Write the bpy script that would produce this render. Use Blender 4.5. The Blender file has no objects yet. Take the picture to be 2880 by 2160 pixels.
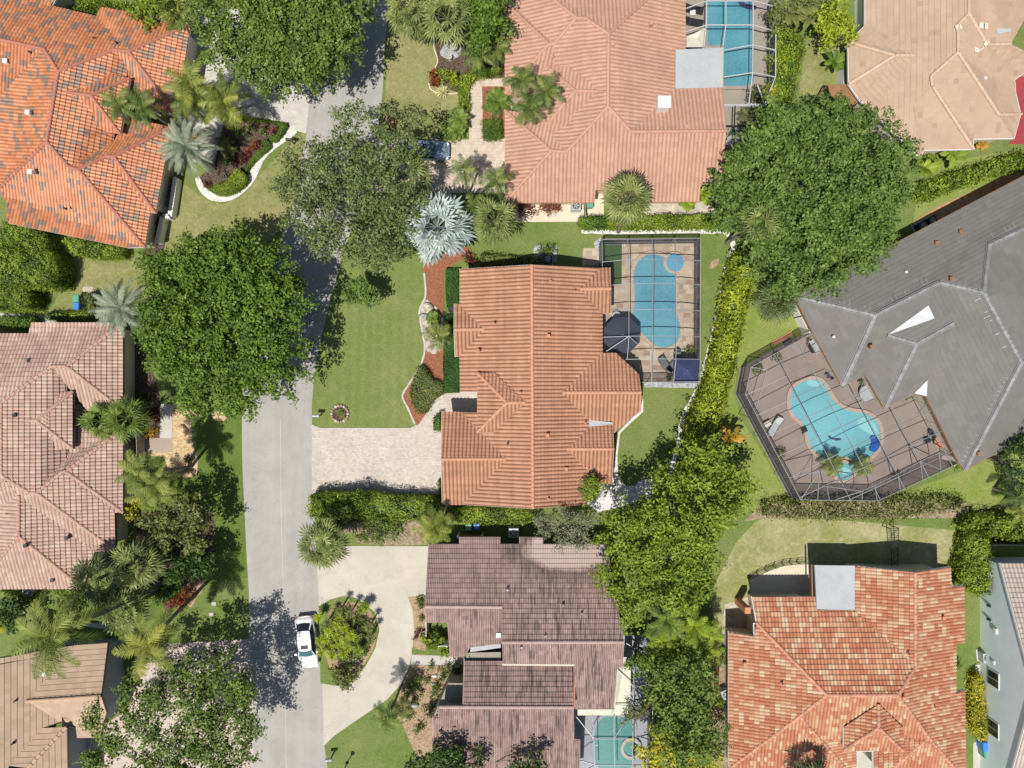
import bpy, bmesh, math, random
import numpy as np
from mathutils import Vector, Matrix
from mathutils.geometry import tessellate_polygon
R = math.radians
random.seed(7)
# ------------------------------------------------------------------ camera, sky, sun, exposure
S = 0.033          # metres of ground per photo pixel (photo 2880 x 2160)
HC = 66.0          # camera height
scene = bpy.context.scene
C = scene.collection
cam = bpy.data.cameras.new('camera'); cam.sensor_width = 36; cam.lens = 36 * HC / (2880 * S)
cam.clip_start = 1; cam.clip_end = 2000
camo = bpy.data.objects.new('camera', cam); C.objects.link(camo); camo.location = (0, 0, HC)
scene.camera = camo
SD = Vector((-0.225, -0.39, 1.0)).normalized()      # direction towards the sun
elev = math.asin(SD.z); az = math.atan2(SD.x, SD.y)
world = bpy.data.worlds.new('World'); scene.world = world; world.use_nodes = True
wn = world.node_tree.nodes; wl = world.node_tree.links
bg = wn['Background']; sky = wn.new('ShaderNodeTexSky'); sky.sky_type = 'NISHITA'; sky.sun_disc = False
sky.sun_elevation = elev; sky.sun_rotation = az; sky.air_density = 1.0; sky.dust_density = 1.0
wl.new(sky.outputs[0], bg.inputs[0]); bg.inputs[1].default_value = 0.07
sun = bpy.data.lights.new('sun', 'SUN'); sun.energy = 4.3; sun.angle = R(0.53); sun.color = (1.0, 0.955, 0.88)
suno = bpy.data.objects.new('sun', sun); C.objects.link(suno)
suno.rotation_euler = SD.to_track_quat('Z', 'Y').to_euler(); suno.location = SD * 100
scene.view_settings.view_transform = 'Standard'; scene.view_settings.look = 'None'
scene.view_settings.exposure = 0.1; scene.view_settings.gamma = 1
scene.cycles.max_bounces = 8; scene.cycles.diffuse_bounces = 3; scene.cycles.transparent_max_bounces = 16

# ------------------------------------------------------------------ photo coordinates -> ground
FR = {'A': (0, 0, 2.30417), 'B': (720, 0, 2.30417), 'C': (1440, 0, 2.30417), 'D': (2160, 0, 2.30417),
      'E': (0, 720, 2.30417), 'F': (720, 720, 2.30417), 'G': (1440, 720, 2.30417), 'H': (2160, 720, 2.30417),
      'I': (0, 1440, 2.30417), 'J': (720, 1440, 2.30417), 'K': (1440, 1440, 2.30417), 'L': (2160, 1440, 2.30417),
      'M': (0, 1100, 2.30417), 'N': (1080, 1440, 2.30417), 'O': (2000, 900, 2.30417), 'Q': (1900, 1500, 3.318),
      'Z': (0, 0, 0.76806), 'P': (0, 0, 1.0), 'R': (1660, 640, 3.606), 'T': (1900, 0, 3.318), 'U': (2700, 1800, 4.608),
      'V': (560, 260, 5.53), 'X': (880, 2040, 11.06)}
cur = 'P'
def W(f, x, y, h=0.0):
    ox, oy, s = FR[f]
    px, py = ox + x / s, oy + y / s
    k = S * (HC - h) / HC
    return Vector(((px - 1440) * k, (1080 - py) * k, h))
def pts(spec, h=0.0):
    """'F 12,30 40,50,2.9 G 1,2' -> world points; a third number is the height"""
    out = []; f = 'P'
    for t in spec.split():
        if t in FR: f = t; continue
        v = [float(q) for q in t.split(',')]
        out.append(W(f, v[0], v[1], v[2] if len(v) > 2 else h))
    return out
def pt(spec, h=0.0): return pts(spec, h)[0]
def lobes(spec, h):
    out = []; f = 'P'
    for t in spec.split():
        if t in FR: f = t; continue
        v = [float(q) for q in t.split(',')]
        p = W(f, v[0], v[1], h if len(v) < 4 else v[3])
        out.append((p, v[2] / FR[f][2] * S * (HC - p.z) / HC))
    return out

# ------------------------------------------------------------------ materials
class NT:
    def __init__(s, name):
        s.m = bpy.data.materials.new(name); s.m.use_nodes = True
        s.n = s.m.node_tree.nodes; s.l = s.m.node_tree.links
        s.b = s.n['Principled BSDF']; s.out = s.n['Material Output']
        s.pos = s.n.new('ShaderNodeNewGeometry').outputs['Position']
    def noise(s, scale, detail=4, rough=.6, vec=None, dist=0):
        t = s.n.new('ShaderNodeTexNoise'); t.inputs['Scale'].default_value = scale
        t.inputs['Detail'].default_value = detail; t.inputs['Roughness'].default_value = rough
        t.inputs['Distortion'].default_value = dist
        s.l.new(vec or s.pos, t.inputs['Vector']); return t.outputs['Fac']
    def ramp(s, fac, stops):
        r = s.n.new('ShaderNodeValToRGB'); e = r.color_ramp.elements
        while len(e) < len(stops): e.new(.5)
        for i, (p, c) in enumerate(stops):
            e[i].position = p; e[i].color = (*c, 1) if len(c) == 3 else c
        s.l.new(fac, r.inputs[0]); return r.outputs[0]
    def mix(s, fac, a, b, mode='MIX'):
        m = s.n.new('ShaderNodeMix'); m.data_type = 'RGBA'; m.blend_type = mode
        for sock, v in ((m.inputs[0], fac), (m.inputs[6], a), (m.inputs[7], b)):
            if isinstance(v, (int, float)): sock.default_value = v
            elif isinstance(v, tuple): sock.default_value = (*v, 1)
            else: s.l.new(v, sock)
        return m.outputs[2]
    def math(s, op, a, b=0.0):
        m = s.n.new('ShaderNodeMath'); m.operation = op
        for sock, v in ((m.inputs[0], a), (m.inputs[1], b)):
            if isinstance(v, (int, float)): sock.default_value = v
            else: s.l.new(v, sock)
        return m.outputs[0]
    def scaled(s, sx, sy, sz=1, rot=0):
        m = s.n.new('ShaderNodeMapping'); m.inputs['Scale'].default_value = (sx, sy, sz)
        m.inputs['Rotation'].default_value = (0, 0, rot)
        s.l.new(s.pos, m.inputs['Vector']); return m.outputs[0]
    def attr(s, name):
        a = s.n.new('ShaderNodeAttribute'); a.attribute_name = name; return a.outputs['Fac']
    def bump(s, h, strength=.5, dist=.05):
        b = s.n.new('ShaderNodeBump'); b.inputs['Strength'].default_value = strength
        b.inputs['Distance'].default_value = dist; s.l.new(h, b.inputs['Height'])
        s.l.new(b.outputs[0], s.b.inputs['Normal'])
    def set(s, col=None, rough=.8, spec=.3, metal=0):
        if col is not None:
            if isinstance(col, tuple): s.b.inputs['Base Color'].default_value = (*col, 1)
            else: s.l.new(col, s.b.inputs['Base Color'])
        s.b.inputs['Roughness'].default_value = rough
        s.b.inputs['Specular IOR Level'].default_value = spec
        s.b.inputs['Metallic'].default_value = metal
        return s.m
def plain(name, c, rough=.6, spec=.3, metal=0, var=.12, scale=1.5):
    t = NT(name); n = t.noise(scale, 5)
    a = tuple(q * (1 - var) for q in c); b = tuple(min(1, q * (1 + var)) for q in c)
    return t.set(t.ramp(n, [(.3, a), (.7, b)]), rough, spec, metal)
def grass_mat(name, a, b, dry, dryamt=.5, fine=9, mow=0):
    t = NT(name)
    big = t.noise(.22, 5, .62, dist=.6); mid = t.noise(1.6, 6, .75); fi = t.noise(fine * .6, 6, .85)
    c = t.ramp(mid, [(.3, a), (.7, b)])
    d = t.mix(t.math('MULTIPLY', t.ramp(big, [(.42, (0, 0, 0)), (.68, (1, 1, 1))]), dryamt), c, dry)
    spots = t.ramp(t.noise(.9, 7, .8, dist=1.0), [(.52, (0, 0, 0)), (.64, (1, 1, 1))])
    d = t.mix(t.math('MULTIPLY', spots, dryamt * .7), d, tuple(q * 1.12 for q in dry))
    d = t.mix(t.ramp(fi, [(.25, (0, 0, 0)), (.75, (1, 1, 1))]), t.mix(1, d, (.5, .56, .5), 'MULTIPLY'), t.mix(1, d, (1.28, 1.27, 1.2), 'MULTIPLY'))
    if mow:
        w = t.n.new('ShaderNodeTexWave'); w.inputs['Scale'].default_value = .33; w.inputs['Distortion'].default_value = 3.5
        w.inputs['Detail Scale'].default_value = .3; t.l.new(t.scaled(1, .35, 1, .1), w.inputs['Vector'])
        d = t.mix(t.math('MULTIPLY', w.outputs['Fac'], .22), d, t.mix(1, d, (1.35, 1.3, 1.25), 'MULTIPLY'))
    t.bump(t.noise(14, 6, .8), .9, .06)
    return t.set(d, .95, .1)
def gravel_mat(name, a, b, c, scale=12, bumpd=.05):
    t = NT(name)
    v = t.n.new('ShaderNodeTexVoronoi'); v.inputs['Scale'].default_value = scale; t.l.new(t.pos, v.inputs['Vector'])
    sep = t.n.new('ShaderNodeSeparateColor'); t.l.new(v.outputs['Color'], sep.inputs[0])
    col = t.ramp(sep.outputs[0], [(0, a), (.5, b), (1, c)])
    n = t.noise(.8, 5, .7)
    col = t.mix(t.ramp(n, [(.35, (0, 0, 0)), (.75, (.6, .6, .6))]), col, t.mix(1, col, (.7, .68, .66), 'MULTIPLY'))
    t.bump(v.outputs['Distance'], .8, bumpd)
    return t.set(col, .9, .2)
def concrete_mat(name, a, b, stain, joint=0, rough=.85, track=0):
    t = NT(name)
    n = t.noise(.35, 6, .6, dist=.5); f = t.noise(6, 6, .75)
    c = t.ramp(n, [(.3, a), (.7, b)])
    c = t.mix(t.math('MULTIPLY', t.ramp(t.noise(.9, 7, .7, dist=1), [(.5, (0, 0, 0)), (.75, (1, 1, 1))]), .5), c, stain)
    c = t.mix(f, t.mix(1, c, (.86, .86, .86), 'MULTIPLY'), t.mix(1, c, (1.1, 1.1, 1.1), 'MULTIPLY'))
    if track:
        tr = t.noise(1, 5, .7, vec=t.scaled(1.1, .035)); c = t.mix(t.ramp(tr, [(.35, (0, 0, 0)), (.65, (.6, .6, .6))]), c, t.mix(1, c, (.86, .86, .87), 'MULTIPLY'))
        v = t.n.new('ShaderNodeTexVoronoi'); v.feature = 'DISTANCE_TO_EDGE'; v.inputs['Scale'].default_value = .16
        dv = t.n.new('ShaderNodeVectorMath'); dv.operation = 'ADD'; nz = t.n.new('ShaderNodeTexNoise'); nz.inputs['Scale'].default_value = .8; nz.inputs['Detail'].default_value = 6
        t.l.new(t.pos, nz.inputs['Vector']); t.l.new(t.pos, dv.inputs[0]); t.l.new(nz.outputs['Color'], dv.inputs[1]); t.l.new(dv.outputs[0], v.inputs['Vector'])
        c = t.mix(t.ramp(v.outputs['Distance'], [(.0, (.3, .3, .3)), (.005, (0, 0, 0))]), c, (.25, .24, .23))
    sp = t.ramp(t.noise(2.3, 2, .5), [(.73, (0, 0, 0)), (.78, (1, 1, 1))])
    c = t.mix(t.math('MULTIPLY', sp, .45), c, tuple(q * .55 for q in stain))
    t.bump(f, .25, .02)
    return t.set(c, rough, .25)
def paver_mat(name, cols, bw=.22, bh=.11, rot=0, mortar=(.25, .23, .2), msize=.008, off=.5):
    t = NT(name)
    b = t.n.new('ShaderNodeTexBrick'); b.offset = off; b.inputs['Scale'].default_value = 1
    b.inputs['Brick Width'].default_value = bw; b.inputs['Row Height'].default_value = bh
    b.inputs['Mortar Size'].default_value = msize; b.inputs['Color1'].default_value = (0, 0, 0, 1)
    b.inputs['Color2'].default_value = (1, 1, 1, 1); b.inputs['Mortar'].default_value = (.5, .5, .5, 1)
    vec = t.scaled(1, 1, 1, rot); t.l.new(vec, b.inputs['Vector'])
    sep = t.n.new('ShaderNodeSeparateColor'); t.l.new(b.outputs['Color'], sep.inputs[0])
    k = len(cols) - 1
    n = t.math('ADD', t.math('MULTIPLY', sep.outputs[0], .7), t.math('MULTIPLY', t.noise(1.4, 4, .7), .3))
    c = t.ramp(n, [(.15 + .7 * i / k, q) for i, q in enumerate(cols)])
    c = t.mix(b.outputs['Fac'], c, mortar)
    c = t.mix(t.ramp(t.noise(.4, 5), [(.4, (0, 0, 0)), (.8, (.5, .5, .5))]), c, t.mix(1, c, (.75, .74, .74), 'MULTIPLY'))
    inv = t.math('SUBTRACT', 1, b.outputs['Fac']); t.bump(inv, .4, .01)
    return t.set(c, .85, .25)
def roof_mat(name, stops, grime=(.1, .07, .06), gamt=.35, streak=0, rough=.75, pan=.5, spec=.25, bleach=None):
    t = NT(name); tv = t.attr('tv')
    r = t.n.new('ShaderNodeValToRGB'); r.color_ramp.interpolation = 'LINEAR'; e = r.color_ramp.elements
    while len(e) < len(stops): e.new(.5)
    for i, (p, c) in enumerate(stops): e[i].position = p; e[i].color = (*c, 1)
    t.l.new(tv, r.inputs[0]); c = r.outputs[0]
    n = t.ramp(t.noise(.45, 6, .7, dist=.5), [(.42, (0, 0, 0)), (.72, (1, 1, 1))])
    c = t.mix(t.math('MULTIPLY', n, gamt), c, grime)
    n2 = t.noise(7, 5, .8)
    c = t.mix(n2, t.mix(1, c, (.84, .83, .82), 'MULTIPLY'), t.mix(1, c, (1.14, 1.14, 1.14), 'MULTIPLY'))
    c = t.mix(t.math('MULTIPLY', t.attr('pan'), pan), c, t.mix(1, c, (.38, .33, .31), 'MULTIPLY'))   # shade of the tile channels, painted into the colour
    if streak:
        s1 = t.noise(1, 6, .75, vec=t.scaled(4.5, .22)); s2 = t.noise(.13, 3, .5)
        s = t.math('MULTIPLY', t.ramp(s1, [(.50, (0, 0, 0)), (.60, (1, 1, 1))]), t.ramp(s2, [(.38, (0, 0, 0)), (.56, (1, 1, 1))]))
        c = t.mix(t.math('MULTIPLY', s, streak), c, (.055, .045, .045))
    if bleach:   # pale washed area below an overhanging tree, black growth round its edge
        m = t.n.new('ShaderNodeMapping'); m.inputs['Location'].default_value = (-bleach[0] / bleach[2], -bleach[1] / bleach[3], 0); m.inputs['Scale'].default_value = (1 / bleach[2], 1 / bleach[3], 0)
        t.l.new(t.pos, m.inputs['Vector']); ln = t.n.new('ShaderNodeVectorMath'); ln.operation = 'LENGTH'; t.l.new(m.outputs[0], ln.inputs[0])
        d = t.math('ADD', ln.outputs['Value'], t.math('MULTIPLY', t.noise(.7, 4), .5))
        dd = t.math('MULTIPLY', d, .5)
        c = t.mix(t.ramp(dd, [(.60, (0, 0, 0)), (.65, (.42, .42, .42)), (.95, (0, 0, 0))]), c, (.075, .06, .055))
        c = t.mix(t.ramp(dd, [(.52, (.85, .85, .85)), (.62, (0, 0, 0))]), c, (.58, .46, .41))
    t.bump(n2, .2, .01)
    return t.set(c, rough, spec)
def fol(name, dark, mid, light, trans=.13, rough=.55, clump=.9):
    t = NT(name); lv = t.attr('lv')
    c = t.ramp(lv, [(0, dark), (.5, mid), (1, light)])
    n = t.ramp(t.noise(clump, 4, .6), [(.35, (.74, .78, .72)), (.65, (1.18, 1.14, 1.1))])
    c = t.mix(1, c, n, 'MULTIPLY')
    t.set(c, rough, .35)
    tr = t.n.new('ShaderNodeBsdfTranslucent'); ms = t.n.new('ShaderNodeMixShader')
    c2 = t.mix(1, c, (1.2, 1.25, .6), 'MULTIPLY'); t.l.new(c2, tr.inputs[0])
    ms.inputs[0].default_value = trans; t.l.new(t.b.outputs[0], ms.inputs[1]); t.l.new(tr.outputs[0], ms.inputs[2])
    t.l.new(ms.outputs[0], t.out.inputs[0]); return t.m

M = {}
def initmats():
    M['lawn_mid'] = grass_mat('lawn_mid', (.145, .205, .055), (.195, .26, .075), (.31, .30, .13), .45)
    M['lawn_dry'] = grass_mat('lawn_dry', (.225, .245, .085), (.285, .30, .115), (.42, .36, .20), .75, 6)
    M['lawn_pale'] = grass_mat('lawn_pale', (.27, .28, .10), (.34, .35, .14), (.50, .45, .30), .85, 5)
    M['lawn_main'] = grass_mat('lawn_main', (.16, .215, .062), (.215, .27, .085), (.30, .29, .13), .45, 9, 1)
    M['lawn_lush'] = grass_mat('lawn_lush', (.12, .175, .036), (.16, .22, .052), (.22, .25, .08), .35)
    M['lawn_lime'] = grass_mat('lawn_lime', (.20, .265, .058), (.27, .335, .08), (.40, .37, .17), .45)
    M['lawn_mat'] = plain('artificial_turf', (.07, .12, .05), .95, .1, 0, .1, 3)
    M['road'] = concrete_mat('road', (.37, .355, .325), (.455, .44, .405), (.33, .315, .29), track=1)
    M['gdrive'] = concrete_mat('concrete_cream', (.50, .46, .385), (.60, .555, .47), (.38, .34, .28))
    M['bdrive'] = paver_mat('pink_paver', [(.55, .45, .36), (.62, .52, .43), (.66, .56, .46)], .3, .3, 0, (.42, .34, .27))
    M['hdrive'] = paver_mat('rose_paver', [(.52, .42, .36), (.60, .50, .43), (.66, .56, .49)], .3, .15, .7, (.4, .33, .28))
    M['mdrive'] = paver_mat('cream_paver', [(.48, .43, .38), (.60, .51, .42), (.56, .52, .48), (.68, .59, .50)], .24, .16, 0, (.42, .37, .32))
    M['adrive'] = paver_mat('grey_paver', [(.50, .48, .44), (.60, .56, .49), (.55, .54, .51), (.66, .62, .56)], .3, .22, .3, (.42, .4, .37))
    M['flag'] = paver_mat('flagstone', [(.36, .24, .17), (.50, .38, .27), (.58, .47, .35), (.42, .33, .27), (.62, .53, .42)], .62, .44, 0, (.42, .36, .3), .01, .37)
    M['deckbrown'] = concrete_mat('brown_deck', (.30, .235, .20), (.36, .29, .25), (.24, .19, .17))
    M['decktan'] = concrete_mat('tan_deck', (.38, .33, .27), (.44, .38, .32), (.3, .26, .21))
    M['deckgrey'] = concrete_mat('grey_deck', (.36, .38, .42), (.44, .46, .50), (.3, .32, .36))
    M['path'] = concrete_mat('path_concrete', (.50, .47, .43), (.58, .55, .50), (.4, .36, .32))
    M['pathbrown'] = concrete_mat('path_brown', (.38, .30, .24), (.44, .35, .29), (.3, .24, .2))
    M['cream'] = concrete_mat('cream_patio', (.66, .57, .44), (.76, .67, .53), (.5, .42, .33))
    M['reddeck'] = plain('red_deck', (.32, .05, .055), .6, .4, 0, .12, 2)
    M['mulchred'] = gravel_mat('red_mulch', (.24, .08, .045), (.36, .14, .08), (.42, .20, .12), 16)
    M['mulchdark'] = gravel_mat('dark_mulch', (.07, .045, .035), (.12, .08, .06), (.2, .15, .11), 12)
    M['mulchtan'] = gravel_mat('tan_mulch', (.30, .20, .12), (.42, .30, .19), (.52, .40, .27), 10)
    M['soil'] = gravel_mat('soil_bed', (.24, .18, .11), (.34, .26, .17), (.42, .36, .24), 6)
    M['graveltan'] = gravel_mat('golden_gravel', (.50, .33, .17), (.64, .46, .27), (.74, .58, .38), 6, .08)
    M['gravelwhite'] = gravel_mat('white_gravel', (.62, .60, .56), (.80, .78, .75), (.88, .86, .84), 8, .08)
    M['gravelgrey'] = gravel_mat('grey_gravel', (.28, .30, .31), (.42, .44, .46), (.6, .61, .62), 9, .08)
    M['stone'] = gravel_mat('stone', (.34, .29, .23), (.52, .45, .36), (.66, .6, .5), 4, .06)
    M['sand'] = gravel_mat('sand', (.45, .40, .31), (.54, .48, .39), (.62, .56, .46), 3, .03)
    M['redsoil'] = gravel_mat('red_soil', (.42, .2, .1), (.5, .27, .15), (.55, .36, .24), 3, .03)
    # roofs
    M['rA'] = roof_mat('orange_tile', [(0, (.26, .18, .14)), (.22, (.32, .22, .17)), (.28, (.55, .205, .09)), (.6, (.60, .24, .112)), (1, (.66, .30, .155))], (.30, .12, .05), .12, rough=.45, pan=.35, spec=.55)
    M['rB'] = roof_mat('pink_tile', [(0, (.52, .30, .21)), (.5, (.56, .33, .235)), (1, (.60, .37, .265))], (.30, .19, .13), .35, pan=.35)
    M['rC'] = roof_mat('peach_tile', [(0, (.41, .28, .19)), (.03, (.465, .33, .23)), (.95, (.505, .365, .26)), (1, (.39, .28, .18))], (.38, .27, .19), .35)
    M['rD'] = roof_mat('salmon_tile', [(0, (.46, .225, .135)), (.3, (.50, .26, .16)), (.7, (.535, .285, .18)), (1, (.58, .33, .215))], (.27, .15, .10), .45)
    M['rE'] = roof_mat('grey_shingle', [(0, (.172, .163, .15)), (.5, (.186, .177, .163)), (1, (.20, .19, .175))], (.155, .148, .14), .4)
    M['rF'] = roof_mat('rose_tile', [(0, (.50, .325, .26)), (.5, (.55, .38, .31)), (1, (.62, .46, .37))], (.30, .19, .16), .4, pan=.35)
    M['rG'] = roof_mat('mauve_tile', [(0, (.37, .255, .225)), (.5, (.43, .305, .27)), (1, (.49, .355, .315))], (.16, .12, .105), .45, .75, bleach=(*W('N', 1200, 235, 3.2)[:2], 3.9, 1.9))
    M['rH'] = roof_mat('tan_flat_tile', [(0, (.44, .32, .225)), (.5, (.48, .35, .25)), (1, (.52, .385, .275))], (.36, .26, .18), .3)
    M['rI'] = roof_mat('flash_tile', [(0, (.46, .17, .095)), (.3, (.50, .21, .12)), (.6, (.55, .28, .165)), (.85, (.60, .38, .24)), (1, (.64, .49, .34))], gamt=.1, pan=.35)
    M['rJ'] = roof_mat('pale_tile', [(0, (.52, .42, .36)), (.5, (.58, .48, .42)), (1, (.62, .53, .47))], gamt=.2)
    M['capA'] = plain('cap_orange', (.46, .19, .13), .7); M['capB'] = plain('cap_pink', (.52, .30, .21), .7)
    M['capC'] = plain('cap_peach', (.60, .43, .31), .7); M['capD'] = plain('cap_salmon', (.56, .29, .18), .7)
    M['capE'] = plain('cap_grey', (.29, .285, .28), .7, var=.3); M['capF'] = plain('cap_rose', (.50, .31, .24), .7, var=.2)
    M['capG'] = plain('cap_mauve', (.47, .34, .30), .7); M['capH'] = plain('cap_tan', (.55, .38, .25), .7)
    M['capI'] = plain('cap_flash', (.55, .27, .18), .7, var=.35); M['capJ'] = plain('cap_pale', (.62, .5, .43), .7)
    M['white'] = plain('white_paint', (.80, .79, .76), .5, var=.05)
    M['cream_wall'] = plain('cream_stucco', (.62, .55, .44), .9, .1, 0, .06)
    M['taupe'] = plain('taupe_stucco', (.33, .30, .245), .9, .1, 0, .06)
    M['grey_wall'] = plain('grey_stucco', (.24, .27, .31), .9, .1, 0, .06)
    M['blue_wall'] = plain('blue_stucco', (.78, .85, .87), .9, .15, 0, .05, .7)
    M['flatroof'] = concrete_mat('grey_membrane', (.42, .435, .445), (.49, .50, .51), (.30, .31, .32))
    M['flatcream'] = concrete_mat('cream_membrane', (.66, .63, .52), (.74, .71, .60), (.5, .45, .36))
    M['metal'] = plain('aluminium', (.33, .34, .36), .45, .5, .3, .05)
    M['whitemetal'] = plain('white_aluminium', (.56, .56, .56), .4, .5, 0, .04)
    M['bronze'] = plain('dark_bronze', (.06, .055, .05), .45, .5, .3, .05)
    M['darkmetal'] = plain('dark_metal', (.035, .037, .042), .4, .5, .4, .1)
    M['black'] = plain('black_plastic', (.02, .02, .022), .5, .4, 0, .1)
    M['wood'] = plain('brown_wood', (.30, .16, .08), .7, .2, 0, .2, 2)
    M['trunk'] = plain('palm_trunk', (.24, .21, .17), .9, .1, 0, .25, 3)
    M['bark'] = plain('bark', (.20, .18, .15), .9, .1, 0, .25, 3)
    M['acgrey'] = plain('ac_grey', (.45, .48, .49), .5, .4, .2, .06)
    M['terracotta'] = plain('terracotta', (.58, .26, .15), .7, .2, 0, .12)
    M['navy'] = plain('navy_canvas', (.05, .06, .15), .8, .2, 0, .08, 1)
    M['charcoal'] = plain('charcoal_canvas', (.055, .065, .09), .8, .2, 0, .08, 1)
    M['sling'] = plain('grey_sling', (.16, .17, .165), .8, .2, 0, .1, 1)
    M['binblue'] = plain('blue_plastic', (.06, .22, .62), .4, .4, 0, .06)
    M['bingreen'] = plain('green_plastic', (.12, .34, .25), .5, .4, 0, .06)
    M['teal'] = plain('teal_cover', (.13, .35, .52), .45, .4, 0, .08)
    M['tileblue'] = plain('blue_tile', (.025, .10, .38), .3, .5, 0, .1)
    M['red'] = plain('red_plastic', (.45, .04, .05), .5)
    M['glassdark'] = plain('dark_glass', (.02, .025, .035), .08, .6, 0, .1)
    M['carwhite'] = plain('white_car_paint', (.82, .82, .82), .15, .6, 0, .01)
    M['carsilver'] = plain('silver_car_paint', (.30, .38, .45), .2, .6, .4, .03)
    M['windscreen'] = plain('windscreen', (.06, .13, .15), .06, .8, 0, .25, 3)
    M['tyre'] = plain('tyre', (.02, .02, .02), .8)
    M['chrome'] = plain('chrome', (.6, .6, .62), .15, .6, .9, .05)
    M['lampglass'] = plain('lamp_glass', (.7, .7, .72), .1, .7)
    M['orangefruit'] = plain('orange_fruit', (.75, .25, .02), .6, .3, 0, .2, 6)
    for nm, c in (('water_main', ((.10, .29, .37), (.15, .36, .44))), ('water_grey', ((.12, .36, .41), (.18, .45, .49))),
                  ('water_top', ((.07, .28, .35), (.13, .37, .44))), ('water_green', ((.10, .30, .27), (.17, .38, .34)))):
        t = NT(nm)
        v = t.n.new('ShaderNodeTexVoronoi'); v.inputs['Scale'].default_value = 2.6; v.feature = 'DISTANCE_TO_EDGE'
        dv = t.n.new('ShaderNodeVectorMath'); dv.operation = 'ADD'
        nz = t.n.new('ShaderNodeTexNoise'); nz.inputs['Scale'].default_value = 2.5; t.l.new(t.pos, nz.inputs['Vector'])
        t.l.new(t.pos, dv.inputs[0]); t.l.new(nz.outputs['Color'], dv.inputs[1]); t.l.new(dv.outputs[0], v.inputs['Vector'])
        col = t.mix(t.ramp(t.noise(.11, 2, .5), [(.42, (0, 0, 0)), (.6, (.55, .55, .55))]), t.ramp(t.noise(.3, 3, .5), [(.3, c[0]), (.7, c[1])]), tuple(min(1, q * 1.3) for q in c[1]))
        col = t.mix(t.ramp(v.outputs['Distance'], [(.0, (.45, .45, .45)), (.07, (0, 0, 0))]), col, tuple(min(1, q * 1.45) for q in c[1]))  # caustic-like light lines painted into the water colour
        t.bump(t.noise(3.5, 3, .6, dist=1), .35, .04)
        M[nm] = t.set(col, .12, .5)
    t = NT('insect_screen'); tr = t.n.new('ShaderNodeBsdfTransparent'); ms = t.n.new('ShaderNodeMixShader')
    t.set((.05, .055, .065), .8, .2); ms.inputs[0].default_value = .13
    t.l.new(tr.outputs[0], ms.inputs[1]); t.l.new(t.b.outputs[0], ms.inputs[2]); t.l.new(ms.outputs[0], t.out.inputs[0]); M['screen'] = t.m
    t = NT('wall_screen'); tr = t.n.new('ShaderNodeBsdfTransparent'); ms = t.n.new('ShaderNodeMixShader')
    t.set((.045, .05, .065), .8, .2); ms.inputs[0].default_value = .62
    t.l.new(tr.outputs[0], ms.inputs[1]); t.l.new(t.b.outputs[0], ms.inputs[2]); t.l.new(ms.outputs[0], t.out.inputs[0]); M['screenwall'] = t.m
    # foliage  (dark, mid, light)
    F = dict(oak=((.05, .09, .015), (.14, .21, .035), (.25, .33, .07)),
             oakblue=((.06, .09, .03), (.15, .20, .06), (.26, .31, .12)),
             oakgreen=((.04, .09, .012), (.12, .20, .022), (.22, .32, .045)),
             live=((.045, .085, .018), (.13, .21, .04), (.22, .31, .075)),
             ficus=((.07, .12, .01), (.20, .28, .022), (.33, .42, .05)),
             lime=((.14, .19, .01), (.30, .38, .02), (.44, .50, .05)),
             limedk=((.08, .13, .01), (.21, .29, .025), (.34, .42, .05)),
             yellow=((.20, .20, .01), (.48, .45, .03), (.66, .60, .06)),
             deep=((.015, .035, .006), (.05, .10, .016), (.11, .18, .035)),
             olive=((.07, .09, .02), (.16, .19, .05), (.27, .29, .09)),
             grey=((.11, .13, .07), (.22, .24, .14), (.34, .35, .22)),
             turf=((.02, .07, .008), (.04, .12, .012), (.07, .17, .02)),
             red=((.10, .02, .01), (.26, .06, .02), (.42, .16, .05)),
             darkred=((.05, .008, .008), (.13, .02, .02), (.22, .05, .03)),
             croton=((.12, .12, .01), (.38, .22, .02), (.55, .32, .05)),
             flower=((.2, .25, .03), (.3, .33, .08), (.6, .5, .2)),
             sabal=((.07, .10, .025), (.19, .23, .07), (.33, .37, .13)),
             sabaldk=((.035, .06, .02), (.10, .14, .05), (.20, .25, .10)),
             royal=((.035, .07, .015), (.10, .16, .035), (.24, .28, .07)),
             coco=((.05, .08, .015), (.15, .20, .04), (.33, .36, .09)),
             cocoyel=((.05, .08, .012), (.14, .19, .03), (.36, .37, .075)),
             silver=((.13, .165, .115), (.26, .31, .22), (.40, .44, .33)),
             bis=((.25, .30, .31), (.45, .52, .53), (.62, .68, .69)),
             cycad=((.04, .09, .015), (.11, .19, .03), (.24, .33, .07)),
             agave=((.3, .33, .12), (.5, .5, .22), (.68, .66, .38)),
             dry=((.22, .17, .09), (.38, .3, .17), (.5, .42, .27)))
    for k, (a, b, c) in F.items(): M['f_' + k] = fol('foliage_' + k, a, b, c)
initmats()
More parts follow.
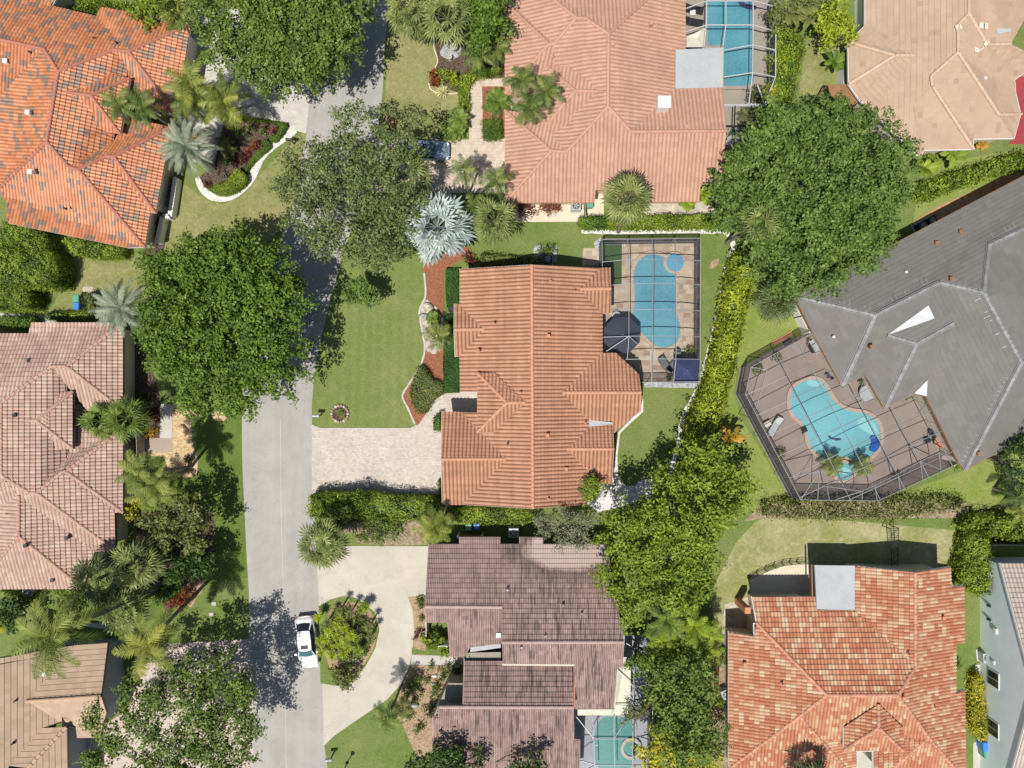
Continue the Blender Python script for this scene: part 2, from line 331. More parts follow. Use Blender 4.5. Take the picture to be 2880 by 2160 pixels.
# ------------------------------------------------------------------ objects
def meta(o, label=None, cat=None, group=None, kind=None):
    if label: o['label'] = label
    if cat: o['category'] = cat
    if group: o['group'] = group
    if kind: o['kind'] = kind
    return o
def thing(name, label, cat, loc, group=None):
    o = bpy.data.objects.new(name, None); C.objects.link(o); o.location = loc; o.empty_display_size = .2
    return meta(o, label, cat, group)
class MB:
    def __init__(s): s.v = []; s.f = []; s.a = []; s.mi = []; s.g = []
    def add(s, vs, fs, a=0.5, mi=0, g=0.0):
        n = len(s.v); s.v.extend(tuple(p) for p in vs)
        for f in fs: s.f.append(tuple(n + i for i in f)); s.a.append(a); s.mi.append(mi); s.g.append(g)
    def box(s, c, d, rz=0, mi=0, a=.5, tap=1.0):
        ca, sa = math.cos(rz), math.sin(rz); vs = []
        for z in (-.5, .5):
            k = tap if z > 0 else 1
            for x, y in ((-.5, -.5), (.5, -.5), (.5, .5), (-.5, .5)):
                X, Y = x * d[0] * k, y * d[1] * k
                vs.append((c[0] + X * ca - Y * sa, c[1] + X * sa + Y * ca, c[2] + z * d[2]))
        s.add(vs, [(3, 2, 1, 0), (4, 5, 6, 7), (0, 1, 5, 4), (1, 2, 6, 5), (2, 3, 7, 6), (3, 0, 4, 7)], a, mi)
    def tube(s, path, r, n=6, mi=0, a=.5, cap=True):
        path = [Vector(p) for p in path]
        rr = r if isinstance(r, (list, tuple)) else [r] * len(path)
        vs = []; fs = []
        for i, p in enumerate(path):
            d = (path[min(i + 1, len(path) - 1)] - path[max(i - 1, 0)])
            if d.length < 1e-6: d = Vector((0, 0, 1))
            d.normalize(); x = d.cross(Vector((0.13, 0.99, 0.05)))
            if x.length < .05: x = d.cross(Vector((1, 0, 0)))
            x.normalize(); y = d.cross(x)
            for k in range(n):
                t = 2 * math.pi * k / n
                vs.append(p + (x * math.cos(t) + y * math.sin(t)) * rr[i])
        for i in range(len(path) - 1):
            for k in range(n):
                fs.append((i * n + k, i * n + (k + 1) % n, (i + 1) * n + (k + 1) % n, (i + 1) * n + k))
        if cap: fs.append(tuple(range(n - 1, -1, -1))); fs.append(tuple((len(path) - 1) * n + k for k in range(n)))
        s.add(vs, fs, a, mi)
    def beam(s, p, q, w, h=None, mi=0):
        """square bar between two points"""
        p, q = Vector(p), Vector(q); h = h or w; d = q - p
        if d.length < 1e-4: return
        d.normalize(); up = Vector((0, 0, 1)) if abs(d.z) < .9 else Vector((1, 0, 0))
        x = d.cross(up).normalized(); y = x.cross(d)
        vs = []
        for e in (p, q):
            for a, b in ((-1, -1), (1, -1), (1, 1), (-1, 1)): vs.append(e + x * a * w / 2 + y * b * h / 2)
        s.add(vs, [(0, 1, 2, 3), (7, 6, 5, 4), (0, 4, 5, 1), (1, 5, 6, 2), (2, 6, 7, 3), (3, 7, 4, 0)], .5, mi)
    def disc(s, c, r, n=20, rings=((1, 0),), mi=0, a=.5):
        """lathe round +z: rings = (radius factor, z)"""
        vs = []; fs = []
        for k, z in rings:
            for i in range(n):
                t = 2 * math.pi * i / n; vs.append((c[0] + r * k * math.cos(t), c[1] + r * k * math.sin(t), c[2] + z))
        for j in range(len(rings) - 1):
            for i in range(n): fs.append((j * n + i, j * n + (i + 1) % n, (j + 1) * n + (i + 1) % n, (j + 1) * n + i))
        fs.append(tuple((len(rings) - 1) * n + i for i in range(n)))
        s.add(vs, fs, a, mi)
    def poly(s, ps, mi=0, a=.5):
        s.add(ps, [tuple(range(len(ps)))], a, mi)
    def ngon(s, ps, mi=0, a=.5, flip=False):
        tri = tessellate_polygon([[Vector(p) for p in ps]]); fs = []
        for t in tri:
            A, B, D = (Vector(ps[i]) for i in t); n = (B - A).cross(D - A)
            fs.append(tuple(t) if (n.z >= 0) != flip else tuple(reversed(t)))
        s.add(ps, fs, a, mi)
    def prism(s, ps, z0, z1, mi=0, a=.5):
        top = [(p[0], p[1], z1) for p in ps]; bot = [(p[0], p[1], z0) for p in ps]
        s.ngon(top, mi, a); n = len(ps)
        ar = sum(ps[i][0] * ps[(i + 1) % n][1] - ps[(i + 1) % n][0] * ps[i][1] for i in range(n))
        for i in range(n):
            j = (i + 1) % n
            q = [bot[i], bot[j], top[j], top[i]]
            s.poly(q if ar > 0 else q[::-1], mi, a)
    def build(s, name, mats, parent=None, attr='tv', smooth=False):
        return mesh_obj(name, np.array(s.v, dtype=np.float32).reshape(-1, 3), s.f, mats, parent, attr, s.a, s.mi, smooth)
def mesh_obj(name, v, faces, mats, parent=None, attr=None, av=None, mi=None, smooth=False):
    if parent is not None: v = v - np.array(parent_world(parent), dtype=np.float32)
    me = bpy.data.meshes.new(name)
    if isinstance(faces, np.ndarray):
        nf, k = faces.shape
        me.vertices.add(len(v)); me.vertices.foreach_set('co', v.astype(np.float32).ravel())
        me.loops.add(nf * k); me.loops.foreach_set('vertex_index', faces.astype(np.int32).ravel())
        me.polygons.add(nf); me.polygons.foreach_set('loop_start', np.arange(0, nf * k, k, dtype=np.int32))
        me.polygons.foreach_set('loop_total', np.full(nf, k, dtype=np.int32))
        me.update(calc_edges=True)
    else:
        me.from_pydata(v.tolist(), [], faces); me.update()
    if attr and av is not None:
        at = me.attributes.new(attr, 'FLOAT', 'FACE'); at.data.foreach_set('value', np.asarray(av, dtype=np.float32))
    mats = mats if isinstance(mats, (list, tuple)) else [mats]
    for m in mats: me.materials.append(M[m] if isinstance(m, str) else m)
    if mi is not None and len(mats) > 1: me.polygons.foreach_set('material_index', np.asarray(mi, dtype=np.int32))
    if smooth: me.polygons.foreach_set('use_smooth', np.ones(len(me.polygons), dtype=bool))
    o = bpy.data.objects.new(name, me); C.objects.link(o)
    if parent is not None: o.parent = parent
    return o
def parent_world(o):
    p = Vector(o.location)
    while o.parent is not None: o = o.parent; p = p + Vector(o.location)
    return p
def smoothpts(ps, k=4, closed=True):
    n = len(ps); out = []
    rng = range(n) if closed else range(n - 1)
    for i in rng:
        if closed: a, b, c, d = ps[(i - 1) % n], ps[i], ps[(i + 1) % n], ps[(i + 2) % n]
        else: a, b, c, d = ps[max(i - 1, 0)], ps[i], ps[i + 1], ps[min(i + 2, n - 1)]
        for j in range(k):
            t = j / k
            out.append(.5 * ((2 * b) + (c - a) * t + (2 * a - 5 * b + 4 * c - d) * t * t + (3 * b - a - 3 * c + d) * t ** 3))
    if not closed: out.append(ps[-1].copy())
    return out
LV = []
def level(ps):
    x0, x1 = min(p.x for p in ps), max(p.x for p in ps); y0, y1 = min(p.y for p in ps), max(p.y for p in ps)
    k = 1 + max([q[4] for q in LV if q[0] < x1 and q[1] > x0 and q[2] < y1 and q[3] > y0] or [0])
    LV.append((x0, x1, y0, y1, k)); return k * .004
def sheet(name, spec, mat, smooth=0, thick=0, kind='structure', z=None):
    """a flat ground area; every new one lies 4 mm above the one before"""
    ps = pts(spec) if isinstance(spec, str) else spec
    if smooth: ps = smoothpts(ps, smooth)
    if z is None: z = level(ps)
    mb = MB()
    if thick: mb.prism([(p.x, p.y) for p in ps], 0, z + thick)
    else: mb.ngon([(p.x, p.y, z) for p in ps])
    o = mb.build(name, mat); o['kind'] = kind
    return o
def ribbon(spec, w, closed=False, k=4):
    ps = smoothpts(pts(spec), k, closed); L = []; Rr = []
    n = len(ps)
    for i, p in enumerate(ps):
        d = (ps[(i + 1) % n] - ps[i - 1]) if closed else (ps[min(i + 1, n - 1)] - ps[max(i - 1, 0)])
        d.z = 0; d.normalize(); nn = Vector((-d.y, d.x, 0)); ww = w * (1 + .18 * math.sin(i * 2.3))
        L.append(p + nn * ww / 2); Rr.append(p - nn * ww / 2)
    return L, Rr
def strip(name, spec, w, mat, closed=False, h=.0, label=None, cat=None):
    L, Rr = ribbon(spec, w, closed); z = level(L) + h; mb = MB(); n = len(L)
    for i in range(n if closed else n - 1):
        j = (i + 1) % n
        q = [(L[i].x, L[i].y, z), (Rr[i].x, Rr[i].y, z), (Rr[j].x, Rr[j].y, z), (L[j].x, L[j].y, z)]
        mb.poly(q)
        if h:
            for a, b in ((L[i], L[j]), (Rr[j], Rr[i])): mb.poly([(a.x, a.y, 0), (a.x, a.y, z), (b.x, b.y, z), (b.x, b.y, 0)])
    o = mb.build(name, mat)
    if label: meta(o, label, cat)
    else: o['kind'] = 'structure'
    return o

# ------------------------------------------------------------------ tiled roofs
def clip(poly, a, b, c):
    out = []; n = len(poly)
    for i in range(n):
        p, q = poly[i], poly[(i + 1) % n]
        dp, dq = a * p[0] + b * p[1] - c, a * q[0] + b * q[1] - c
        if dp >= 0: out.append(p)
        if (dp >= 0) != (dq >= 0):
            t = dp / (dp - dq); out.append((p[0] + (q[0] - p[0]) * t, p[1] + (q[1] - p[1]) * t))
    return out
def tile_face(mb, P3, roll=.3, course=.4, amp=.06, step=.045, seg=6, udir=None, clus=.35, rnd=None, jit=.0, wide=1, row=0):
    rnd = rnd or random
    n = Vector((0, 0, 0))
    for i in range(len(P3)): n += (P3[i] - P3[0]).cross(P3[(i + 1) % len(P3)] - P3[0])
    if n.z < 0: n = -n
    n.normalize()
    cen = sum(P3, Vector()) / len(P3)
    u = (udir or (P3[1] - P3[0])).copy(); u = (u - n * u.dot(n)).normalized(); v = n.cross(u)
    if v.z < 0: v = -v; u = -u
    o = P3[0]; o = o - n * (o - cen).dot(n)
    poly = [((p - o).dot(u), (p - o).dot(v)) for p in P3]
    v0 = min(p[1] for p in poly); v1 = max(p[1] for p in poly)
    tess = tessellate_polygon([P3]); nd = [(p - o).dot(n) for p in P3]; flat = max(abs(q) for q in nd) < .015; T3 = []
    for t in tess:
        (x1, y1), (x2, y2), (x3, y3) = (poly[i] for i in t); den = (y2 - y3) * (x1 - x3) + (x3 - x2) * (y1 - y3)
        if abs(den) > 1e-6: T3.append((x1, y1, x2, y2, x3, y3, den, nd[t[0]], nd[t[1]], nd[t[2]]))
    def zo(x, y):
        best = -9; bz = 0
        for x1, y1, x2, y2, x3, y3, den, a1, a2, a3 in T3:
            l1 = ((y2 - y3) * (x - x3) + (x3 - x2) * (y - y3)) / den; l2 = ((y3 - y1) * (x - x3) + (x1 - x3) * (y - y3)) / den; l3 = 1 - l1 - l2
            m = min(l1, l2, l3)
            if m > best: best = m; bz = l1 * a1 + l2 * a2 + l3 * a3
            if m > -1e-4: break
        return bz
    mb.add([p - Vector((0, 0, .03)) for p in P3], [tuple(t) for t in tessellate_polygon([P3])], .4)
    k = math.floor(v0 / course)
    dw = roll / seg; prev = {}
    while k * course < v1:
        b = clip(clip(poly, 0, 1, k * course), 0, -1, -(k + 1) * course)
        if len(b) >= 3:
            u0 = min(p[0] for p in b); u1 = max(p[0] for p in b)
            i = math.floor(u0 / dw); tv = rnd.random(); lastt = None; rowv = rnd.random()
            while i * dw < u1:
                c = clip(clip(b, 1, 0, i * dw), -1, 0, -(i + 1) * dw)
                ti = i // (seg * wide)
                if ti != lastt:
                    lastt = ti
                    tv = rnd.random() if rnd.random() > clus else (prev.get(ti, tv) if rnd.random() < .5 else tv)
                    prev[ti] = tv
                    if row: rowv += rnd.uniform(-.12, .12); rowv = min(1, max(0, rowv)); tv = tv * (1 - row) + rowv * row
                    dz = rnd.uniform(-jit, jit)
                if len(c) >= 3:
                    vs = []
                    for (x, y) in c:
                        f = y / course - k
                        z = step * (1 - f) + amp * abs(math.sin(math.pi * x / roll)) + dz + (0 if flat else zo(x, y))
                        vs.append(o + u * x + v * y + n * z)
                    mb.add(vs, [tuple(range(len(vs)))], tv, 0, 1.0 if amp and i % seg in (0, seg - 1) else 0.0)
                i += 1
        k += 1
def inset(ps, d):
    n = len(ps); ar = sum(ps[i].x * ps[(i + 1) % n].y - ps[(i + 1) % n].x * ps[i].y for i in range(n))
    if ar < 0: ps = ps[::-1]
    out = []
    for i in range(n):
        a, b, c = ps[i - 1], ps[i], ps[(i + 1) % n]
        d1 = (b - a).to_2d(); d2 = (c - b).to_2d()
        if d1.length < 1e-5 or d2.length < 1e-5: continue
        d1.normalize(); d2.normalize()
        n1 = Vector((-d1.y, d1.x)); n2 = Vector((-d2.y, d2.x)); m = n1 + n2
        if m.length < .2: m = n1
        m.normalize(); k = d / max(.45, m.dot(n1))
        out.append(Vector((b.x + m.x * k, b.y + m.y * k, b.z)))
    return out
def house(name, label, spec, faces, eave, ridges, mat, cap, wall, tile, walls=True, fascia='white', eh=2.9, dz=.0, cat='house', seed=1, fw=.06, oh=.5):
    """spec: letters -> roof points 'a:x,y,h'; faces: 'abcd' (a-b level); eave: outline string of letters"""
    V = {}; f = 'P'
    for t in spec.split():
        if t in FR: f = t; continue
        k, c = t.split(':'); q = [float(z) for z in c.split(',')]
        V[k] = W(f, q[0], q[1], q[2] if len(q) > 2 else eh)
    ol = [V[k] for k in eave]; cen = sum(ol, Vector()) / len(ol)
    h = thing(name, label, cat, (cen.x, cen.y, 0))
    rnd = random.Random(seed); mb = MB()
    for fc in faces.split():
        ud = None
        if ':' in fc: fc, e = fc.split(':'); ud = V[e[1]] - V[e[0]]
        tile_face(mb, [V[k] for k in fc], udir=ud, rnd=rnd, **tile)
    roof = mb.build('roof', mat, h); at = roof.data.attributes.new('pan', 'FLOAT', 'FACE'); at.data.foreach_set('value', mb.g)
    if walls:
        wp = inset([p.copy() for p in ol], oh); mb = MB()
        low = min(p.z for p in ol)
        n = len(wp)
        for i in range(n):
            a, b = wp[i], wp[(i + 1) % n]
            mb.poly([(a.x, a.y, 0), (b.x, b.y, 0), (b.x, b.y, b.z - .12), (a.x, a.y, a.z - .12)])
        mb.build('wall', wall, h)
    if fascia:
        mb = MB(); n = len(ol)
        for i in range(n):
            a, b = ol[i].copy(), ol[(i + 1) % n].copy()
            a.z -= .11; b.z -= .11
            d = (b - a); 
            if d.length < .05: continue
            d.normalize(); mb.beam(a - d * .03, b + d * .03, fw, .2)
        mb.build('fascia', fascia, h)
    if ridges:
        for r in ridges.split():
            mb = MB()
            for i in range(len(r) - 1):
                a, b = V[r[i]].copy(), V[r[i + 1]].copy()
                n = max(1, round((b - a).length / .45)); d = (b - a) / n
                x = d.cross(Vector((0, 0, 1))).normalized(); up = x.cross(d).normalized()
                for j in range(n):
                    p = a + d * j; q = a + d * (j + 1.05); rr = (.165, .14); vs = []
                    for e, w_ in ((p, rr[0]), (q, rr[1])):
                        for t in range(7):
                            an = math.pi * t / 6
                            vs.append(e + x * math.cos(an) * w_ + up * (math.sin(an) * w_ * .95 + .035 + (.03 if e is p else 0)))
                    mb.add(vs, [(t, t + 1, t + 8, t + 7) for t in range(6)] + [(0, 1, 2, 3, 4, 5, 6)], rnd.random())
            mb.build('ridge_cap', cap, h)
    return h, V
def vents(h, spec, mat='capD', hh=.35, size=.32, z0=4.0):
    """small box vents on the roof, 'F x,y,h'"""
    for p in pts(spec, z0):
        mb = MB(); mb.box((p.x, p.y, p.z + .05), (size * .8, size * .8, hh * 1.3)); mb.box((p.x, p.y, p.z + .05 + hh * .72), (size, size, .07))
        mb.build('roof_vent', mat, h)
def pipes(h, spec, z0=4.0, mat='darkmetal'):
    for p in pts(spec, z0):
        mb = MB(); mb.disc((p.x, p.y, p.z - .1), .07, 10, ((1.9, .12), (1, .2), (1, .5))); mb.build('vent_pipe', mat, h)
# ------------------------------------------------------------------ plants
RS = [0]
def rs():
    RS[0] += 1; return np.random.RandomState(100 + RS[0])
def unit(a): return a / np.maximum(np.linalg.norm(a, axis=1, keepdims=True), 1e-6)
def leafquads(c, nrm, size, r, aspect=.62, fold=.25):
    n = len(c); t = unit(np.cross(nrm, r.normal(size=(n, 3)))); b = np.cross(nrm, t)
    s = (size * r.uniform(.6, 1.35, n))[:, None]
    p0 = c - t * s * .5; p2 = c + t * s * .5
    p1 = c + b * s * aspect * .5 - nrm * s * fold * .4; p3 = c - b * s * aspect * .5 - nrm * s * fold * .4
    v = np.stack([p0, p1, p2, p3], 1).reshape(-1, 3)
    f = np.arange(n * 4).reshape(n, 4)
    return v, f
def leaf_obj(name, C_, N_, size, mat, parent, r, lv=None, aspect=.62):
    v, f = leafquads(C_, unit(N_), size, r, aspect)
    if lv is None: lv = r.uniform(0, 1, len(C_))
    return mesh_obj(name, v, f, mat, parent, 'lv', lv)
def puffs(lb, r, puff, k, flat, jit=.18, low=-.15, deep=.3):
    out = []
    for c, R_ in lb:
        n = max(4, int(k * (R_ / puff) ** 2 * .42))
        a = r.uniform(0, 2 * math.pi, n); q = np.sqrt(r.uniform(0, 1, n)) * (1 + jit * r.uniform(-.6, 1, n))
        x = c.x + np.cos(a) * q * R_; y = c.y + np.sin(a) * q * R_
        dome = np.sqrt(np.maximum(0, 1 - np.minimum(q, 1) ** 2)) * R_ * flat
        z = c.z - R_ * flat + dome - np.abs(r.normal(0, .22, n)) * min(1.6, R_) - (r.uniform(0, 1, n) < deep) * r.uniform(.4, 1.5, n) * min(1.2, R_)
        out.append(np.stack([x, y, z, puff * r.uniform(.55, 1.4, n), a], 1))
    return np.vstack(out)
def crown_leaves(pf, r, dens, flat=.6, up=.2, low=-.25, long_=1.45):
    cs = []; ns = []; lv = []
    for x, y, z, q, a in pf:
        n = max(6, int(dens * q * q)); d = unit(r.normal(size=(n * 2, 3))); d = d[d[:, 2] > low][:n]
        a = a + r.uniform(-.5, .5); ca, sa = math.cos(a), math.sin(a)
        rad = q * r.uniform(.35, 1.1, len(d)) * (1 + .3 * np.sin(d[:, 0] * 6 + x) * np.sin(d[:, 1] * 6 + y))
        e = d * rad[:, None] * np.array([long_, .8, flat]); e[:, 2] -= np.maximum(0, e[:, 0]) * .25
        p = np.array([x, y, z]) + np.stack([e[:, 0] * ca - e[:, 1] * sa, e[:, 0] * sa + e[:, 1] * ca, e[:, 2]], 1)
        m = d / np.array([long_, .8, flat]); m = unit(np.stack([m[:, 0] * ca - m[:, 1] * sa, m[:, 0] * sa + m[:, 1] * ca, m[:, 2]], 1))
        cs.append(p); ns.append(m + r.normal(size=d.shape) * .5 + np.array([0, 0, up]))
        t = r.uniform(0, .35); lv.append(np.clip(t + .65 * r.uniform(0, 1, len(d)), 0, 1))
    return np.vstack(cs), np.vstack(ns), np.concatenate(lv)
def tree(name, label, spec, top, mat, base=None, leaf=.24, puff=.9, k=9, dens=130, flat=.6, trunk_r=.22, group=None, cat='tree',
         sparse=0, fill=True, limbs=14, bark='bark', extra=None, jit=.2):
    r = rs(); lb = lobes(spec, top)
    allc = sum((c for c, _ in lb), Vector()) / len(lb)
    b = pt(base) if base else Vector((allc.x, allc.y, 0))
    t = thing(name, label, cat, (b.x, b.y, 0), group)
    pf = puffs(lb, r, puff, k, flat, jit)
    if sparse: pf = pf[r.uniform(0, 1, len(pf)) > sparse]
    pf[:, 2] = np.maximum(pf[:, 2], .5)
    cs, ns, lv = crown_leaves(pf, r, dens)
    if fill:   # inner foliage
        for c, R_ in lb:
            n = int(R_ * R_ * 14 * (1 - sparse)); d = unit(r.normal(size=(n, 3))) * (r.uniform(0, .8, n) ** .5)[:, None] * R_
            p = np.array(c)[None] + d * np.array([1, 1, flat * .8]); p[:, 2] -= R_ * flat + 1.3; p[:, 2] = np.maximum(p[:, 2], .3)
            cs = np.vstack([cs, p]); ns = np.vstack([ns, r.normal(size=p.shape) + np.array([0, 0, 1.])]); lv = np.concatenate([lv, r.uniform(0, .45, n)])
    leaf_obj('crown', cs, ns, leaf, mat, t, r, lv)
    mb = MB(); fk = Vector((b.x * .75 + allc.x * .25, b.y * .75 + allc.y * .25, top * .32))
    mb.tube([(b.x, b.y, -.1), (b.x, b.y, .25), tuple(fk)], [trunk_r * 1.5, trunk_r, trunk_r * .85], 8)
    idx = r.choice(len(pf), min(limbs, len(pf)), replace=False)
    for i in idx:
        e = Vector(pf[i][:3]); m = fk.lerp(e, .5) + Vector((r.uniform(-.5, .5), r.uniform(-.5, .5), -.1 * (e - fk).length))
        w1, w2 = [Vector(r.normal(size=3) * (e - fk).length * .05) for _ in range(2)]
        mb.tube([fk, fk.lerp(m, .5) + w1, m, m.lerp(e, .5) + w2, e], [trunk_r * .6, trunk_r * .45, trunk_r * .33, trunk_r * .22, trunk_r * .08], 5)
        for q in range(3):
            s0 = m.lerp(e, r.uniform(.1, .8)); mb.tube([s0, s0 + Vector((r.uniform(-1.1, 1.1), r.uniform(-1.1, 1.1), r.uniform(0, .6)))], [trunk_r * .16, trunk_r * .05], 4)
    mb.build('trunk', bark, t)
    return t
def inpoly(px, py, ps):
    n = len(ps); ins = np.zeros(len(px), bool); j = n - 1
    for i in range(n):
        xi, yi, xj, yj = ps[i].x, ps[i].y, ps[j].x, ps[j].y
        c = ((yi > py) != (yj > py)) & (px < (xj - xi) * (py - yi) / ((yj - yi) or 1e-9) + xi); ins ^= c; j = i
    return ins
def edgedist(px, py, ps):
    d = np.full(len(px), 1e9); n = len(ps)
    for i in range(n):
        a, b = ps[i], ps[(i + 1) % n]; ex, ey = b.x - a.x, b.y - a.y; L = max(1e-9, ex * ex + ey * ey)
        t = np.clip(((px - a.x) * ex + (py - a.y) * ey) / L, 0, 1)
        d = np.minimum(d, np.hypot(px - a.x - ex * t, py - a.y - ey * t))
    return d
def hedge(label, spec, h, mat, leaf=.16, dens=95, rough=.12, group=None, name='hedge', cat='hedge', core=True, lumps=.25, smooth=0, rnd_edge=.25, aspect=.62):
    ps = pts(spec, h)
    if smooth: ps = smoothpts(ps, smooth)
    r = rs(); cen = sum(ps, Vector()) / len(ps)
    t = thing(name, label, cat, (cen.x, cen.y, 0), group)
    xs = np.array([p.x for p in ps]); ys = np.array([p.y for p in ps])
    A = (xs.max() - xs.min()) * (ys.max() - ys.min()); n = int(A * dens * 1.3)
    x = r.uniform(xs.min() - .1, xs.max() + .1, n); y = r.uniform(ys.min() - .1, ys.max() + .1, n)
    m = inpoly(x, y, ps); x, y = x[m], y[m]; ed = edgedist(x, y, ps)
    ph = r.uniform(0, 6, 6)
    z = h - lumps * h * .5 + lumps * h * .5 * (np.sin(x * 2.1 + ph[0]) * np.sin(y * 1.9 + ph[1]) + .6 * np.sin(x * 4.7 + ph[2]) * np.sin(y * 5.1 + ph[3]))
    z = z - np.maximum(0, rnd_edge - ed) * 1.2 * min(h, 1) + r.normal(0, rough, len(x)); z = np.maximum(z, .06)
    c1 = np.stack([x, y, z], 1); n1 = r.normal(size=c1.shape) * .55 + np.array([0, 0, 1.1])
    cs = [c1]; ns = [n1]; q = len(ps)
    for i in range(q):
        a, b = ps[i], ps[(i + 1) % q]; L = (b - a).length; k = int(L * h * dens * .8)
        if k < 2: continue
        tt = r.uniform(0, 1, k); zz = r.uniform(.05, h * .95, k); dx, dy = (b.x - a.x) / L, (b.y - a.y) / L
        sgn = 1 if (dy * (cen.x - a.x) - dx * (cen.y - a.y)) < 0 else -1
        off = r.normal(0, rough, k) - .05
        c = np.stack([a.x + (b.x - a.x) * tt + dy * sgn * off, a.y + (b.y - a.y) * tt - dx * sgn * off, zz], 1)
        cs.append(c); ns.append(np.tile([dy * sgn, -dx * sgn, .4], (k, 1)) + r.normal(size=(k, 3)) * .5)
    cs = np.vstack(cs); ns = np.vstack(ns)
    lv = np.clip(.5 + .35 * np.sin(cs[:, 0] * 1.7 + ph[4]) * np.sin(cs[:, 1] * 1.5 + ph[5]) + r.uniform(-.45, .45, len(cs)), 0, 1)
    leaf_obj('foliage', cs, ns, leaf, mat, t, r, lv, aspect)
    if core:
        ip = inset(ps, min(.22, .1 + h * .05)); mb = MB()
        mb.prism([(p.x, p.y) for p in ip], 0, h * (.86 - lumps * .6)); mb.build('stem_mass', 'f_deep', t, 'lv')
    return t
def shrub(label, spec, h, mat, leaf=.16, dens=170, name='shrub', cat='shrub', group=None, puff=None, k=7, flat=None, low=-.1):
    r = rs(); lb = lobes(spec, h); c0 = lb[0][0]; t = thing(name, label, cat, (c0.x, c0.y, 0), group)
    Rm = sum(R_ for _, R_ in lb) / len(lb); pf = puffs(lb, r, puff or max(.2, Rm * .34), k, flat or min(1.0, h / max(Rm, .1) * .55), .1, low, .15)
    pf[:, 2] = np.maximum(pf[:, 2], .12)
    cs, ns, lv = crown_leaves(pf, r, dens, .8)
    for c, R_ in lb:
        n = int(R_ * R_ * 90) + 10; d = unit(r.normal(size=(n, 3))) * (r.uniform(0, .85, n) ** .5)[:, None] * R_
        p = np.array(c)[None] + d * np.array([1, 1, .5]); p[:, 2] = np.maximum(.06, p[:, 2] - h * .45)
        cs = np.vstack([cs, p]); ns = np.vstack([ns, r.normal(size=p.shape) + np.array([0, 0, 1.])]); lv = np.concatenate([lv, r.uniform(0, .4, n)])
    cs[:, 2] = np.maximum(cs[:, 2], .05)
    leaf_obj('foliage', cs, ns, leaf, mat, t, r, lv)
    mb = MB()
    for j in range(5):
        a = r.uniform(0, 6.28); mb.tube([(c0.x, c0.y, 0), (c0.x + Rm * .5 * math.cos(a), c0.y + Rm * .5 * math.sin(a), h * .6)], [.05, .02], 5)
    mb.build('stem', 'bark', t)
    return t
def fallpath(o, az, el, L, droop, n=8):
    p = Vector(o); out = [p.copy()]; st = L / n
    for i in range(n):
        e = el - droop * ((i + .5) / n) ** 1.3
        p = p + Vector((math.cos(az) * math.cos(e), math.sin(az) * math.cos(e), math.sin(e))) * st; out.append(p.copy())
    return out
def feather_crown(mb, o, r, L, n, leaf, droop=1.5, eltop=1.35, elbot=-.25, stations=None, lw=.088, twist=.0, hang=.4, a0=None):
    stations = int(max(10, L * 6.8)) if stations is None else stations
    for i in range(n):
        f = (i + .5) / n; az = i * 2.399 + r.uniform(-.25, .25) if a0 is None else a0[i]
        el = eltop + (elbot - eltop) * f ** .9 + r.uniform(-.1, .1); LL = L * r.uniform(.85, 1.1) * (.75 + .25 * f)
        P = fallpath(o, az, el, LL, droop * r.uniform(.8, 1.2), 9); tone = float(np.clip(.85 - .55 * f + r.uniform(-.25, .25), 0, 1))
        mb.tube(P, [.035 * L / 3] + [.028 * L / 3 * (1 - j / 10) + .004 for j in range(9)], 3, a=tone, cap=False)
        vs = []; fs = []
        for s in range(2, stations + 1):
            t = s / stations * 9; j = min(int(t), 8); q = P[j].lerp(P[j + 1], t - j) if s < stations else P[9]
            d = (P[j + 1] - P[j]).normalized(); side = Vector((-math.sin(az), math.cos(az), 0)); upv = side.cross(d)
            u = s / stations; ll = leaf * (math.sin(math.pi * min(1, u * .86 + .1)) ** .6) * r.uniform(.85, 1.15)
            for sg in (-1, 1):
                dd = (side * sg + d * (.45 + .55 * u) + Vector((0, 0, -hang * r.uniform(.5, 1.5))) - upv * r.uniform(-.15, .2)).normalized()
                w = d * lw; m = q + dd * ll * .5 + Vector((0, 0, -.02)); e = q + dd * ll + Vector((0, 0, -hang * .18 * ll))
                b = len(vs); vs += [q - w * .5, q + w * .5, m + w * .55, m - w * .55, e]
                fs += [(b, b + 1, b + 2, b + 3), (b + 3, b + 2, b + 4)]
        for q_ in range(0, len(vs) // 5):
            mb.add(vs[q_ * 5:q_ * 5 + 5], [(0, 1, 2, 3), (3, 2, 4)], float(np.clip(tone + r.uniform(-.22, .22), 0, 1)))
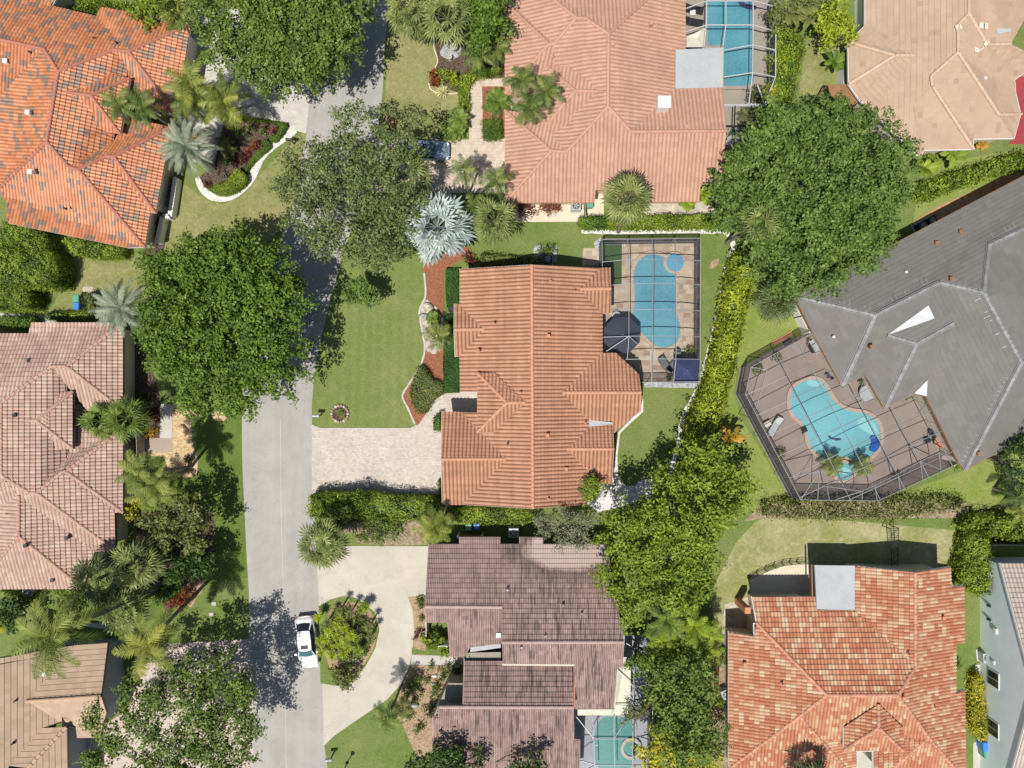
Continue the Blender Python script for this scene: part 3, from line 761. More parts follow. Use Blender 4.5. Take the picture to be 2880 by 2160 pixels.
def fan_crown(mb, o, r, L, n, fan, segs=16, eltop=1.4, elbot=-.5, droop=.5, spread=4.4, lw=.8, cup=.25):
    segs = min(segs, 13)
    for i in range(n):
        f = (i + .5) / n; az = i * 2.399 + r.uniform(-.3, .3); el = eltop + (elbot - eltop) * f ** .85 + r.uniform(-.15, .15)
        LL = L * r.uniform(.8, 1.1); P = fallpath(o, az, el, LL, .35, 3)
        tone = float(np.clip(.8 - .5 * f + r.uniform(-.3, .3), 0, 1)); mb.tube(P, .02, 3, a=tone * .8, cap=False)
        c = P[-1]; d = (P[-1] - P[-2]).normalized(); side = Vector((-math.sin(az), math.cos(az), 0)); tilt = r.uniform(-.35, .35)
        upv = side.cross(d); side = (side + upv * tilt).normalized(); upv = side.cross(d).normalized()
        if upv.z < 0: upv = -upv
        vs = []; fs = []; F_ = fan * r.uniform(.85, 1.12)
        for s in range(segs):
            g = (s + .5) / segs - .5; a = g * spread; ll = F_ * (1 - .32 * abs(g) * 2) * r.uniform(.88, 1.08)
            dd = (d * math.cos(a) + side * math.sin(a)).normalized(); pr = (side * math.cos(a) - d * math.sin(a))
            w = ll * spread / segs * .5 * lw
            m = c + dd * ll * .55 + upv * (cup * .3 * ll * abs(math.sin(a)))
            e = c + dd * ll - Vector((0, 0, droop * ll * .45 * r.uniform(.6, 1.3)))
            zz = upv * (.05 * F_ if s % 2 else -.0)
            mb.add([c, m - pr * w * .5 + zz, m + pr * w * .5, e], [(0, 1, 3, 2)], float(np.clip(tone + r.uniform(-.22, .22), 0, 1)))
def palm(label, base, crown, h, L, mat, kind='feather', n=16, leaf=.55, trunk=.16, name='palm', group=None, cat='palm', tb='trunk', boots=False, fruit=0, dead=0, **kw):
    r = rs(); c = pt(crown, h)
    b = pt(base) if base else Vector((c.x + r.uniform(-.3, .3), c.y + r.uniform(-.3, .3), 0))
    t = thing(name, label, cat, (b.x, b.y, 0), group); mb = MB()
    if kind == 'feather': feather_crown(mb, c, r, L, n, leaf, **kw)
    else: fan_crown(mb, c, r, L * .5, n, leaf, **kw)
    mb.build('crown', mat, t, 'lv')
    if dead:
        mb = MB()
        if kind == 'feather': feather_crown(mb, c - Vector((0, 0, .1)), r, L * .95, dead, leaf, eltop=-.2, elbot=-.5, droop=.8)
        else: fan_crown(mb, c - Vector((0, 0, .15)), r, L * .45, dead, leaf, eltop=-.3, elbot=-.9, droop=.9)
        mb.build('dry_frond', 'f_dry', t, 'lv')
    mb = MB(); m = b.lerp(c, .5); m = Vector((m.x * .7 + b.x * .3, m.y * .7 + b.y * .3, m.z * 1.02)); P = [Vector((b.x, b.y, -.1))]
    for i in range(1, 13):
        s = i / 12; q = b * (1 - s) ** 2 + m * 2 * s * (1 - s) + c * s * s; P.append(q)
    mb.tube(P, [trunk * 1.5] + [trunk * (1.15 - .25 * i / 12) * (1.05 if i % 2 else .97) for i in range(1, 13)], 8)
    mb.build('trunk', tb, t)
    if fruit:
        for j in range(fruit):
            a = r.uniform(0, 6.28); q = c + Vector((math.cos(a) * .9, math.sin(a) * .9, .15)); mb = MB()
            for z in range(40):
                e = q + Vector(r.normal(size=3) * .28); mb.tube([q, e], [.02, .05], 4)
            mb.build('fruit', 'orangefruit', t)
    return t
def rosette(label, spec, h, L, mat, n=40, w=.09, name='rosette_plant', cat='plant', group=None, el0=1.3, el1=.1, droop=.8, parentless=None):
    r = rs(); c = pt(spec, 0); t = thing(name, label, cat, (c.x, c.y, 0), group); mb = MB()
    o = Vector((c.x, c.y, h))
    for i in range(n):
        f = (i + .5) / n; az = i * 2.399; el = el0 + (el1 - el0) * f; P = fallpath(o, az, el, L * r.uniform(.8, 1.1), droop, 4)
        side = Vector((-math.sin(az), math.cos(az), 0)); vs = []; ww = [w * .5, w * .8, w, w * .7, .01]
        for p, q in zip(P, ww): vs += [p - side * q * .5, p + side * q * .5]
        mb.add(vs, [(j * 2, j * 2 + 1, j * 2 + 3, j * 2 + 2) for j in range(4)], float(r.uniform(.1, 1)))
    mb.build('foliage', mat, t, 'lv')
    if h > .15:
        mb = MB(); mb.tube([(c.x, c.y, 0), (c.x, c.y, h)], [.09, .06], 7); mb.build('stem', 'bark', t)
    return t
def cycad(label, spec, h, L, mat='f_cycad', n=26, name='cycad', group=None, cat='cycad', **kw):
    kw.setdefault('leaf', .32); leaf = kw.pop('leaf')
    r = rs(); c = pt(spec, h); t = thing(name, label, cat, (c.x, c.y, 0), group); mb = MB()
    feather_crown(mb, c, r, L, n, leaf, droop=kw.get('droop', 1.0), eltop=1.3, elbot=.0, hang=.15); mb.build('crown', mat, t, 'lv')
    mb = MB(); mb.tube([(c.x, c.y, -.05), (c.x, c.y, h)], [.22, .16], 9); mb.build('trunk', 'trunk', t); return t
def banana(label, spec, h, L, mat='f_oakgreen', n=10, name='banana_plant', cat='plant', group=None, w=.5):
    r = rs(); c = pt(spec, h); t = thing(name, label, cat, (c.x, c.y, 0), group); mb = MB()
    for i in range(n):
        az = i * 2.399 + r.uniform(-.3, .3); P = fallpath(c, az, r.uniform(.3, 1.2), L * r.uniform(.7, 1.1), 1.3, 7)
        side = Vector((-math.sin(az), math.cos(az), 0)); tone = float(r.uniform(.2, .95))
        for j in range(1, 7):
            w0 = w * math.sin(math.pi * (j / 7.5)) ** .6; w1 = w * math.sin(math.pi * min(.99, (j + 1) / 7.5)) ** .6 if j < 6 else .02
            for sg in (-1, 1):
                mb.add([P[j], P[j + 1], P[j + 1] + side * sg * w1 * .5 - Vector((0, 0, .1 * w1)), P[j] + side * sg * w0 * .5 - Vector((0, 0, .1 * w0))], [(0, 1, 2, 3)], tone)
        mb.tube(P, .02, 3, a=tone, cap=False)
    mb.build('foliage', mat, t, 'lv')
    mb = MB(); mb.tube([(c.x, c.y, -.05), (c.x, c.y, h)], [.12, .08], 7); mb.build('stem', 'f_olive', t, 'lv'); return t
# ------------------------------------------------------------------ ground, road, drives
mb = MB(); mb.poly([(-400, -400, 0), (400, -400, 0), (400, 400, 0), (-400, 400, 0)]); g = mb.build('ground', 'lawn_mid'); g['kind'] = 'structure'
sheet('lawn', 'E 330,0 900,0 1000,200 1000,400 800,440 250,430 300,330 340,330 480,0', 'lawn_dry', 2)
sheet('lawn', 'A 1120,1180 1300,1270 1440,1320 1590,1250 1659,1160 B 250,900 360,860 330,1100 200,1450 -60,1640 A 1500,1659 1080,1659 1000,1500', 'lawn_dry', 2)
sheet('lawn', 'B 850,-60 1100,60 1140,200 1180,390 1120,540 1310,600 1310,680 1250,720 1180,900 780,900 790,700 840,640', 'lawn_dry')
sheet('lawn', 'F 565,-60 900,-120 1090,60 1100,250 1060,370 1080,500 1105,620 1050,730 980,860 950,905 1040,1095 1000,1115 440,1115 365,1090 375,950 400,700 460,450 520,200', 'lawn_main')
sheet('lawn', 'B 1500,1440 C 440,1440 470,1500 1370,1500 1430,1560 1430,1659 G 1410,10 1370,150 1330,380 1215,800 1150,950 1090,1150 1060,1300 1000,1430 880,1450 780,1490 690,1440 680,1280 690,1150 830,1010 850,930 850,850 1220,820 1225,-150 C 560,1530 460,1600 460,1659 G 460,10 100,0 -300,0 -400,-60', 'lawn_mid')
sheet('lawn', 'G 1560,120 H 200,300 280,480 0,600 G 1460,730 1440,900 1480,1050 1659,1330 H 130,1570 720,1590 1280,1385 1659,1190 1659,1640 0,1659 G 1500,1659 1350,1200 1500,400', 'lawn_lime', 0)
sheet('lawn', 'K 1580,60 L 0,30 560,60 1230,120 1230,500 1180,480 1100,360 0,340 -110,560 -330,760 K 1300,900 1300,500 1450,200', 'lawn_pale')
sheet('lawn', 'L 1180,360 1250,300 1290,540 1430,540 1425,900 1340,1000 1330,1700 1210,1700 1210,1170 1213,850 1268,845', 'lawn_mid')
sheet('lawn', 'D 430,200 250,250 200,600 330,640 400,560 480,540 520,270', 'lawn_dry', 1)
sheet('lawn', 'D 1000,1080 1659,960 1659,1110 1620,1100 1060,1380 940,1450 980,1200', 'lawn_lime')
sheet('lawn', 'E 1120,1440 1270,1370 1290,1200 1240,1080 1300,1050 1480,1040 1565,1010 1575,1300 1590,1659 I 1600,300 1620,760 1080,860 1000,700 900,500 880,0 E 880,1659', 'lawn_lush', 0)
sheet('lawn', 'I 380,520 700,540 700,730 530,730 400,650', 'lawn_lush')
sheet('lawn', 'I 1060,640 1330,480 1620,420 1620,820 1110,850', 'lawn_mid')
sheet('lawn', 'J 440,1510 500,1455 650,1350 850,1215 950,1105 980,1160 900,1280 960,1400 1020,1540 1030,1700 455,1700', 'lawn_mid')
sheet('road', 'P 905,-80 905,120 872,230 862,378 850,434 830,560 785,677 735,850 700,1000 683,1120 681,1280 688,1440 694,1570 702,1750 700,2300 920,2300 911,2090 907,1917 898,1709 893,1614 884,1440 878,1193 878,1132 889,1024 912,915 940,807 963,716 1020,560 1055,400 1074,282 1082,120 1089,-80', 'road', 3)
strip('road_joint', 'P 789,1180 791,1450 798,1700 806,2200', .05, 'path')
sheet('driveway', 'A 1180,60 B 430,60 400,100 368,300 358,520 325,865 250,845 195,790 0,765 A 1500,742 1450,742 1440,840 1390,1050 1200,1050 1150,700', 'adrive')
sheet('driveway', 'B 720,900 1380,905 1390,560 1440,510 1660,510 1660,1250 800,1250 690,1240 700,1000', 'bdrive')
sheet('driveway', 'F 362,1093 420,1115 1000,1115 1060,1085 1110,1010 1150,935 1200,898 1300,885 1480,870 1480,1020 1250,1020 1250,1545 362,1545', 'mdrive')
sheet('driveway', 'J 395,330 570,220 1170,222 1160,545 985,548 1015,640 1026,760 1015,900 990,1010 950,1105 850,1215 650,1350 500,1455 440,1515 430,1100 410,610', 'gdrive')
sheet('driveway', 'I 890,880 1090,850 1330,840 1620,822 1640,1100 1640,2100 400,2100 480,1500 800,1300', 'hdrive')
strip('drive_joint', 'J 645,222 648,555', .045, 'path'); strip('drive_joint', 'J 1008,225 1005,545', .045, 'path'); strip('drive_joint', 'J 640,1090 648,1352', .045, 'path')
strip('drive_edge', 'F 366,1095 420,1118 1000,1118 1062,1086 1112,1010 1152,935 1200,899 1330,886', .09, 'path')
sheet('path', 'E 1040,960 1115,960 1115,1190 1115,1272 1040,1272 1035,1180', 'path')
sheet('path', 'E 900,1180 1114,1180 1114,1270 900,1275', 'pathbrown')
sheet('path', 'J 1010,925 1340,935 1400,990 1005,990', 'path')
sheet('path', 'C -60,1320 470,1300 540,1220 595,1220 595,1395 480,1400 435,1437 -60,1440', 'cream')
sheet('path', 'C 460,1608 575,1608 G 575,60 455,60', 'flag')
sheet('path', 'Q 700,440 850,360 1000,305 1150,290 1262,288 1330,300 1330,640 700,640', 'cream')
sheet('path', 'L 1330,1500 1370,1470 1400,1659 1400,1800 1330,1800', 'path')
sheet('path', 'L 560,1540 690,1540 690,1800 560,1800', 'path')
sheet('path', 'L 1340,990 1440,985 1440,1080 1350,1090', 'path')
sheet('path', 'E -20,370 180,380 260,375 350,420 350,445 -20,440', 'path')
sheet('path', 'C 850,1310 1220,1300 1370,1380 1340,1395 860,1395', 'sand', 1)
sheet('path', 'D 940,1440 1100,1340 1300,1250 1610,1100 1640,1140 1300,1320 960,1520', 'redsoil')
sheet('path', 'A 480,10 820,40 880,110 860,120 620,60 480,30', 'sand')
sheet('path', 'I 540,720 700,720 700,760 540,740', 'path')
sheet('patio', 'D 1560,520 1700,400 1760,930 1560,935 1610,800', 'reddeck')
# beds
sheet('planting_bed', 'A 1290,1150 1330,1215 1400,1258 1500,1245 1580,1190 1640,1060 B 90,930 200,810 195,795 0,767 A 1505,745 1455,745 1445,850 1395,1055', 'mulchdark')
sheet('gravel_border', 'A 1265,1160 1290,1230 1340,1285 1410,1308 1500,1298 1590,1240 1659,1155 B 50,1040 130,960 250,875 260,845 215,815 180,860 120,905 60,945 30,990 A 1640,1070 1590,1180 1510,1240 1420,1262 1350,1235 1310,1185 1290,1145', 'gravelwhite', 2)
sheet('planting_bed', 'B 1140,180 1180,390 1120,540 1310,600 1390,560 1430,510 1640,500 1640,60 1140,60', 'mulchdark')
sheet('planting_bed', 'B 1195,330 1250,270 1330,310 1310,370 1250,385 1200,360', 'gravelgrey', 2)
sheet('planting_bed', 'B 1465,560 1640,560 1640,900 1470,890', 'mulchred')
sheet('planting_bed', 'F 1085,100 1105,250 1060,370 1080,500 1107,610 1050,730 980,860 950,905 1000,1030 1045,1100 1110,1010 1150,935 1215,895 1215,100 1270,60 1400,-20 1380,-60 1100,-20', 'mulchred')
sheet('planting_bed', 'F 1085,290 1130,300 1215,400 1215,600 1110,620 1082,500 1060,400', 'stone', 2)
sheet('planting_bed', 'E 1120,900 1300,1050 1240,1085 1245,1200 1285,1330 1275,1420 1200,1440 1090,1380 1060,1300 930,1290 930,1270 1117,1270 1117,940', 'graveltan', 0)
sheet('planting_bed', 'E 1370,1020 1430,1010 1470,1040 1450,1068 1390,1060', 'graveltan', 2)
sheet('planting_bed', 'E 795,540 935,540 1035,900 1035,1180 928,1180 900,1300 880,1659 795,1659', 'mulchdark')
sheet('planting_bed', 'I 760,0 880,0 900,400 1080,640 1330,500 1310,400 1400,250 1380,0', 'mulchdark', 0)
sheet('planting_bed', 'I 1190,560 1290,470 1340,470 1270,560 1240,620', 'mulchtan', 2)
sheet('island_lawn', 'J 405,612 480,567 560,545 640,555 700,590 770,650 800,760 775,880 710,1000 640,1090 560,1132 418,1110', 'lawn_mid', 0)
sheet('planting_bed', 'J 480,640 560,590 690,600 770,700 770,860 690,1000 600,1090 500,1060 440,850', 'mulchtan', 2)
sheet('planting_bed', 'J 985,548 1100,548 1100,930 1010,925 1026,760 1015,640', 'mulchtan')
sheet('planting_bed', 'J 1005,992 1350,992 1350,1500 1180,1520 1060,1600 1020,1540 960,1400 900,1290 930,1170', 'mulchtan')
sheet('planting_bed', 'J 560,100 700,60 1020,40 1110,130 1110,212 900,218 700,205 600,190', 'soil')
sheet('lawn', 'J 560,150 640,120 660,210 560,215', 'lawn_mid')
sheet('lawn', 'J 1110,700 1280,700 1280,860 1110,860', 'lawn_mid')
sheet('lawn', 'J 1010,880 1100,900 1100,922 1010,922', 'lawn_mid')
sheet('gravel_border', 'G 848,925 830,1000 690,1140 672,1280 660,1400 640,1480 560,1480 480,1600 560,1659 760,1610 900,1570 930,1480 900,1445 840,1450 790,1490 740,1490 700,1460 685,1400 683,1290 700,1150 760,1090 850,1010 850,930', 'gravelwhite', 0)
strip('gravel_border', 'C 450,1497 600,1502 760,1506 950,1502 1100,1500 1300,1500 1370,1498 1420,1545 1432,1600 1420,1659 G 1395,60 1372,150 1350,300 1330,385 1300,530 1260,680 1225,800 1185,900 1130,1000 1100,1080 1085,1200 1050,1320 1010,1440', .42, 'gravelwhite')
sheet('gravel_border', 'G 855,820 1215,820 1200,855 860,850', 'gravelgrey')
sheet('gravel_border', 'C 530,1570 575,1540 575,1610 540,1610', 'gravelgrey')
sheet('planting_bed', 'C 140,1600 290,1590 290,1700 140,1700', 'gravelgrey')
sheet('planting_bed', 'K 1300,780 1400,800 1400,1400 1400,1659 1310,1659 1300,1200', 'soil')
sheet('planting_bed', 'L -280,600 -100,540 -110,800 -300,790', 'sand')
sheet('planting_bed', 'L 1225,60 1285,90 1270,470 1210,500', 'sand')
sheet('planting_bed', 'H -20,1600 720,1590 1300,1600 1300,1659 L 1300,40 0,40 K 1500,60', 'soil')
sheet('planting_bed', 'H 165,260 300,490 240,520 150,300', 'sand')
sheet('planting_bed', 'E 540,200 600,200 610,230 545,235', 'sand', 2)
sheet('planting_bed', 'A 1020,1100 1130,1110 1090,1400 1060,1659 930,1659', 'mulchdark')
sheet('bare_patch', 'G 1300,30 1340,20 1330,60 1290,85 1280,70', 'mulchtan', 3)
strip('bed_edging', 'F 1090,110 1100,250 1072,320 1060,370 1080,500 1095,600 1070,700 1000,820 950,905 985,985 1030,1090', .17, 'path', h=.06, label='curving grey concrete edging between front lawn and red mulch bed', cat='edging')
strip('bed_edging', 'B 1140,190 1150,300 1178,390 1160,440', .1, 'cream', h=.05, label='pale thin edging beside gravel bed with stone ornaments', cat='edging')
strip('bed_edging', 'B 1120,540 1135,580 1200,610 1310,605', .1, 'cream', h=.05, label='pale curved edging around the variegated agave', cat='edging')

# ------------------------------------------------------------------ pool decks and pools
sheet('pool_deck', 'R 120,110 1115,105 1115,1560 560,1575 300,1300 120,1300', 'flag')
sheet('turf_mat', 'R 120,120 322,150 318,580 130,580', 'lawn_mat')
sheet('pool_deck', 'O 650,70 190,305 155,480 500,1140 580,1165 1075,1165 1600,920 1400,480 1100,560 1000,350 850,440', 'deckbrown')
sheet('pool_deck', 'T 60,-60 930,-60 930,720 830,990 780,1190 770,1420 760,1600 400,1600 420,800 60,500', 'decktan')
sheet('pool_deck', 'N 1230,1270 1500,1000 1550,800 1720,800 1720,1750 1240,1750', 'deckgrey')
def pool(label, spec, water, coping, cop='cream', cw=.32, k=4, spa=None, z=.15):
    ps = smoothpts(pts(spec), k); cen = sum(ps, Vector()) / len(ps); t = thing('swimming_pool', label, 'swimming pool', (cen.x, cen.y, 0))
    mb = MB(); mb.ngon([(p.x, p.y, z) for p in ps]); mb.build('water', water, t)
    op = inset(ps, -cw); n = len(ps)
    if len(op) == n:
        ar = sum(ps[i].x * ps[(i + 1) % n].y - ps[(i + 1) % n].x * ps[i].y for i in range(n))
        pp = ps if ar > 0 else ps[::-1]; mb = MB(); zz = z + .05
        for i in range(n):
            j = (i + 1) % n
            mb.poly([(pp[i].x, pp[i].y, zz), (op[i].x, op[i].y, zz), (op[j].x, op[j].y, zz), (pp[j].x, pp[j].y, zz)])
            mb.poly([(op[i].x, op[i].y, 0), (op[j].x, op[j].y, 0), (op[j].x, op[j].y, zz), (op[i].x, op[i].y, zz)])
            mb.poly([(pp[j].x, pp[j].y, z - .02), (pp[i].x, pp[i].y, z - .02), (pp[i].x, pp[i].y, zz), (pp[j].x, pp[j].y, zz)])
        mb.build('coping', cop, t)
    return t
M['copetan'] = paver_mat('coping_tan', [(.5, .38, .28), (.6, .47, .35), (.55, .42, .31)], .4, .3)
M['copebrown'] = plain('coping_brown', (.50, .38, .30), .8, var=.08)
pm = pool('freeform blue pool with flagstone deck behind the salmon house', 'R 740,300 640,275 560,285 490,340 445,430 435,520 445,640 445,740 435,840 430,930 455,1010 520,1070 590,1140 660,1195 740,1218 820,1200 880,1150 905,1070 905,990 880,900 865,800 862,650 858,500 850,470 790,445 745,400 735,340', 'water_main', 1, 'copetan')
mb = MB(); c = pt('R 860,355', .3); mb.disc((c.x, c.y, 0), .83, 28, ((1.22, 0), (1.22, .28), (.98, .3)), 0)
t = thing('spa', 'round raised spa with teal cover beside the freeform pool', 'spa', (c.x, c.y, 0)); mb.build('spa_wall', 'copetan', t)
mb = MB(); mb.disc((c.x, c.y, .3), .83, 28, ((1, 0), (1, .05), (.5, .08))); mb.build('spa_cover', 'teal', t)
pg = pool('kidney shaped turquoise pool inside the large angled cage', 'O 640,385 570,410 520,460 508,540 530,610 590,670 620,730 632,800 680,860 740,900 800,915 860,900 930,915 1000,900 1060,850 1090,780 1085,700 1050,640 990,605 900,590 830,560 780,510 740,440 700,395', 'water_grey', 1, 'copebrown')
M['tilepale'] = plain('pale_pool_tile', (.30, .62, .66), .3, .5, 0, .05)
mb = MB(); mb.ngon([(p.x, p.y, .158) for p in smoothpts(pts('O 955,630 1010,640 1060,680 1078,740 1040,745 990,720 955,690 945,650'), 4)]); mb.build('pool_step', 'tilepale', pg)
mb = MB(); mb.ngon([(p.x, p.y, .158) for p in smoothpts(pts('O 630,388 700,402 712,425 660,432 618,415'), 4)]); mb.build('pool_step', 'tilepale', pg)
t = pool('small round turquoise wading pool below the kidney pool', 'O 860,905 905,930 920,970 905,1010 870,1035 830,1030 800,1000 795,960 815,925', 'water_grey', 1, 'copebrown', .3)
mb = MB(); mb.ngon([(p.x, p.y, .158) for p in smoothpts(pts('O 820,965 850,955 890,965 900,990 860,1000 830,990'), 4)]); mb.build('pool_step', 'tilepale', t)
mb = MB(); c = pt('O 1052,800'); vs = smoothpts([Vector((p.x, p.y, .1)) for p in pts('O 1040,745 1075,770 1085,810 1060,850 1030,850 1015,830 1030,800 1020,765')], 3); mb.prism([(p.x, p.y) for p in vs], .15, .25)
meta(mb.build('pool_float', 'tileblue'), 'oval blue patterned float in right end of kidney pool', 'pool float')
mb = MB(); vs = pts('O 750,752 765,748 775,762 795,765 835,765 838,775 805,782 795,775 775,772 762,765'); mb.prism([(p.x, p.y) for p in vs], .15, .19)
meta(mb.build('pool_toy', 'navy'), 'dark dolphin shaped marking in the middle of kidney pool', 'pool decoration')
pool('long rectangular blue pool under cage at the top edge', 'T 293,-60 720,-60 722,700 722,770 650,810 440,810 440,430 293,430', 'water_top', 1, 'decktan', .3, 1)
mb = MB(); mb.prism([(p.x, p.y) for p in smoothpts(pts('T 575,20 600,12 640,50 735,72 735,100 640,85 600,60'), 3)], .15, .36)
meta(mb.build('pool_float', 'navy'), 'navy and white inflatable float in rectangular pool', 'pool float')
pool('teal freeform pool half under roof shade at bottom cage', 'N 1490,1320 1420,1325 1375,1380 1362,1450 1360,1560 1390,1650 1440,1720 1560,1720 1600,1640 1615,1500 1618,1400 1600,1330 1560,1320 1600,1250 1590,1210 1570,1240 1560,1320', 'water_green', 1, 'deckgrey', .28, 2)
c = pt('N 1600,1525'); mb = MB(); mb.disc((c.x, c.y, 0), 1.0, 24, ((1.0, 0), (1.0, .3), (.72, .3), (.72, .18)))
t = thing('spa', 'round white rimmed spa beside the teal pool', 'spa', (c.x, c.y, 0)); mb.build('spa_wall', 'path', t); mb = MB(); mb.disc((c.x, c.y, .17), .72, 20, ((1, 0), (.9, .03))); mb.build('water', 'water_green', t)

# ------------------------------------------------------------------ houses
TA = dict(roll=.30, course=.42, amp=.085, step=.06, clus=.3)
TB = dict(roll=.34, course=.42, amp=.075, step=.055, seg=5, clus=0, row=.3)
TD = dict(roll=.335, course=.33, amp=.125, step=.05, clus=0, row=.55)
TF = dict(roll=.32, course=.43, amp=.085, step=.075)
TG = dict(roll=.155, course=.42, amp=.055, step=.055, seg=4, wide=2)
TI = dict(roll=.30, course=.43, amp=.085, step=.075, clus=.3)
FL = dict(roll=.45, course=.45, amp=0, step=.035, seg=1)
FE = dict(roll=.6, course=.40, amp=0, step=.03, seg=1, jit=.003)

# orange house, upper left
hA, VA = house('house', 'orange tiled house with blotchy grey tiles at the top left corner', '''A
 a:-500,-300 b:420,-110 c:335,40 f:625,105 g:660,50 h:1235,160 i:1144,742 j:985,714 J:850,690,3.0 A:830,440,3.6 m:740,325,4.3 n:835,335,4.3
 o:380,465,5.5 p:305,920,5.6 q:290,320,4.9 r:-500,150,4.9 s:-300,942 K:-500,942 t:-20,1240 u:450,1085,5.0 v:510,1100,5.0 w:940,1600 x:830,1605 y:55,1445 z:40,1297
 B:735,920,3.3 C:690,1015,4.4 D:740,1015,4.4 E:1108,826 F:1010,1380 G:975,1375 H:850,775
 1:440,600,5.2 2:590,620,5.0 3:840,510,4.0 4:780,868,4.0 5:690,857,4.0 6:700,478,4.3 7:600,800,4.3''',
 'ghnmoqrabcf optsq:op rqsK opuBAm:op jinmAJ ihn HEDCvuB FED GFDC wGCv yxwvuptz 1236:12 432 54217',
 'abcfghijJHEFGwxyztsKr', 'rqop omnh ni pt puvw vCDE DF 1 123 24'.replace(' 1 ', ' '),
 'rA', 'capA', 'cream_wall', TA, seed=3)
mb = MB(); d = [VA[k] - Vector((0, 0, .12)) for k in '634']
for a, b in zip(d, d[1:]): mb.beam(a, b, .07, .22)
mb.build('dormer_fascia', 'white', hA)
vents(hA, 'A 45,403,4.6 420,378,4.6 190,735,4.9 205,1118,4.9', 'white', .3, .38); pipes(hA, 'A 205,345,4.8 620,255,4.0 430,1353,3.9 765,283,4.1')
def slab(h, name, spec, mat, z, th=.18):
    ps = pts(spec, z); mb = MB(); mb.prism([(p.x, p.y) for p in ps], z - th, z); return mb.build(name, mat, h)
# pink house, top centre
hB, VB = house('house', 'large pink tiled house with white chimney at top centre', '''C
 A:-10,-228 3:1122,-228 d:1122,318 e:1062,322,3.2 f:1058,575,3.5 g:1362,568,3.6 i:1386,850,5.1 j:1362,1175,3.5 k:1220,1185,3.5 l:1210,1305 m:600,1305 n:595,1230,3.3 o:540,1230,3.3 p:535,1310 q:-45,1312
 r:-45,718 s:50,730,3.1 t:50,628,3.1 G:-45,605 F:-45,17 5:0,30 z:415,118,5.0 y:475,118,5.0 v:625,222,5.5 w:622,690,5.5 x:770,855,5.2 C:272,287,4.3 D:240,287,4.3 H:275,432,3.9 I:230,435,3.9 J:410,590,4.7
 K:560,593,5.2 L:622,593,5.5 M:375,432,4.3 N:230,805,3.9 O:372,807,4.2 P:400,740,4.4 Q:255,865,4.1 U:345,975,4.4 R:355,985,4.4 S:255,978,4.4''',
 'A3vyz defxwv3:d3 Az:A'.replace(' Az:A', '') + ' A5CZ:A5'.replace('Z', 'z') + ' F5CD GFD GtIHCD CzyvLKMH:vL IMKJ:JK JKPON:JK stIJN LwRUQOPK:Lw rsNOQUS:rs qrS qponmlkjixwRS fgix:fg',
 'F5A3defgijklmnopqrstG', 'Azyv v3 vwxi zCD DF DG JI JN JK wR RS Sr Sq', 'rB', 'capB', 'cream_wall', TB, seed=5, fascia='terracotta')
slab(hB, 'flat_roof', 'C 1060,322 1370,308 1364,566 1058,574', 'flatroof', 3.75)
slab(hB, 'flat_roof_edge', 'C 1366,312 1374,300 1370,560 1362,566', 'terracotta', 3.72)
mb = MB(); c = pt('C 985,665', 5.6); mb.box((c.x, c.y, 4.7), (.95, .85, 2.0)); mb.box((c.x, c.y, 5.75), (1.1, 1.0, .12)); mb.disc((c.x, c.y, 5.8), .28, 16, ((1, 0), (1, .2), (.6, .26)))
mb.build('chimney', 'white', hB)
vents(hB, 'C 652,292,5.4 652,592,5.4 900,158,4.4 1125,825,5.0', 'capB', .25, .3); pipes(hB, 'C 975,765,4.9', mat='capB')
# peach flat tile house, top right
hC, VC = house('house', 'peach coloured flat tiled house in the top right corner', '''D
 a:630,-300 b:630,165 c:520,275 d:525,545 e:590,640 B:690,735 f:985,1022 g:1012,972 h:1330,966 i:1328,900 j:1595,896 k:1638,740 l:1605,600 m:1600,525 n:1580,530 o:1700,440 p:1900,440 q:1900,-300
 r:820,360,4.2 s:945,360,4.2 t:1065,560,4.5 u:1055,495,4.6 v:1230,340,5.3 w:1230,160,5.3 x:1300,90,5.4 y:1420,290,4.8 z:1572,285,4.8 A:1495,745,3.6 C:690,175,3.1 D:1470,520,3.3 E:1300,-300,5.4 F:940,675,3.7''',
 'dcr der eBsr bcrsC abCsBfFtuvwxE fgF ghtF ijAvuth:ij jklmDyxwvA:kl xEqzy:zy nopzyD:yz',
 'abcdeBfghijklmnopq', 'rs rc rd re th tuvw wxyz vAk xE'.replace(' re', ''), 'rC', 'capC', 'cream_wall', FL, seed=7, fw=.1)
vents(hC, 'D 1107,374,4.4 1402,510,3.9', 'white', .18, .22)
slab(hC, 'roof_patch', 'D 1485,185 1575,185 1572,205 1530,212 1485,220', 'flatroof', 4.95, .05)
for s0 in ('D 1355,255,4.9 1385,320,4.8', 'D 1340,320,5.0 1368,320,4.9', 'D 1370,165,5.2 1395,165,5.2', 'D 1405,170,5.1 1425,170,5.1', 'D 1230,160,5.45 1240,190,5.4', 'D 1410,270,5.0 1425,290,4.95'):
    p, q = pts(s0); mb = MB(); mb.beam(p, q, .5, .04); mb.build('sealant_patch', 'flatcream', hC)
mb = MB(); ps = pts('D 390,548 505,545 600,650 560,690 470,670 400,610', 2.3)
mb.prism([(p.x, p.y) for p in ps], 2.2, 2.3)
cc = sum(ps, Vector()) / 6; t = thing('shed_roof', 'brown wooden lean-to roof beside the peach house and big oak', 'lean-to', (cc.x, cc.y, 0)); mb.build('roof', 'wood', t)
mb = MB()
for p in ps: mb.beam((p.x * .98 + cc.x * .02, p.y * .98 + cc.y * .02, 0), (p.x * .98 + cc.x * .02, p.y * .98 + cc.y * .02, 2.2), .1)
mb.build('post', 'wood', t)
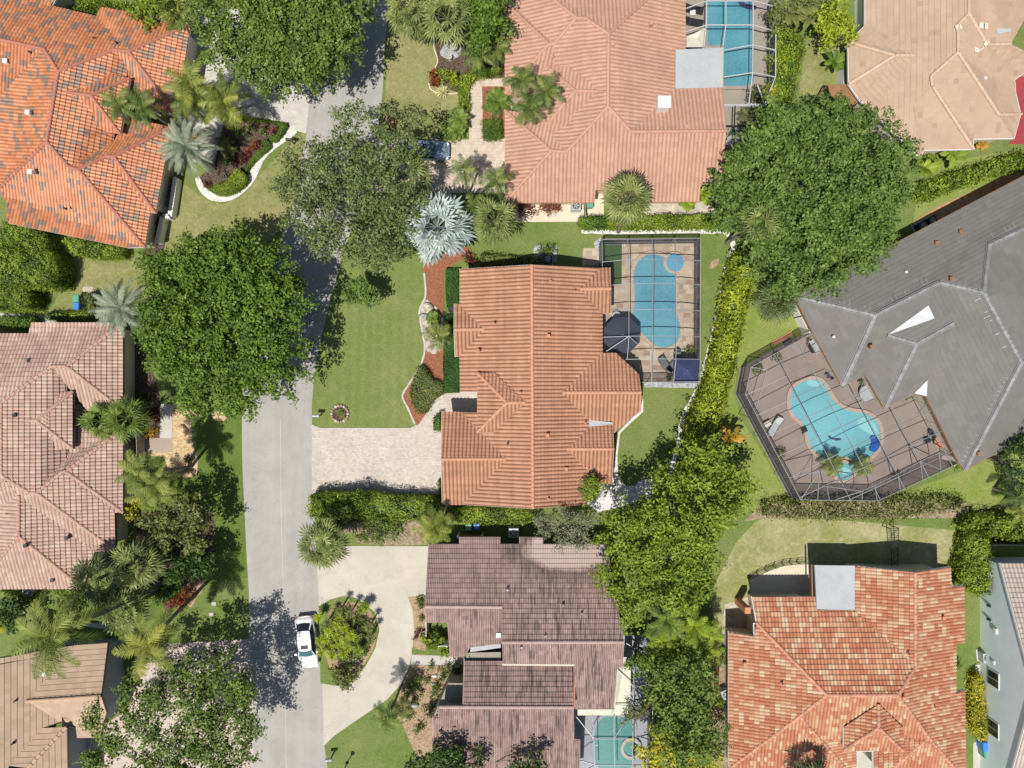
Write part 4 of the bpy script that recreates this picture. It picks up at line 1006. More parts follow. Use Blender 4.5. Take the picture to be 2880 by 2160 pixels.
# salmon house, centre
hD, VD = house('house', 'long salmon tiled house in the middle with cross gables', '''G
 a:-337,85 b:128,58,5.2 c:575,80 d:638,78 e:640,212,3.6 f:642,370 g:583,372 h:583,630 i:672,630 j:822,770,3.5 k:836,885,4.15 l:835,1000,3.5 m:665,1140 n:655,1095,3.15 o:660,1250,4.0 p:648,1475 q:575,1472 r:475,1475,3.4 s:475,1610,3.4 t:135,1636,5.2 u:-320,1610 v:-452,1608
 w:-459,1317,4.35 x:-454,1010 y:-325,1013 z:-222,1015,3.45 6:-222,880,3.45 C:-335,880 D:-337,650 E:-369,650 F:-376,478,3.65 G:-374,314 H:-337,314
 I:-179,475,3.65 J:440,213,3.6 K:325,885,4.15 L:500,1062,3.35 N:500,1105,3.35 M:355,1250,4.0 O:-39,1315,4.35 P:-34,950,4.95 Q:85,950,5.05 A:-222,1140,3.9 B:-222,760,3.9 7:-109,762,4.15 8:-119,1145,4.15''',
 'ghKLNMqrstbcJ JedcJ:Je'.replace('JedcJ', 'cdeJ') + ' JefgJ:Je'.replace('JefgJ', 'JefgJ'[:4]) + ' Khijk:Kk KklmnL:Kk MNno:Mo Mopq:Mo baHIDC6zyOut:bt ABP B7QP A8QP xyOw wOuv:wO GHIF:FI FIDE:FI',
 'abcdefghijklmnopqrstuvwxyz6CDEFGH', 'bt Je Kk Mo wO FI PQ PA PB', 'rD', 'capD', 'cream_wall', TD, seed=9)
mb = MB(); d = [VD[k] - Vector((0, 0, .13)) for k in '7BA8']
for a, b in zip(d, d[1:]): mb.beam(a, b, .09, .28)
mb.build('dormer_fascia', 'white', hD)
mb = MB(); a, b, c, d = [VD[k] for k in '7BA8']
w = [Vector((v.x + .3, v.y, v.z)) for v in (b, c)]
mb.poly([(w[0].x, w[0].y - .3, 3.3), (w[1].x, w[1].y + .3, 3.3), (w[1].x, w[1].y + .3, 3.85), (w[0].x, w[0].y - .3, 3.85)]); mb.build('dormer_wall', 'cream_wall', hD)
slab(hD, 'metal_cricket', 'G 500,1063 560,1068 650,1078 650,1090 590,1098 500,1106', 'flatroof', 3.5, .1)
vents(hD, 'G 235,518,4.9 228,1160,4.9 350,1378,4.1', 'terracotta', .3, .28); vents(hD, 'F 1440,617,4.0', 'terracotta', .3, .28)
pipes(hD, 'G 250,165,4.7 55,885,5.1 235,1572,4.8 475,1080,3.6 403,230,4.0', mat='capD'); pipes(hD, 'F 1542,437,4.5 1625,1230,5.0', mat='capD')
# grey shingle house, right
hE, VE = house('house', 'grey roofed house with pale ridge caps at the right edge', '''H
 a:175,262 b:1659,-519 c:2300,-856 d:690,385,4.7 e:1110,172,4.9 f:1395,238,5.8 g:1430,-70,4.6 h:1660,-180,4.6 i:2300,-490,4.6 j:295,500 k:480,840 l:635,770 m:755,985 n:770,513,4.4 o:1035,320,4.7 p:1075,405,4.7 q:960,568,4.6 r:1200,435,5.0
 s:945,890,3.1 t:1030,803,3.6 u:1025,908,3.1 v:1240,1340 w:1275,1385 x:1640,690,5.8 y:2300,850 z:2300,400,5.8''',
 'abcihgfed ajkd klnoed lmqn nqrp:qr mstrq vutrpoefxw:uv fghizx:fx wyzx', 'ajklmsuvwycb', 'ad def fgh fxw xz dk qm nqr', 'rE', 'capE', 'cream_wall', FE, seed=11, fascia='wood', fw=.12)
M['whitecricket'] = concrete_mat('white_membrane', (.60, .61, .62), (.66, .67, .68), (.45, .46, .47))
for nm in ('nop', 'stu'):
    mb = MB(); ps = [VE[k] + Vector((0, 0, .1)) for k in nm]; mb.poly(ps if nm == 'nop' else ps[::-1]); mb.poly([p - Vector((0, 0, .15)) for p in ps]); mb.build('white_cricket', 'whitecricket', hE)
vents(hE, 'H 1180,150,5.0 665,590,4.3 1357,1280,3.4', 'wood', .3, .34); vents(hE, 'H 890,105,4.0 420,525,3.6 1380,45,4.7', 'white', .15, .2)
vents(hE, 'D 1240,1505,3.5 1085,1577,3.5', 'wood', .3, .32)
mb = MB(); rnd = random.Random(4)
for ra, rb, side, up in (('d', 'e', 1, 0), ('d', 'e', -1, 0), ('e', 'f', 1, 0), ('f', 'x', 1, 0), ('f', 'x', -1, 0), ('x', 'w', -1, 0), ('q', 'r', 1, 0), ('d', 'k', 1, 0), ('q', 'm', 1, 0), ('g', 'h', 1, 0), ('a', 'd', 1, 0)):
    A, B = VE[ra], VE[rb]; L = (B - A).length; d = (B - A) / L; sd = Vector((-d.y, d.x, 0)).normalized() * side
    sl = -.34
    for j in range(int(L / .42)):
        if rnd.random() < .3: continue
        p = A + d * (j * .42 + .3) + sd * .38 + Vector((0, 0, sl * .38 + .06)); q = p + sd * rnd.uniform(.2, .5); q.z = p.z + sl * (q - p).length
        mb.beam(p, q, .035, .012)
mb.build('sealant_mark', 'capE2' if 'capE2' in M else 'acgrey', hE)
mb = MB()
for ra, rb in ('ad', 'de', 'ef', 'fg', 'gh', 'fx', 'xw', 'dk', 'qm', 'nq', 'qr'):
    A, B = VE[ra], VE[rb]; d = (B - A).normalized(); sd = Vector((-d.y, d.x, 0)).normalized()
    for s_ in (-1, 1): mb.beam(A + sd * s_ * .2 + Vector((0, 0, .03)), B + sd * s_ * .2 + Vector((0, 0, .03)), .05, .03)
mb.build('ridge_edge', 'metal', hE)
# rose tile house, left
hF, VF = house('house', 'rose tiled house with dormer at the left edge below the topiary', '''M
 1:-500,75,5.2 a:-500,-371 b:190,-371 c:205,-441 d:798,-441 e:798,125 f:570,125 G:480,125 p:480,242 q:798,238 t:798,785 u:745,785,3.1 v:750,1035 w:615,1035,3.1 x:540,1278 5:-157,1278 y:-500,1278
 g:435,-161,4.5 h:340,-161,4.5 i:10,75,5.3 j:10,545,5.3 k:435,-40,3.7 9:480,10,3.5 l:440,380,3.3 m:440,435,3.3 n:240,658,4.9 o:195,658,4.9 r:432,520,4.5 s:412,520,4.5 z:125,675,4.7 A:125,940,4.7 3:-200,870,3.3 4:-500,545,5.3
 6:110,190,4.9 7:240,190,4.85 8:472,3,3.9 D:472,372,3.9 E:335,382,4.0 F:290,14,4.1''',
 'cdghi1ab ed g'.replace('ed g', 'edg') + ' feghk9 ihklmnoj:ij pqrsnm qtr utrs vusn:vu wvnojz z34j:j4 zA53:zA xwzA:zA x5A F876:67 D87 ED76:67',
 'abcdefGpqtuvwxy4'.replace('y4', 'y'), '1 dghij'.replace('1 ', '') + ' ge qr rt rs sn no nv ojz'.replace(' ojz', ' oj zA Ax A5') + ' 678 7D', 'rF', 'capF', 'cream_wall', TF, seed=13, fascia='bronze')
mb = MB(); d = [VF[k] - Vector((0, 0, .13)) for k in 'ED8F']
for a, b in zip(d, d[1:]): mb.beam(a, b, .1, .26)
mb.build('dormer_fascia', 'bronze', hF)
mb = MB()
for s0 in ('M 480,165,2.9 575,160,2.9', 'M 480,238,2.9 575,228,2.9', 'M 485,125,2.9 485,240,2.9'): p, q = pts(s0); mb.beam(p, q, .1, .15)
mb.build('courtyard_beam', 'metal', hF)
vents(hF, 'M 105,155,5.1 65,788,4.2 440,948,3.9 175,998,4.6 503,1143,3.2 348,1222,3.2', 'darkmetal', .3, .3); vents(hF, 'E 45,830,4.6 198,677,4.0', 'darkmetal', .3, .3)
# mauve tile house, bottom centre
hG, VG = house('house', 'mauve brown tiled house with black roof streaks at bottom centre', '''N
 a:290,210 b:490,210 c:490,165,2.75 d:750,165,2.75 e:750,210 f:880,210 g:880,165,2.75 h:1028,168,2.75 i:1028,210 j:1440,212 k:1552,842,6.0 l:765,843,6.0 m:765,615,5.0 n:268,612,5.0
 o:765,850,3.85 p:560,875,3.7 q:515,938,3.4 r:430,935,3.4 s:415,712,4.5 t:273,715,4.5 u:1545,1005,5.2 v:1500,1005,5.2 w:1485,1270,3.9 x:1235,1275,3.9 y:1228,990,5.25 z:768,986,5.25
 A:520,965,3.6 B:755,965,3.6 C:1222,993,3.75 D:1230,1264,5.1 E:512,1262,5.1 F:358,1262,5.1 G:1228,1476,4.1 H:1268,1478,4.1 I:1265,1780 J:316,1780 K:318,1330,4.8 L:355,1330,4.8''',
 'abcdefghijklmn nmopqrst:nm lkuvwxyz:lk ABCDE FDGHIJKL:FD', 'abcdefghijkuvwxGHIJKLFEAqrstn', 'nm lk FED', 'rG', 'capG', 'taupe', TG, seed=15, fascia='capG', fw=.1)
slab(hG, 'flat_roof', 'N 540,912 757,908 757,958 525,960', 'taupe', 3.3); slab(hG, 'flat_roof', 'N 415,1108 512,1110 512,1256 358,1256 330,1330 318,1330', 'taupe', 3.0, 2.9)
mb = MB(); ps = pts('N 560,878,3.6 757,850,3.75 757,880,3.4 560,908,3.4'); mb.poly(ps); mb.build('metal_cricket', 'flatroof', hG)
mb = MB(); p, q = pts('N 765,988,5.3 1235,992,5.3'); mb.beam(p, q, .16, .1); mb.build('rake_trim', 'cream_wall', hG)
mb = MB(); p, q = pts('N 1232,992,3.9 1234,1270,5.2'); mb.beam(p, q, .14, .3); mb.build('rake_trim', 'terracotta', hG)
pipes(hG, 'N 800,500,4.6 1160,600,5.0 1282,653,5.2 1042,798,5.8 890,870,5.8', mat='chrome'); vents(hG, 'N 742,795,4.2', 'white', .15, .4)
# tan flat tile house, bottom left
hH, VH = house('house', 'tan flat tiled house under palms in the bottom left corner', '''I
 i:-100,965,6.2 c:480,865 d:698,850 g:655,1192,4.7 n:690,1300,4.0 o:645,1460,3.2 p:500,1462,3.2 q:492,1395,3.5 h:402,1365,3.4 f:175,1225,4.7 l:275,1400,4.1 m:60,1645,5.3 j:-100,1900,6.2
 r:432,1393,3.95 t:442,1900,3.9 u:180,1900,5.2 s:180,1659,5.2''',
 'icfhlmj:ij cdgf fgnopqh:fg lrsm:lr rtus:rt', 'icdgnopqrtuj', 'fg rs su', 'rH', 'capH', 'grey_wall', FL, seed=17, fascia='bronze', fw=.1)
vents(hH, 'I 297,1045,3.9', 'white', .25, .3); pipes(hH, 'I 110,1217,5.0 90,1495,5.2')
# flash tile house, bottom right
hI, VI = house('house', 'red and cream mottled tiled house at the bottom right', '''L
 a:-106,551 b:300,550 c:315,637,3.3 d:563,637,3.1 e:563,350,3.1 f:952,390,4.5 g:1180,357,3.3 h:1185,487,3.3 i:1265,480 j:1268,845 k:1215,852,3.15 l:1213,1175,3.15 m:1268,1155 n:1278,1700
 p:953,998,4.5 q:840,1185,5.4 r:377,1185,5.4 s:-75,718,3.6 t:-92,724,3.5 u:-89,805,3.6 v:-255,777 8:-255,1720 y:-255,1663 x:205,1322,4.8 z:335,1470,4.1 K:1040,1460,4.1 B:490,1462,4.1 C:870,1460,4.1
 9:60,1720,3.0 F:540,1700 G:572,1700 H:568,1550,3.4 M:682,1700 N:680,1552,3.4 L:755,1700 O:1245,1700
 1:715,1245,5.3 2:715,1395,5.6 3:493,1390,4.7 4:493,1540,4.7 5:873,1545,4.7 6:870,1395,4.7''',
 'abcdpqrs defp:fp ijklmnOKqpfgh vusrxy:vy zBCKqrx:zK 3421:34 5612:56 452 89zxy 9Fz GHBzF:GH MNCKL:MN LOK',
 'abcdefghijklmnOLMNHGF98yvuts', 'fpqr rs rxy xz zF z9 qK KL KO 12 24 25', 'rI', 'capI', 'cream_wall', TI, seed=19)
slab(hI, 'flat_roof', 'L 303,345 563,348 563,634 317,634', 'flatroof', 3.25)
mb = MB(); d = [VI[k] - Vector((0, 0, .13)) for k in '3456']
for a, b in zip(d, d[1:]): mb.beam(a, b, .08, .25)
mb.build('dormer_fascia', 'white', hI)
vents(hI, 'L 1130,683,3.8 872,1200,5.4 -155,978,3.5', 'terracotta', .3, .26); pipes(hI, 'L 1075,1255,4.0 908,918,4.6 90,1112,4.6', mat='capI')
mb = MB(); c = pt('Q 675,722', 3.0); mb.box((c.x, c.y, 1.5), (.5, .55, 3.0)); mb.build('chimney', 'terracotta', hI)
mb = MB()
for s0 in ('Q 1268,290,2.9 1275,600,2.9', 'Q 700,585,2.8 1290,598,2.8'): p, q = pts(s0); mb.beam(p, q, .1, .15)
mb.build('gutter', 'wood', hI)
# blue gabled house, right edge
hJ, VJ = house('house', 'pale blue walled gabled house with windows at lower right edge', '''L
 a:1505,335 b:2500,335 c:2500,1162,7.1 d:1730,1162,7.1 e:1503,1990 f:2500,1990''', 'abcd fedc', 'abfed', 'dc', 'rJ', 'capJ', 'blue_wall', TB, seed=21, fw=.08, oh=.12)
wx = min(VJ['a'].x, 99) + .12
def wall_window(y0spec, zc, w, hh, pane='glassdark'):
    p = pt(y0spec, zc); mb = MB(); mb.box((wx - .02, p.y, zc), (.1, w + .16, hh + .16)); f = mb.build('window', 'white', hJ)
    mb = MB()
    for s_ in (-1, 1): mb.box((wx - .06, p.y + s_ * w * .26, zc), (.06, w * .46, hh)); 
    mb.build('pane', pane, f)
wall_window('U 525,505', 1.9, 1.3, 1.3); wall_window('U 550,1150', 1.9, 1.3, 1.25)
mb = MB()
p = pt('U 430,290', 1.9); mb.box((wx - .05, p.y, 1.9), (.12, .3, .3)); p = pt('L 1465,400', 1.4); mb.box((wx - .05, p.y, 1.4), (.12, .3, .3)); p = pt('L 1500,770', 2.2); mb.box((wx - .08, p.y, 2.2), (.18, .45, .4))
mb.build('wall_box', 'white', hJ)
mb = MB()
for y in ('L 1465,610', 'L 1455,700'): p = pt(y, 1.5); mb.disc((wx - .12, p.y, 1.2), .12, 10, ((1, 0), (1, .35)))
mb.build('meter', 'darkmetal', hJ)
# ------------------------------------------------------------------ screened pool cages
def cage(label, beams, mat, roof=(), walls=(), posts='', bw=.09, roofmat='screen'):
    allp = pts(beams[0], 2.5); c0 = sum(allp, Vector()) / len(allp); t = thing('pool_cage', label, 'pool cage', (c0.x, c0.y, 0)); mb = MB()
    for b in beams:
        p = pts(b, 2.5)
        for u, v in zip(p, p[1:]): mb.beam(u, v, bw, bw * 2.4)
    mb.build('frame', mat, t); mb = MB()
    for p in pts(posts, 2.5) if posts else []: mb.beam((p.x, p.y, 0), (p.x, p.y, p.z), bw)
    if posts: mb.build('post', mat, t)
    mb = MB()
    for r_ in roof:
        p = pts(r_, 2.5); mb.ngon([q - Vector((0, 0, .09)) for q in p])
    if roof: mb.build('roof_screen', roofmat, t)
    mb = MB()
    for w_ in walls:
        p = pts(w_, 2.5)
        for u, v in zip(p, p[1:]):
            mb.poly([(u.x, u.y, 0), (v.x, v.y, 0), v, u]); mb2 = (u, v)
    if walls: mb.build('wall_screen', 'screenwall', t)
    mb = MB()
    for w_ in walls:
        p = pts(w_, 2.5)
        for u, v in zip(p, p[1:]):
            mb.beam((u.x, u.y, .06), (v.x, v.y, .06), bw); mb.beam((u.x, u.y, .9), (v.x, v.y, .9), bw * .7)
    if walls: mb.build('rail', mat, t)
    return t
cage('grey framed rectangular screen cage over the freeform pool', [
 'R 118,122,2.3 1118,108,2.3 1112,1562,2.3 515,1570,2.3', 'R 118,122,2.3 122,405,2.3', 'R 118,350,2.3 390,325,2.8 640,322,2.9 865,328,2.8 1118,335,2.3',
 'R 215,583,2.4 392,572,2.8 640,568,2.9 870,571,2.8 1112,578,2.3', 'R 210,840,2.4 392,834,2.8 640,833,2.9 872,836,2.8 1112,845,2.3', 'R 125,1112,2.4 392,1103,2.8 640,1100,2.9 872,1101,2.8 1112,1108,2.3',
 'R 335,1337,2.6 640,1332,2.9 868,1333,2.8 1112,1337,2.3', 'R 378,120,2.3 392,325,2.8 392,1103,2.8 375,1335,2.6', 'R 628,116,2.3 640,322,2.9 632,1100,2.9 622,1565,2.3', 'R 858,112,2.3 865,328,2.8 872,1101,2.8 868,1333,2.8 845,1565,2.3',
 'R 150,1265,2.5 392,1103,2.8 475,1182,2.6'], 'metal',
 ['R 118,122,2.3 1118,108,2.3 1112,1562,2.3 515,1570,2.3 490,1480,2.5 260,1275,2.5 122,1270,2.5 122,880,2.5 210,870,2.5 212,410,2.4 122,405,2.4'],
 ['R 122,405,2.3 118,122,2.3 1118,108,2.3 1112,1562,2.3 515,1570,2.3'], 'R 118,122,2.3 378,120,2.3 628,116,2.3 858,112,2.3 1118,108,2.3 1116,335,2.3 1112,578,2.3 1112,845,2.3 1112,1108,2.3 1112,1337,2.3 1112,1562,2.3 845,1565,2.3 622,1565,2.3 515,1570,2.3', bw=.05)
CO = [(655, 85), (258, 305), (222, 482), (580, 1165), (1080, 1172), (1608, 925), (1402, 500), (1320, 478), (1125, 572), (1005, 355), (850, 430)]
def clipline(p, d, poly):
    ts = []; n = len(poly)
    for i in range(n):
        a, b = poly[i], poly[(i + 1) % n]; ex, ey = b[0] - a[0], b[1] - a[1]; den = d[0] * ey - d[1] * ex
        if abs(den) < 1e-9: continue
        t = ((a[0] - p[0]) * ey - (a[1] - p[1]) * ex) / den; s = ((a[0] - p[0]) * d[1] - (a[1] - p[1]) * d[0]) / den
        if 0 <= s < 1: ts.append(t)
    ts.sort(); return [(ts[i], ts[i + 1]) for i in range(0, len(ts) - 1, 2)]
fb = ['O ' + ' '.join('%g,%g,2.8' % q for q in CO + CO[:1])]
u = (.906, -.424); w = (.464, .886)
for k in range(0, 9):
    p = (222 + w[0] * (150 * k + 5), 482 + w[1] * (150 * k + 5) - 300 * 0)
    for a, b in clipline((p[0] - u[0] * 900, p[1] - u[1] * 900), u, CO):
        q = lambda t: (p[0] + u[0] * (t - 900), p[1] + u[1] * (t - 900)); x, y = q(a), q(b); m = ((x[0] + y[0]) / 2, (x[1] + y[1]) / 2)
        fb.append('O %g,%g,2.8 %g,%g,3.2 %g,%g,2.8' % (*x, *m, *y))
p0 = (258, 305)
for k in range(1, 8):
    p = (258 + u[0] * 172 * k, 305 + u[1] * 172 * k)
    for a, b in clipline((p[0] - w[0] * 900, p[1] - w[1] * 900), w, CO):
        q = lambda t: (p[0] + w[0] * (t - 900), p[1] + w[1] * (t - 900)); x, y = q(a), q(b); m = ((x[0] + y[0]) / 2, (x[1] + y[1]) / 2)
        fb.append('O %g,%g,2.8 %g,%g,3.2 %g,%g,2.8' % (*x, *m, *y))
fb += ['O 740,1078,3.2 975,1110,3.2 1060,1070,3.2 1205,1000,3.2 1355,915,3.2 1475,860,3.2 1487,970,2.8', 'O 750,1080,3.2 765,1162,2.8', 'O 978,1112,3.2 978,1170,2.8', 'O 1060,1070,3.2 1075,1172,2.8', 'O 1210,1000,3.2 1225,1100,2.8', 'O 1355,915,3.2 1370,1030,2.8',
       'O 655,85,2.8 600,215,3 520,175,2.8', 'O 258,305,2.8 360,325,3 290,575,2.8', 'O 510,1020,3 700,980,3.1 580,1165,2.8', 'O 700,980,3.1 690,1160,2.8', 'O 1270,520,2.9 1340,610,3.1 1410,520,2.8', 'O 860,435,2.9 945,505,3.1 1000,360,2.8', 'O 1355,915,3.2 1487,970,2.8', 'O 1475,860,3.1 1600,925,2.8', 'O 975,1110,3.1 810,1162,2.8']
cage('large angled screen cage attached to the grey roofed house', fb, 'metal', ['O ' + ' '.join('%g,%g,2.8' % q for q in CO)],
     ['O ' + ' '.join('%g,%g,2.8' % q for q in CO[:6])], 'O ' + ' '.join('%g,%g,2.8' % q for q in CO[:6]) + ' 240,620,2.8 300,640,2.8 340,760,2.8 410,900,2.8 480,1020,2.8 765,1166,2.8 978,1170,2.8 1225,1100,2.8 1370,1030,2.8 1487,975,2.8', bw=.042)
cage('white framed screen cage over the rectangular pool at the top', ['T 100,80,2.5 290,10,3.2 725,10,3.2 932,65,2.4', 'T 100,300,2.5 285,235,3.2 720,235,3.2 932,295,2.4', 'T 290,-80,3.2 285,235,3.2 262,440,3.0', 'T 468,-80,3.2 468,235,3.2 440,430,3.0',
 'T 722,-80,3.2 722,235,3.2 720,425,3.2 718,680,3.2 682,975,2.6', 'T 452,470,3.0 718,422,3.2 932,470,2.4', 'T 448,722,3.0 718,680,3.2 925,718,2.4', 'T 936,-80,2.4 932,715,2.4 915,760,2.4 830,972,2.4', 'T 762,790,2.9 828,970,2.4', 'T 450,980,2.5 832,975,2.4', 'T 450,992,2.5 832,988,2.4'],
 'whitemetal', ['T 100,-80,2.5 936,-80,2.4 932,715,2.4 830,972,2.4 450,980,2.5 445,430,2.8 100,440,2.5'], ['T 936,-80,2.4 932,715,2.4 830,972,2.4'], 'T 932,65,2.4 932,295,2.4 932,470,2.4 928,715,2.4 830,972,2.4', bw=.06)
cage('small dark framed screen cage on the east side of the pink house', ['T 555,990,2.5 548,1180,2.5 538,1620,2.5', 'T 470,1182,2.5 775,1180,2.4', 'T 455,1405,2.5 762,1405,2.4', 'T 830,985,2.4 772,1180,2.4 768,1370,2.4 755,1600,2.4'],
 'darkmetal', ['T 460,995,2.5 830,985,2.4 772,1180,2.4 755,1600,2.4 440,1600,2.5'], ['T 830,985,2.4 772,1180,2.4 768,1370,2.4 755,1600,2.4'], 'T 772,1180,2.4 768,1405,2.4', bw=.075)
cage('grey framed screen cage over the teal pool at bottom centre', ['N 1240,1318,2.6 1360,1468,3 1490,1468,3 1612,1468,3 1740,1430,2.5', 'N 1272,1610,2.6 1370,1638,3 1610,1640,3 1740,1640,2.5', 'N 1350,1320,2.7 1360,1468,3 1365,1640,3 1370,1800,3', 'N 1490,1320,2.8 1490,1468,3 1495,1640,3 1495,1800,3',
 'N 1612,1300,2.9 1612,1468,3 1610,1640,3 1612,1800,3', 'N 1370,1638,3 1265,1700,2.6', 'N 1490,1468,3 1580,1330,2.9', 'N 1500,1005,2.7 1620,1135,3 1740,1110,2.5', 'N 1610,830,2.8 1620,1135,3 1612,1300,2.9', 'N 1570,850,2.7 1650,900,2.9 1740,880,2.5', 'N 1500,1250,2.8 1612,1260,3', 'N 1740,800,2.5 1740,1800,2.5'],
 'metal', ['N 1240,1320,2.6 1500,1270,2.7 1500,1005,2.7 1570,840,2.7 1740,840,2.5 1740,1800,2.5 1265,1800,2.6'], ['N 1740,800,2.5 1740,1800,2.5'], 'N 1740,1110,2.5 1740,1430,2.5', bw=.05)
t = slab(None, 'patio_roof', 'N 1550,940 1600,945 1596,1318 1255,1318 1255,1280 1492,1278 1505,1010 1548,1008', 'flatcream', 2.6, .14); meta(t, 'cream flat patio roof wrapping the corner beside the teal pool', 'patio roof')

# ------------------------------------------------------------------ garden furniture and small things
def umbrella(label, spec, R_, mat, n=8, h=2.35, rot=0):
    c = pt(spec, h); t = thing('parasol', label, 'parasol', (c.x, c.y, 0)); mb = MB(); vs = [(c.x, c.y, h + .05)]
    for i in range(n):
        a = rot + 2 * math.pi * i / n; vs.append((c.x + R_ * math.cos(a), c.y + R_ * math.sin(a), h - .5))
    fs = [(0, 1 + i, 1 + (i + 1) % n) for i in range(n)]; mb.add(vs, fs)
    vs2 = []; 
    for i in range(n): vs2 += [vs[1 + i], (vs[1 + i][0], vs[1 + i][1], h - .65)]
    mb.add(vs2, [(2 * i, 2 * i + 1, (2 * i + 3) % (2 * n), (2 * i + 2) % (2 * n)) for i in range(n)]); mb.build('canopy', mat, t)
    mb = MB(); mb.tube([(c.x, c.y, 0), (c.x, c.y, h)], .03, 8); mb.disc((c.x, c.y, 0), .28, 14, ((1, 0), (1, .08), (.3, .14))); mb.build('pole', 'metal', t)
    mb = MB(); mb.disc((c.x, c.y, h + .04), .06, 8, ((1, 0), (1, .04), (.4, .1))); mb.build('finial', 'metal', t); mb = MB()
    for i in range(n): mb.beam(Vector(vs[0]) - Vector((0, 0, .05)), Vector(vs[1 + i]) - Vector((0, 0, .03)), .02)
    mb.build('rib', 'darkmetal', t)
umbrella('large charcoal eight sided parasol over the pool beside salmon house', 'R 330,1085', 1.75, 'charcoal', 8, rot=.4)
umbrella('navy square parasol in the lower corner of pool cage', 'R 985,1450', 1.55, 'navy', 4, rot=.79)
def lounger(label, spec, ang, mat='sling', L=1.9):
    c = pt(spec, .35); t = thing('sun_lounger', label, 'sun lounger', (c.x, c.y, 0), 'sun loungers on the pool decks'); ca, sa = math.cos(ang), math.sin(ang)
    def q(x, y, z): return (c.x + x * ca - y * sa, c.y + x * sa + y * ca, z)
    mb = MB(); mb.poly([q(-L / 2, -.3, .34), q(L * .15, -.3, .34), q(L * .15, .3, .34), q(-L / 2, .3, .34)]); mb.poly([q(-L / 2, .3, .31), q(L * .15, .3, .31), q(L * .15, -.3, .31), q(-L / 2, -.3, .31)]); mb.build('seat', mat, t)
    mb = MB(); mb.poly([q(L * .16, -.3, .35), q(L / 2, -.3, .62), q(L / 2, .3, .62), q(L * .16, .3, .35)]); mb.poly([q(L * .16, .3, .32), q(L / 2, .3, .59), q(L / 2, -.3, .59), q(L * .16, -.3, .32)]); mb.build('backrest', mat, t)
    mb = MB()
    for y in (-.33, .33): mb.beam(q(-L / 2, y, .33), q(L * .2, y, .33), .04); mb.beam(q(L * .16, y, .34), q(L / 2, y, .61), .04)
    mb.build('frame', 'bronze', t)
    for x in (-L * .42, L * .3):
        for y in (-.3, .3): mb = MB(); mb.beam(q(x, y, 0), q(x, y, .33), .04); mb.build('leg', 'bronze', t)
lounger('grey sling sun lounger near the navy parasol', 'R 770,1400', R(128)); lounger('grey sling sun lounger half under the navy parasol', 'R 850,1385', R(50), L=1.6)
lounger('dark cushioned lounger uppermost beside the rectangular pool', 'T 165,85', R(170), 'black'); lounger('dark cushioned lounger below its twin beside the rectangular pool', 'T 165,205', R(170), 'black')
lounger('pale lounger with shadowed frame on the brown deck', 'O 415,690', R(60), 'acgrey')
def rtable(label, spec, r_, mat='sling', h=.72, name='patio_table', cat='table'):
    c = pt(spec, h); t = thing(name, label, cat, (c.x, c.y, 0)); mb = MB(); mb.disc((c.x, c.y, h - .03), r_, 24, ((1, 0), (1, .03))); mb.build('table_top', mat, t)
    for i in range(4): a = i * math.pi / 2 + .6; mb = MB(); mb.beam((c.x + r_ * .75 * math.cos(a), c.y + r_ * .75 * math.sin(a), 0), (c.x + r_ * .6 * math.cos(a), c.y + r_ * .6 * math.sin(a), h - .03), .035); mb.build('leg', 'bronze', t)
def chair(label, spec, ang, mat='sling', grp=None):
    c = pt(spec, .45); t = thing('patio_chair', label, 'chair', (c.x, c.y, 0), grp); ca, sa = math.cos(ang), math.sin(ang)
    def q(x, y, z): return (c.x + x * ca - y * sa, c.y + x * sa + y * ca, z)
    mb = MB(); mb.box((c.x, c.y, .44), (.48, .48, .05), ang); mb.build('seat', mat, t)
    mb = MB(); mb.beam(q(-.24, 0, .47), q(-.34, 0, .95), .46, .04); mb.build('backrest', mat, t)
    for x, y in ((-.2, -.2), (.2, -.2), (.2, .2), (-.2, .2)): mb = MB(); mb.beam(q(x, y, 0), q(x, y, .42), .04); mb.build('leg', 'bronze', t)
rtable('small round glass table against the wall by the charcoal parasol', 'R 265,895', .42, 'acgrey'); rtable('small round dark side table left of the navy parasol', 'R 885,1268', .33)
rtable('oval glass table in the notch of the angled cage', 'O 1015,475', .75, 'acgrey'); rtable('round table at the far end of the angled cage', 'O 1490,790', .6, 'terracotta'); rtable('round glass table in the small dark cage', 'T 530,1320', .6, 'acgrey')
for i, (s_, a, l) in enumerate((('O 1430,730', 1.5, 'uppermost grey patio chair at the end table in angled cage'), ('O 1405,780', .2, 'grey patio chair left of the end table in angled cage'), ('O 1545,840', 3.2, 'grey patio chair right of the end table in angled cage'))): chair(l, s_, a, 'charcoal')
chair('dark folding chair beside the kidney pool edge', 'O 605,712', .5, 'black'); chair('grey patio chair near the house wall in the angled cage', 'O 765,355', 2.2, 'charcoal')
chair('wicker chair above glass table in small dark cage', 'T 540,1235', -1.5, 'bingreen'); chair('wicker chair below glass table in small dark cage', 'T 520,1440', 1.5, 'bingreen')
def grill(label, spec, mat, ang):
    c = pt(spec, 1.0); t = thing('grill', label, 'grill', (c.x, c.y, 0)); mb = MB(); mb.box((c.x, c.y, .42), (1.0, .55, .84), ang); mb.build('cabinet', 'darkmetal', t)
    mb = MB(); mb.box((c.x, c.y, .98), (.72, .5, .28), ang, tap=.75); mb.build('lid', mat, t); mb = MB(); mb.box((c.x, c.y, .86), (1.35, .5, .04), ang); mb.build('side_shelf', mat, t)
grill('pale covered grill against the house inside the angled cage', 'O 678,172', 'flatroof', R(-60)); 
